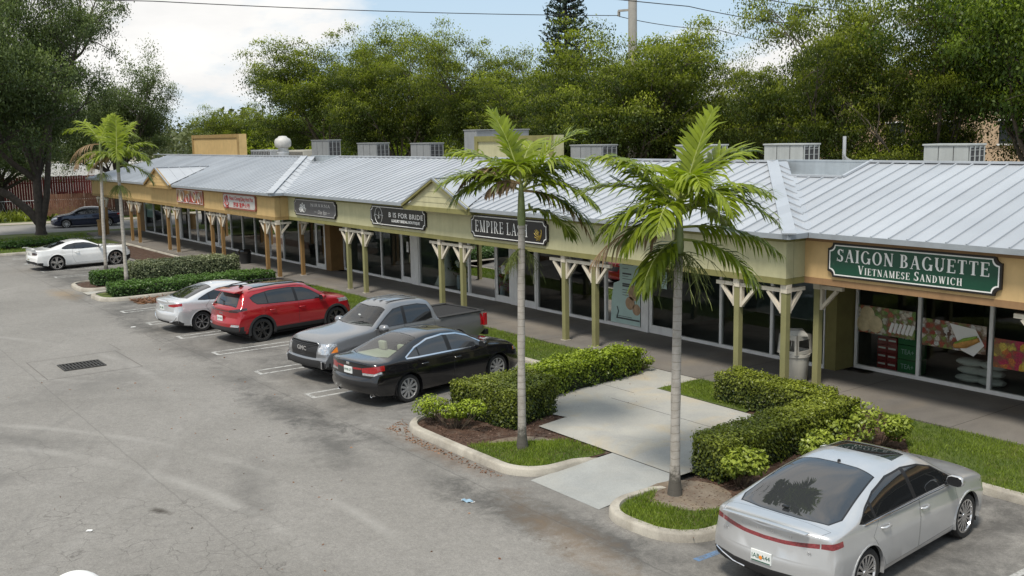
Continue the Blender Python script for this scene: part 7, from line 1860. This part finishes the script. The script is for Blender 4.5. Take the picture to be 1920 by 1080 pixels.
for x, y, rz, L, h, mt, lb in ((-121,14,78,15,3.7,'trailer_white','long white trailer roof behind the red fence, farther left'), (-117,30,80,13,3.9,'trailer_white','long white trailer roof behind the red fence, close to the plaza'), (-111,12,78,7,3.0,'trailer_cream','cream box truck body behind the red fence, under the oak')):
    root = empty('trailer', (x,y,0), R_(rz), lb, 'trailer')
    m = MB(); m.box(-L/2,L/2,-1.25,1.25,.95,h); m.build('box_body', MATS[mt], root, bevel=.08)
    m = MB(); m.box(-L/2,L/2,-1.27,1.27,h*.55,h*.55+.12); m.build('side_band', MATS['hvac_grey'], root)
    for dx in (-L*.32,-L*.2,L*.36):
        for sg in (-1,1): w_ = MB(); w_.lathe([(.0,-.14),(.48,-.14),(.5,0),(.48,.14),(.0,.14)], (dx,sg*1.05,.5), axis='y', n=18); w_.build('wheel', MATS['tyre_rubber'], root, smooth=40)
root = empty('chain_link_fence', (-96.5,9,0), R_(75), 'low chain link fence with two white boards on the weedy bank', 'fence')
m = MB()
for i in range(9): m.tube([(i*2.2,0,0),(i*2.2,0,1.3)], .03, 6)
m.tube([(0,0,1.28),(17.6,0,1.28)], .022, 6); m.build('posts', MATS['aluminium'], root)
m = MB()
for i in range(88): m.tube([(i*.2,0,.05),(i*.2+.9*(1 if i%2 else -1)*.5,0,1.26)], .007, 3, cap=False)
m.build('mesh', MATS['aluminium'], root)
m = MB(); m.box(3.2,4.3,-.05,-.03,.35,1.15); m.build('notice_board', MATS['sign_white'], root)
m = MB(); m.prism([(5.2,.75),(5.7,.25),(6.2,.75),(5.7,1.25)], -.05, -.03, plane='xz'); m.build('notice_board', MATS['sign_white'], root)

# beige building far behind on the right
simple('beige_wall', (0.50,0.37,0.25), 0.9, var=0.08, streak=0.2); simple('window_dark', (0.03,0.035,0.04), 0.2); simple('roof_tile', (0.30,0.14,0.09), 0.9, var=0.2)
root = empty('apartment_building', (-33,66,0), 0, 'beige two storey building seen through the trees on the right', 'building')
m = MB(); m.box(-17,22,0,12,0,8.6); m.build('wall', MATS['beige_wall'], root)
m = MB(); m.prism([(-.7,8.603),(6,10.4),(12.7,8.603)], -17.6, 22.6, plane='yz'); m.build('roof', MATS['roof_tile'], root)
for i in range(9):
    for z in (1.2, 4.9):
        x = -14.5+4.2*i; m = MB(); m.box(x-.75,x+.75,-.04,.02,z,z+1.5); o = m.build('window', MATS['window_dark'], root)
        f = MB(); f.box(x-.85,x+.85,-.10,-.041,z-.12,z-.0); f.box(x-.85,x+.85,-.10,-.041,z+1.5,z+1.62); q = f.build('window_frame', MATS['sign_white'], root); q.parent = o

# ------------------------------------------------------------------ bins, litter
simple('bin_beige', (0.46,0.44,0.39), 0.75, var=0.1, bmp=0.4, bscale=70, streak=0.4)
root = empty('litter_bin', (-15.05,19.2,.12), 0, 'beige litter bin with open square hood beside the olive posts', 'litter bin')
m = MB(); m.lathe([(.0,0),(.27,0),(.29,.03),(.335,.62),(.36,.64),(.36,.70),(.33,.70)], n=24); m.build('bin_body', MATS['bin_beige'], root, smooth=40)
m = MB(); q = .29
for a in range(4):
    c, s_ = math.cos(R_(90*a)), math.sin(R_(90*a)); T = lambda x, y, z: (x*c-y*s_, x*s_+y*c, z)
    for x0, x1, z0, z1 in ((-q,-q+.075,.70,1.16), (q-.075,q,.70,1.16), (-q+.075,q-.075,.70,.78), (-q+.075,q-.075,1.04,1.16)):
        k = .86; vs = [T(x*(1-(z-.70)*.22), -(q-.0)*(1-(z-.70)*.22)+d, z) for d in (0,.03) for x, z in ((x0,z0),(x1,z0),(x1,z1),(x0,z1))]
        m.add(vs, [(0,1,2,3),(7,6,5,4),(0,4,5,1),(1,5,6,2),(2,6,7,3),(3,7,4,0)])
m.lathe([(.37,1.14),(.36,1.18),(.25,1.25),(.001,1.28)], n=4)
m.build('bin_hood', MATS['bin_beige'], root)
root = empty('litter_bin', (-68.6,17.35,.12), 0, 'dark brown litter bin at the far end of the shop walk', 'litter bin')
m = MB(); m.lathe([(0,0),(.30,0),(.32,.9),(.34,.92),(.34,1.0),(.1,1.06),(0,1.06)], n=16); m.build('bin_body', MATS['post_brown'], root, smooth=40)
root = empty('litter_bin', (-47.1,18.4,.12), 0, 'black low bin with a bag beside the tan posts', 'litter bin')
m = MB(); m.lathe([(0,0),(.24,0),(.30,.55),(.32,.57),(.27,.62)], n=14); m.build('bin_body', MATS['black_plastic'], root, smooth=40)
m = MB(); m.lathe([(.31,.50),(.34,.60),(.28,.66),(.20,.60)], n=11); m.build('bin_bag', MATS['gloss_black'], root)
simple('mask_blue', (0.24,0.36,0.46), 0.7, var=0.2, scale=20)
root = empty('face_mask', (-13.55,8.88,.006), R_(20), 'crumpled pale blue face mask lying on the asphalt', 'litter'); root.scale = (.75,.75,.8)
m = MB(); vs = []
for i in range(6):
    for j in range(4): vs.append((-.12+.05*i, -.06+.04*j, .012+.018*math.sin(i*1.7+j)+.012*(j%2)))
m.add(vs, [(i*4+j,(i+1)*4+j,(i+1)*4+j+1,i*4+j+1) for i in range(5) for j in range(3)]); m.build('cloth', MATS['mask_blue'], root, smooth=80)
m = MB(); m.tube([(.13,-.05,.01),(.18,-.03,.015),(.19,.03,.012),(.13,.05,.01)], .004, 4); m.tube([(-.12,-.05,.01),(-.17,.0,.012),(-.12,.05,.01)], .004, 4); m.build('ear_loop', MATS['sign_white'], root)
for x, y, s_, lb in ((-22.9,3.05,.10,'white scrap of paper at the left edge of the lot'), (-16.2,3.55,.06,'small white paint scrap on the asphalt by the globe lamp'), (-33.9,9.3,.09,'white scrap of paper near the silver compact sedan')):
    m = MB(); r = random.Random(int(x*10)); P = [(x+s_*math.cos(a)*r.uniform(.6,1.2), y+s_*math.sin(a)*r.uniform(.5,1.2), .008+.01*r.random()) for a in np.linspace(0, 5.6, 7)]
    m.poly(P); tag(m.build('paper_scrap', MATS['sign_white']), lb, 'litter')

# ------------------------------------------------------------------ shop windows: posters, stock, furniture
YO, YG, YT = SEC['olive']['yg'], SEC['gold']['yg'], SEC['tan']['yg']
simple('poster_mint', (0.46,0.62,0.58), 0.6, var=0.06); simple('poster_ink', (0.06,0.07,0.07), 0.6); simple('tan_skin_tone', (0.42,0.28,0.17), 0.6, var=0.25, scale=9)
root = empty('window_poster', (-22.72,YO-.03,1.35), 0, 'tall mint green price poster with round pictures in the lash shop window', 'poster')
m = MB(); m.poly([(-.66,0,-1.12),(.66,0,-1.12),(.66,0,1.22),(-.25,0,1.22),(-.25,0,.2),(-.52,0,.1),(-.62,0,-.4)]); m.build('sheet', MATS['poster_mint'], root)
m = MB(); rr = random.Random(2)
for i, z in enumerate((1.05,.88,.80,.72,.60,.44,.36,.28,.12,.06,-.06,-.14,-.22)):
    w_ = .55 if i in (0,) else (.40 if i in (1,5,8,9) else rr.uniform(.25,.5)); t_ = .05 if i in (0,1,5,8,9) else .016; m.box(-.12,-.12+w_,-.006,-.004,z-t_/2,z+t_/2)
m.box(-.40,.64,-.006,-.004,-.98,-.93); m.box(-.42,.30,-.0055,-.0035,-.90,-.885); m.tube([(-.36,-.008,-.93),(-.30,-.008,-.75),(-.36,-.008,-.6)], .018, 4); m.build('printed_text', MATS['poster_ink'], root)
for x, z, r in ((.38,-.12,.24), (.22,-.45,.20), (.50,-.62,.17)):
    m = MB(); m.lathe([(.0,-.008),(r,-.008),(r*1.02,-.004)], (x,0,z), axis='y', n=22); m.build('printed_picture', MATS['tan_skin_tone'], root)
for x, z0, w_, h_, lb in ((-29.1,1.30,.20,.30,'small white notice with a square code area on the bridal shop door'), (-35.75,1.6,.16,.42,'narrow white notice on the left glass door of the bridal shop'), (-21.05,1.75,.22,.50,'pale notice taped to the glass door beside the mint poster')):
    o = empty('door_notice', (x,YO-.03,z0), 0, lb, 'notice'); m = MB(); m.poly([(-w_/2,0,-h_/2),(w_/2,0,-h_/2),(w_/2,0,h_/2),(-w_/2,0,h_/2)]); m.build('sheet', MATS['poster_mint' if x > -22 else 'sign_white'], o)
    m = MB()
    for k in range(5): z = h_*(.36-.14*k); m.box(-w_*.35,w_*.3,-.005,-.003,z-.008,z+.008)
    m.build('printed_text', MATS['poster_ink'], o)
simple('velvet_pink', (0.42,0.02,0.10), 0.9, var=0.15); simple('petal_white', (0.70,0.72,0.62), 0.8, var=0.15); simple('pot_grey', (0.30,0.36,0.40), 0.5); simple('dress_white', (0.62,0.62,0.60), 0.9)
def chair(x, y, lb):
    o = empty('armchair', (x,y,.125), 0, lb, 'armchair', 'pink armchairs in the bridal shop')
    m = MB(); m.box(-.38,.38,-.36,.36,.22,.45); m.build('seat', MATS['velvet_pink'], o, bevel=.05, smooth=50)
    m = MB(); m.box(-.40,.40,.26,.42,.30,.98); m.build('backrest', MATS['velvet_pink'], o, bevel=.06, smooth=50)
    for sg in (-1, 1): m = MB(); m.box(sg*.42-.06,sg*.42+.06,-.34,.36,.24,.64); m.build('arm', MATS['velvet_pink'], o, bevel=.04, smooth=50)
    for sx_ in (-1,1):
        for sy in (-1,1): m = MB(); m.tube([(sx_*.33,sy*.3,0),(sx_*.33,sy*.3,.22)], .02, 6); m.build('leg', MATS['gold_leaf'], o)
chair(-31.1,YO+1.1,'pink velvet armchair behind the glass, left of the window frame'); chair(-30.0,YO+1.1,'pink velvet armchair behind the glass, beside the bridal shop door')
def vase(x, y, h, lb, k=1.0):
    o = empty('flower_vase', (x,y,.125), 0, lb, 'flower vase', 'white flowers in tall pots'); m = MB(); m.lathe([(0,0),(.13*k,0),(.15*k,.1),(.14*k,h),(.12*k,h)], n=16); m.build('pot', MATS['pot_grey'], o, smooth=40)
    r = np.random.default_rng(int(abs(x)*10)); m = MB()
    for i in range(9):
        c = (r.normal(0,.16), r.normal(0,.12), h+.18+r.uniform(0,.42)); rad = .09*r.uniform(.8,1.25)
        m.lathe([(.001,rad),(rad*.7,rad*.7),(rad,0),(rad*.7,-rad*.7),(.001,-rad)], c, n=8)
    m.build('blossoms', MATS['petal_white'], o, smooth=60)
    cs = r.normal(size=(160,3))*np.array([.2,.16,.16])+np.array([0,0,h+.25]); leaf_object('leaves', cs, r.normal(size=(160,3)), .12, r.uniform(.2,.7,160), MATS['leaf_hedge'], o)
vase(-33.0,YO+.7,.55,'leftmost pot of white flowers in the bridal window'); vase(-32.2,YO+.6,.50,'middle pot of white flowers in the bridal window, between two posts'); vase(-29.9,YO+.55,.45,'pot of white flowers at the bridal shop door',.9)
o = empty('bridal_dress', (-34.2,YO+.9,.125), 0, 'pale bridal dress on a stand behind the left bridal window', 'dress'); m = MB(); m.lathe([(.0,1.42),(.10,1.40),(.17,1.30),(.13,1.05),(.22,.8),(.42,.3),(.55,.02)], n=18); m.build('gown', MATS['dress_white'], o, smooth=50)
o = empty('lounge_table', (-30.55,YO+.55,.125), 0, 'small gilt side table between the pink armchairs', 'table')
m = MB(); m.lathe([(0,.52),(.20,.52),(.20,.50),(0,.50)], n=16); m.build('table_top', MATS['gold_leaf'], o)
for a in range(3): m = MB(); m.tube([(.17*math.cos(a*2.1),.17*math.sin(a*2.1),0),(.05*math.cos(a*2.1+2),.05*math.sin(a*2.1+2),.5)], .012, 5); m.build('leg', MATS['gold_leaf'], o)
# sandwich shop window
food_mat('bun_print', 2.2, [(0.55,0.42,0.22),(0.48,0.33,0.14),(0.60,0.48,0.28),(0.40,0.25,0.10)], 4.5)
food_mat('roll_print', 5.2, [(0.50,0.52,0.42),(0.14,0.26,0.06),(0.42,0.13,0.07),(0.60,0.56,0.46),(0.25,0.32,0.10)], 9.0)
food_mat('sandwich_print', 8.1, [(0.55,0.56,0.54),(0.36,0.08,0.04),(0.55,0.50,0.44),(0.30,0.05,0.03),(0.10,0.05,0.03),(0.20,0.28,0.06)], 8.0)
food_mat('fruit_print', 3.7, [(0.60,0.36,0.03),(0.55,0.06,0.05),(0.62,0.48,0.08),(0.45,0.03,0.08),(0.55,0.18,0.04)], 6.0)
simple('bread_crust', (0.52,0.27,0.07), 0.6, var=0.3, scale=10); simple('lettuce', (0.22,0.36,0.05), 0.6, var=0.3, scale=12); simple('bun_pale', (0.60,0.50,0.30), 0.6, var=0.15, scale=9)
def poster(x0, x1, z0, z1, mat, lb, y=YG-.025, drop=0):
    xc, zc = (x0+x1)/2, (z0+z1)/2; o = empty('window_poster', (xc,y,zc), 0, lb, 'poster', None); m = MB(); a, b = (x1-x0)/2, (z1-z0)/2
    m.poly([(-a,0,-b+drop),(a,0,-b-drop*.3),(a,0,b-drop),(-a,0,b)]); m.build('sheet', MATS[mat], o); return o
o = poster(-14.98,-13.42,1.05,1.72,'roll_print','food picture of steamed buns and rice rolls across the first sandwich shop window')
m = MB()
for x, z, r in ((-.52,.12,.20), (-.62,-.12,.20), (-.30,-.10,.21)):
    m.lathe([(.001,-.03),(r*.5,-.028),(r*.85,-.018),(r,-.004)], (x,0,z), axis='y', n=18)
m.build('printed_buns', MATS['bun_pale'], o, smooth=60)
m = MB()
for k in range(6): m.beam((.12+.11*k,-.012,-.24),(.20+.11*k,-.012,.0), .075, .02, up=(0,1,0))
m.build('printed_rolls', MATS['sign_white'], o)
o = poster(-13.24,-11.68,.98,1.62,'sandwich_print','food picture with a long filled baguette across the second sandwich shop window')
m = MB(); m.tube([(.05,-.02,-.22),(.3,-.03,-.14),(.62,-.02,.0)], [.06,.10,.05], 8); m.build('printed_baguette', MATS['bread_crust'], o, smooth=60)
m = MB(); m.tube([(.08,-.05,-.16),(.3,-.06,-.05),(.58,-.05,.06)], [.03,.055,.03], 6); m.build('printed_salad', MATS['lettuce'], o, smooth=60)
m = MB(); m.poly([(-.10,-.004,.28),(.52,-.004,.22),(.74,-.004,-.12),(.50,-.004,-.40),(.2,-.004,-.30)]); m.build('printed_paper', MATS['sign_white'], o)
poster(-11.5,-9.95,.75,1.40,'fruit_print','food picture of orange and red fruit in the window at the right edge')
simple('box_green', (0.04,0.20,0.07), 0.6, var=0.1); simple('box_red', (0.30,0.03,0.03), 0.6, var=0.2, scale=12); simple('sack_white', (0.58,0.58,0.56), 0.85, var=0.1, bmp=0.5, bscale=12)
for i in range(3):
    o = empty('tea_box', (-13.75,YG+.42,.125+.36*i), 0, ('lowest','middle','top')[i]+' green tea carton in the stack behind the first sandwich shop window', 'carton')
    m = MB(); m.box(-.26,.26,-.2,.2,.0,.345); m.build('carton', MATS['box_green'], o, bevel=.008)
    m = MB(); add_text(m, 'TEA+', .17, lambda u, v, d: (u,-.202-d,.18+v), width=.34, extrude=.002); m.build('carton_lettering', MATS['poster_mint'], o)
for i in range(2):
    for j in range(4):
        o = empty('drink_pack', (-14.55+.28*i,YG+.5,.125+.20*j), 0, 'red and white drink pack stacked behind the first sandwich shop window', 'drink pack', 'stacked red drink packs'); m = MB(); m.box(-.13,.13,-.13,.13,0,.19); m.build('pack', MATS['box_red'], o, bevel=.01)
        m = MB(); m.box(-.10,.10,-.133,-.131,.10,.14); m.build('pack_label', MATS['sign_white'], o)
rr = random.Random(3)
for i in range(6):
    x, z = -12.35+.50*(i % 2)+rr.uniform(-.05,.05), .125+.19*(i//2); o = empty('rice_sack', (x,YG+.62,z), rr.uniform(-.1,.1), 'plump white rice sack in the pile behind the second sandwich shop window', 'sack', 'pile of white rice sacks')
    m = MB(); n = 16; vs = []
    for u_ in range(7):
        t = u_/6; xx = -.30+.60*t; w_ = .22*(math.sin(math.pi*(.08+.84*t))**.4); hh = .105*(math.sin(math.pi*(.06+.88*t))**.5)
        for k in range(n): a = 2*math.pi*k/n; vs.append((xx, w_*math.cos(a), .10+hh*math.sin(a)*(1 if math.sin(a) > 0 else .9)))
    m.add(vs, [(u_*n+k,u_*n+(k+1)%n,(u_+1)*n+(k+1)%n,(u_+1)*n+k) for u_ in range(6) for k in range(n)]+[tuple(range(n)), tuple(range(6*n,7*n))]); m.build('sack', MATS['sack_white'], o, smooth=60)
# tan shops: a pale banner and counters
o = empty('window_poster', (-68.2,YT+.12,1.85), 0, 'pale green banner inside the first tan shop window', 'poster'); m = MB(); m.poly([(-.9,0,-.75),(.85,0,-.75),(.85,0,.75),(-.9,0,.75)]); m.build('sheet', MATS['poster_mint'], o)
for x, w_, lb in ((-53,3.4,'long dark counter inside the hot pot shop'), (-45.5,2.6,'dark counter inside the spa window')):
    o = empty('counter', (x,YT+2.4,.125), 0, lb, 'counter'); m = MB(); m.box(-w_/2,w_/2,-.3,.3,0,1.0); m.build('counter_body', MATS['wall_brown'], o, bevel=.01); m = MB(); m.box(-w_/2-.05,w_/2+.05,-.36,.36,1.002,1.05); m.build('counter_top', MATS['hvac_grey'], o)

# ------------------------------------------------------------------ parked cars
def drop(n, S, x, y, yaw, label, cat='car'):
    r = build_car(n, S, (x, y, 0), R_(yaw), label, cat); return r
c1 = drop('sedan_car', MKZ, -8.40, 12.27, 95.8, 'silver sedan with full width tail light at the bottom right, sunroof open to view'); d_mkz(c1)
c2 = drop('sedan_car', HONDA, -20.80, 12.65, 98.4, 'black sedan with chrome window trim and cream seats, beside the grey pickup'); d_honda(c2)
c3 = drop('pickup_truck', TRUCK, -23.56, 13.05, -83.0, 'grey pickup truck parked nose out with black open bed', 'pickup truck'); d_truck(c3)
c4 = drop('hatchback_suv', KIA, -29.80, 12.80, 98.5, 'red sport utility car with black roof and black wheels', 'car'); d_kia(c4)
c5 = drop('sedan_car', COROLLA, -32.62, 12.05, 95.8, 'small silver sedan with red tail lights beside the red car'); d_corolla(c5)
c6 = drop('coupe_car', CAMARO, -53.08, 12.24, 95.5, 'white two door coupe parked alone near the street'); d_camaro(c6)
c7 = drop('sedan_car', ACCORD, -78.2, 18.75, -103.0, 'dark navy sedan driving on the street behind the oak trunk'); d_accord(c7)
# ------------------------------------------------------------------ sky, sun, camera
CLOUD_SEED = 7.2
SUN_EL, SUN_AZ = 62.0, 150.0       # degrees; azimuth clockwise from +Y
w = bpy.data.worlds.new('World'); SC.world = w; w.use_nodes = True
nt = w.node_tree; nt.nodes.clear()
out = nt.nodes.new('ShaderNodeOutputWorld'); bg = nt.nodes.new('ShaderNodeBackground'); bg.inputs[1].default_value = 0.113
sky = nt.nodes.new('ShaderNodeTexSky'); sky.sky_type = 'NISHITA'; sky.sun_disc = False
sky.sun_elevation = R_(SUN_EL); sky.sun_rotation = R_(SUN_AZ); sky.altitude = 10; sky.air_density = 1.0; sky.dust_density = 1.6; sky.ozone_density = 1.2
tc = N(nt, 'ShaderNodeTexCoord'); sx = N(nt, 'ShaderNodeSeparateXYZ'); nt.links.new(tc.outputs['Generated'], sx.inputs[0])
den = fmath(nt, 'ADD', fmath(nt, 'MAXIMUM', sx.outputs[2], 0.0), 0.28)
cv = N(nt, 'ShaderNodeCombineXYZ'); nt.links.new(fmath(nt, 'DIVIDE', sx.outputs[0], den), cv.inputs[0]); nt.links.new(fmath(nt, 'DIVIDE', sx.outputs[1], den), cv.inputs[1]); cv.inputs[2].default_value = CLOUD_SEED
a = noise_tex(nt, 1.0, 9, 0.60, cv.outputs[0], 0.35)
mask = ramp(nt, a, [(0.43, (0,0,0)), (0.55, (1,1,1))])
b = noise_tex(nt, 1.5, 6, 0.6, cv.outputs[0], 0.3)
cloud = ramp(nt, b, [(0.30, (7.7,7.65,7.6)), (0.52, (9.0,8.9,8.7)), (0.72, (10.0,9.85,9.6))])
hz = fmath(nt, 'SUBTRACT', 1.0, fmath(nt, 'MULTIPLY', fmath(nt, 'MAXIMUM', sx.outputs[2], 0.0), 3.2), clamp=True)
blue = mixc(nt, 0.65, sky.outputs[0], (4.7,6.8,8.8)); blue = mixc(nt, fmath(nt, 'MULTIPLY', hz, 0.45), blue, (7.0,7.9,8.6))
col = mixc(nt, mask, blue, cloud)
nt.links.new(col, bg.inputs[0]); nt.links.new(bg.outputs[0], out.inputs[0])
sl = bpy.data.lights.new('sun', 'SUN'); sl.energy = 3.7; sl.angle = R_(12); sl.color = (1.0, 0.93, 0.82)
so = bpy.data.objects.new('sun', sl); COL.objects.link(so)
d = Vector((math.sin(R_(SUN_AZ))*math.cos(R_(SUN_EL)), math.cos(R_(SUN_AZ))*math.cos(R_(SUN_EL)), math.sin(R_(SUN_EL))))
so.rotation_euler = (-d).to_track_quat('-Z', 'Y').to_euler(); so.location = d*60

cam = bpy.data.cameras.new('camera'); co = bpy.data.objects.new('camera', cam); COL.objects.link(co); SC.camera = co
yaw, pit, rol = R_(-53.9), R_(8.52), R_(1.05)
f = Vector((math.sin(yaw)*math.cos(pit), math.cos(yaw)*math.cos(pit), -math.sin(pit))); r = Vector((math.cos(yaw), -math.sin(yaw), 0)); dn = f.cross(r)
r2 = r*math.cos(rol)+dn*math.sin(rol); d2 = -r*math.sin(rol)+dn*math.cos(rol)
co.matrix_world = Matrix(((r2.x,-d2.x,-f.x,0), (r2.y,-d2.y,-f.y,0), (r2.z,-d2.z,-f.z,6.0), (0,0,0,1)))
cam.sensor_width = 36; cam.lens = 36*1905/1920; cam.clip_start = .1; cam.clip_end = 1500
SC.view_settings.view_transform = 'Standard'; SC.view_settings.look = 'None'; SC.view_settings.exposure = 0; SC.view_settings.gamma = 1
SC.render.engine = 'CYCLES'; SC.cycles.use_denoising = True; SC.cycles.max_bounces = 8; SC.cycles.transparent_max_bounces = 16
SC.cycles.sample_clamp_indirect = 8
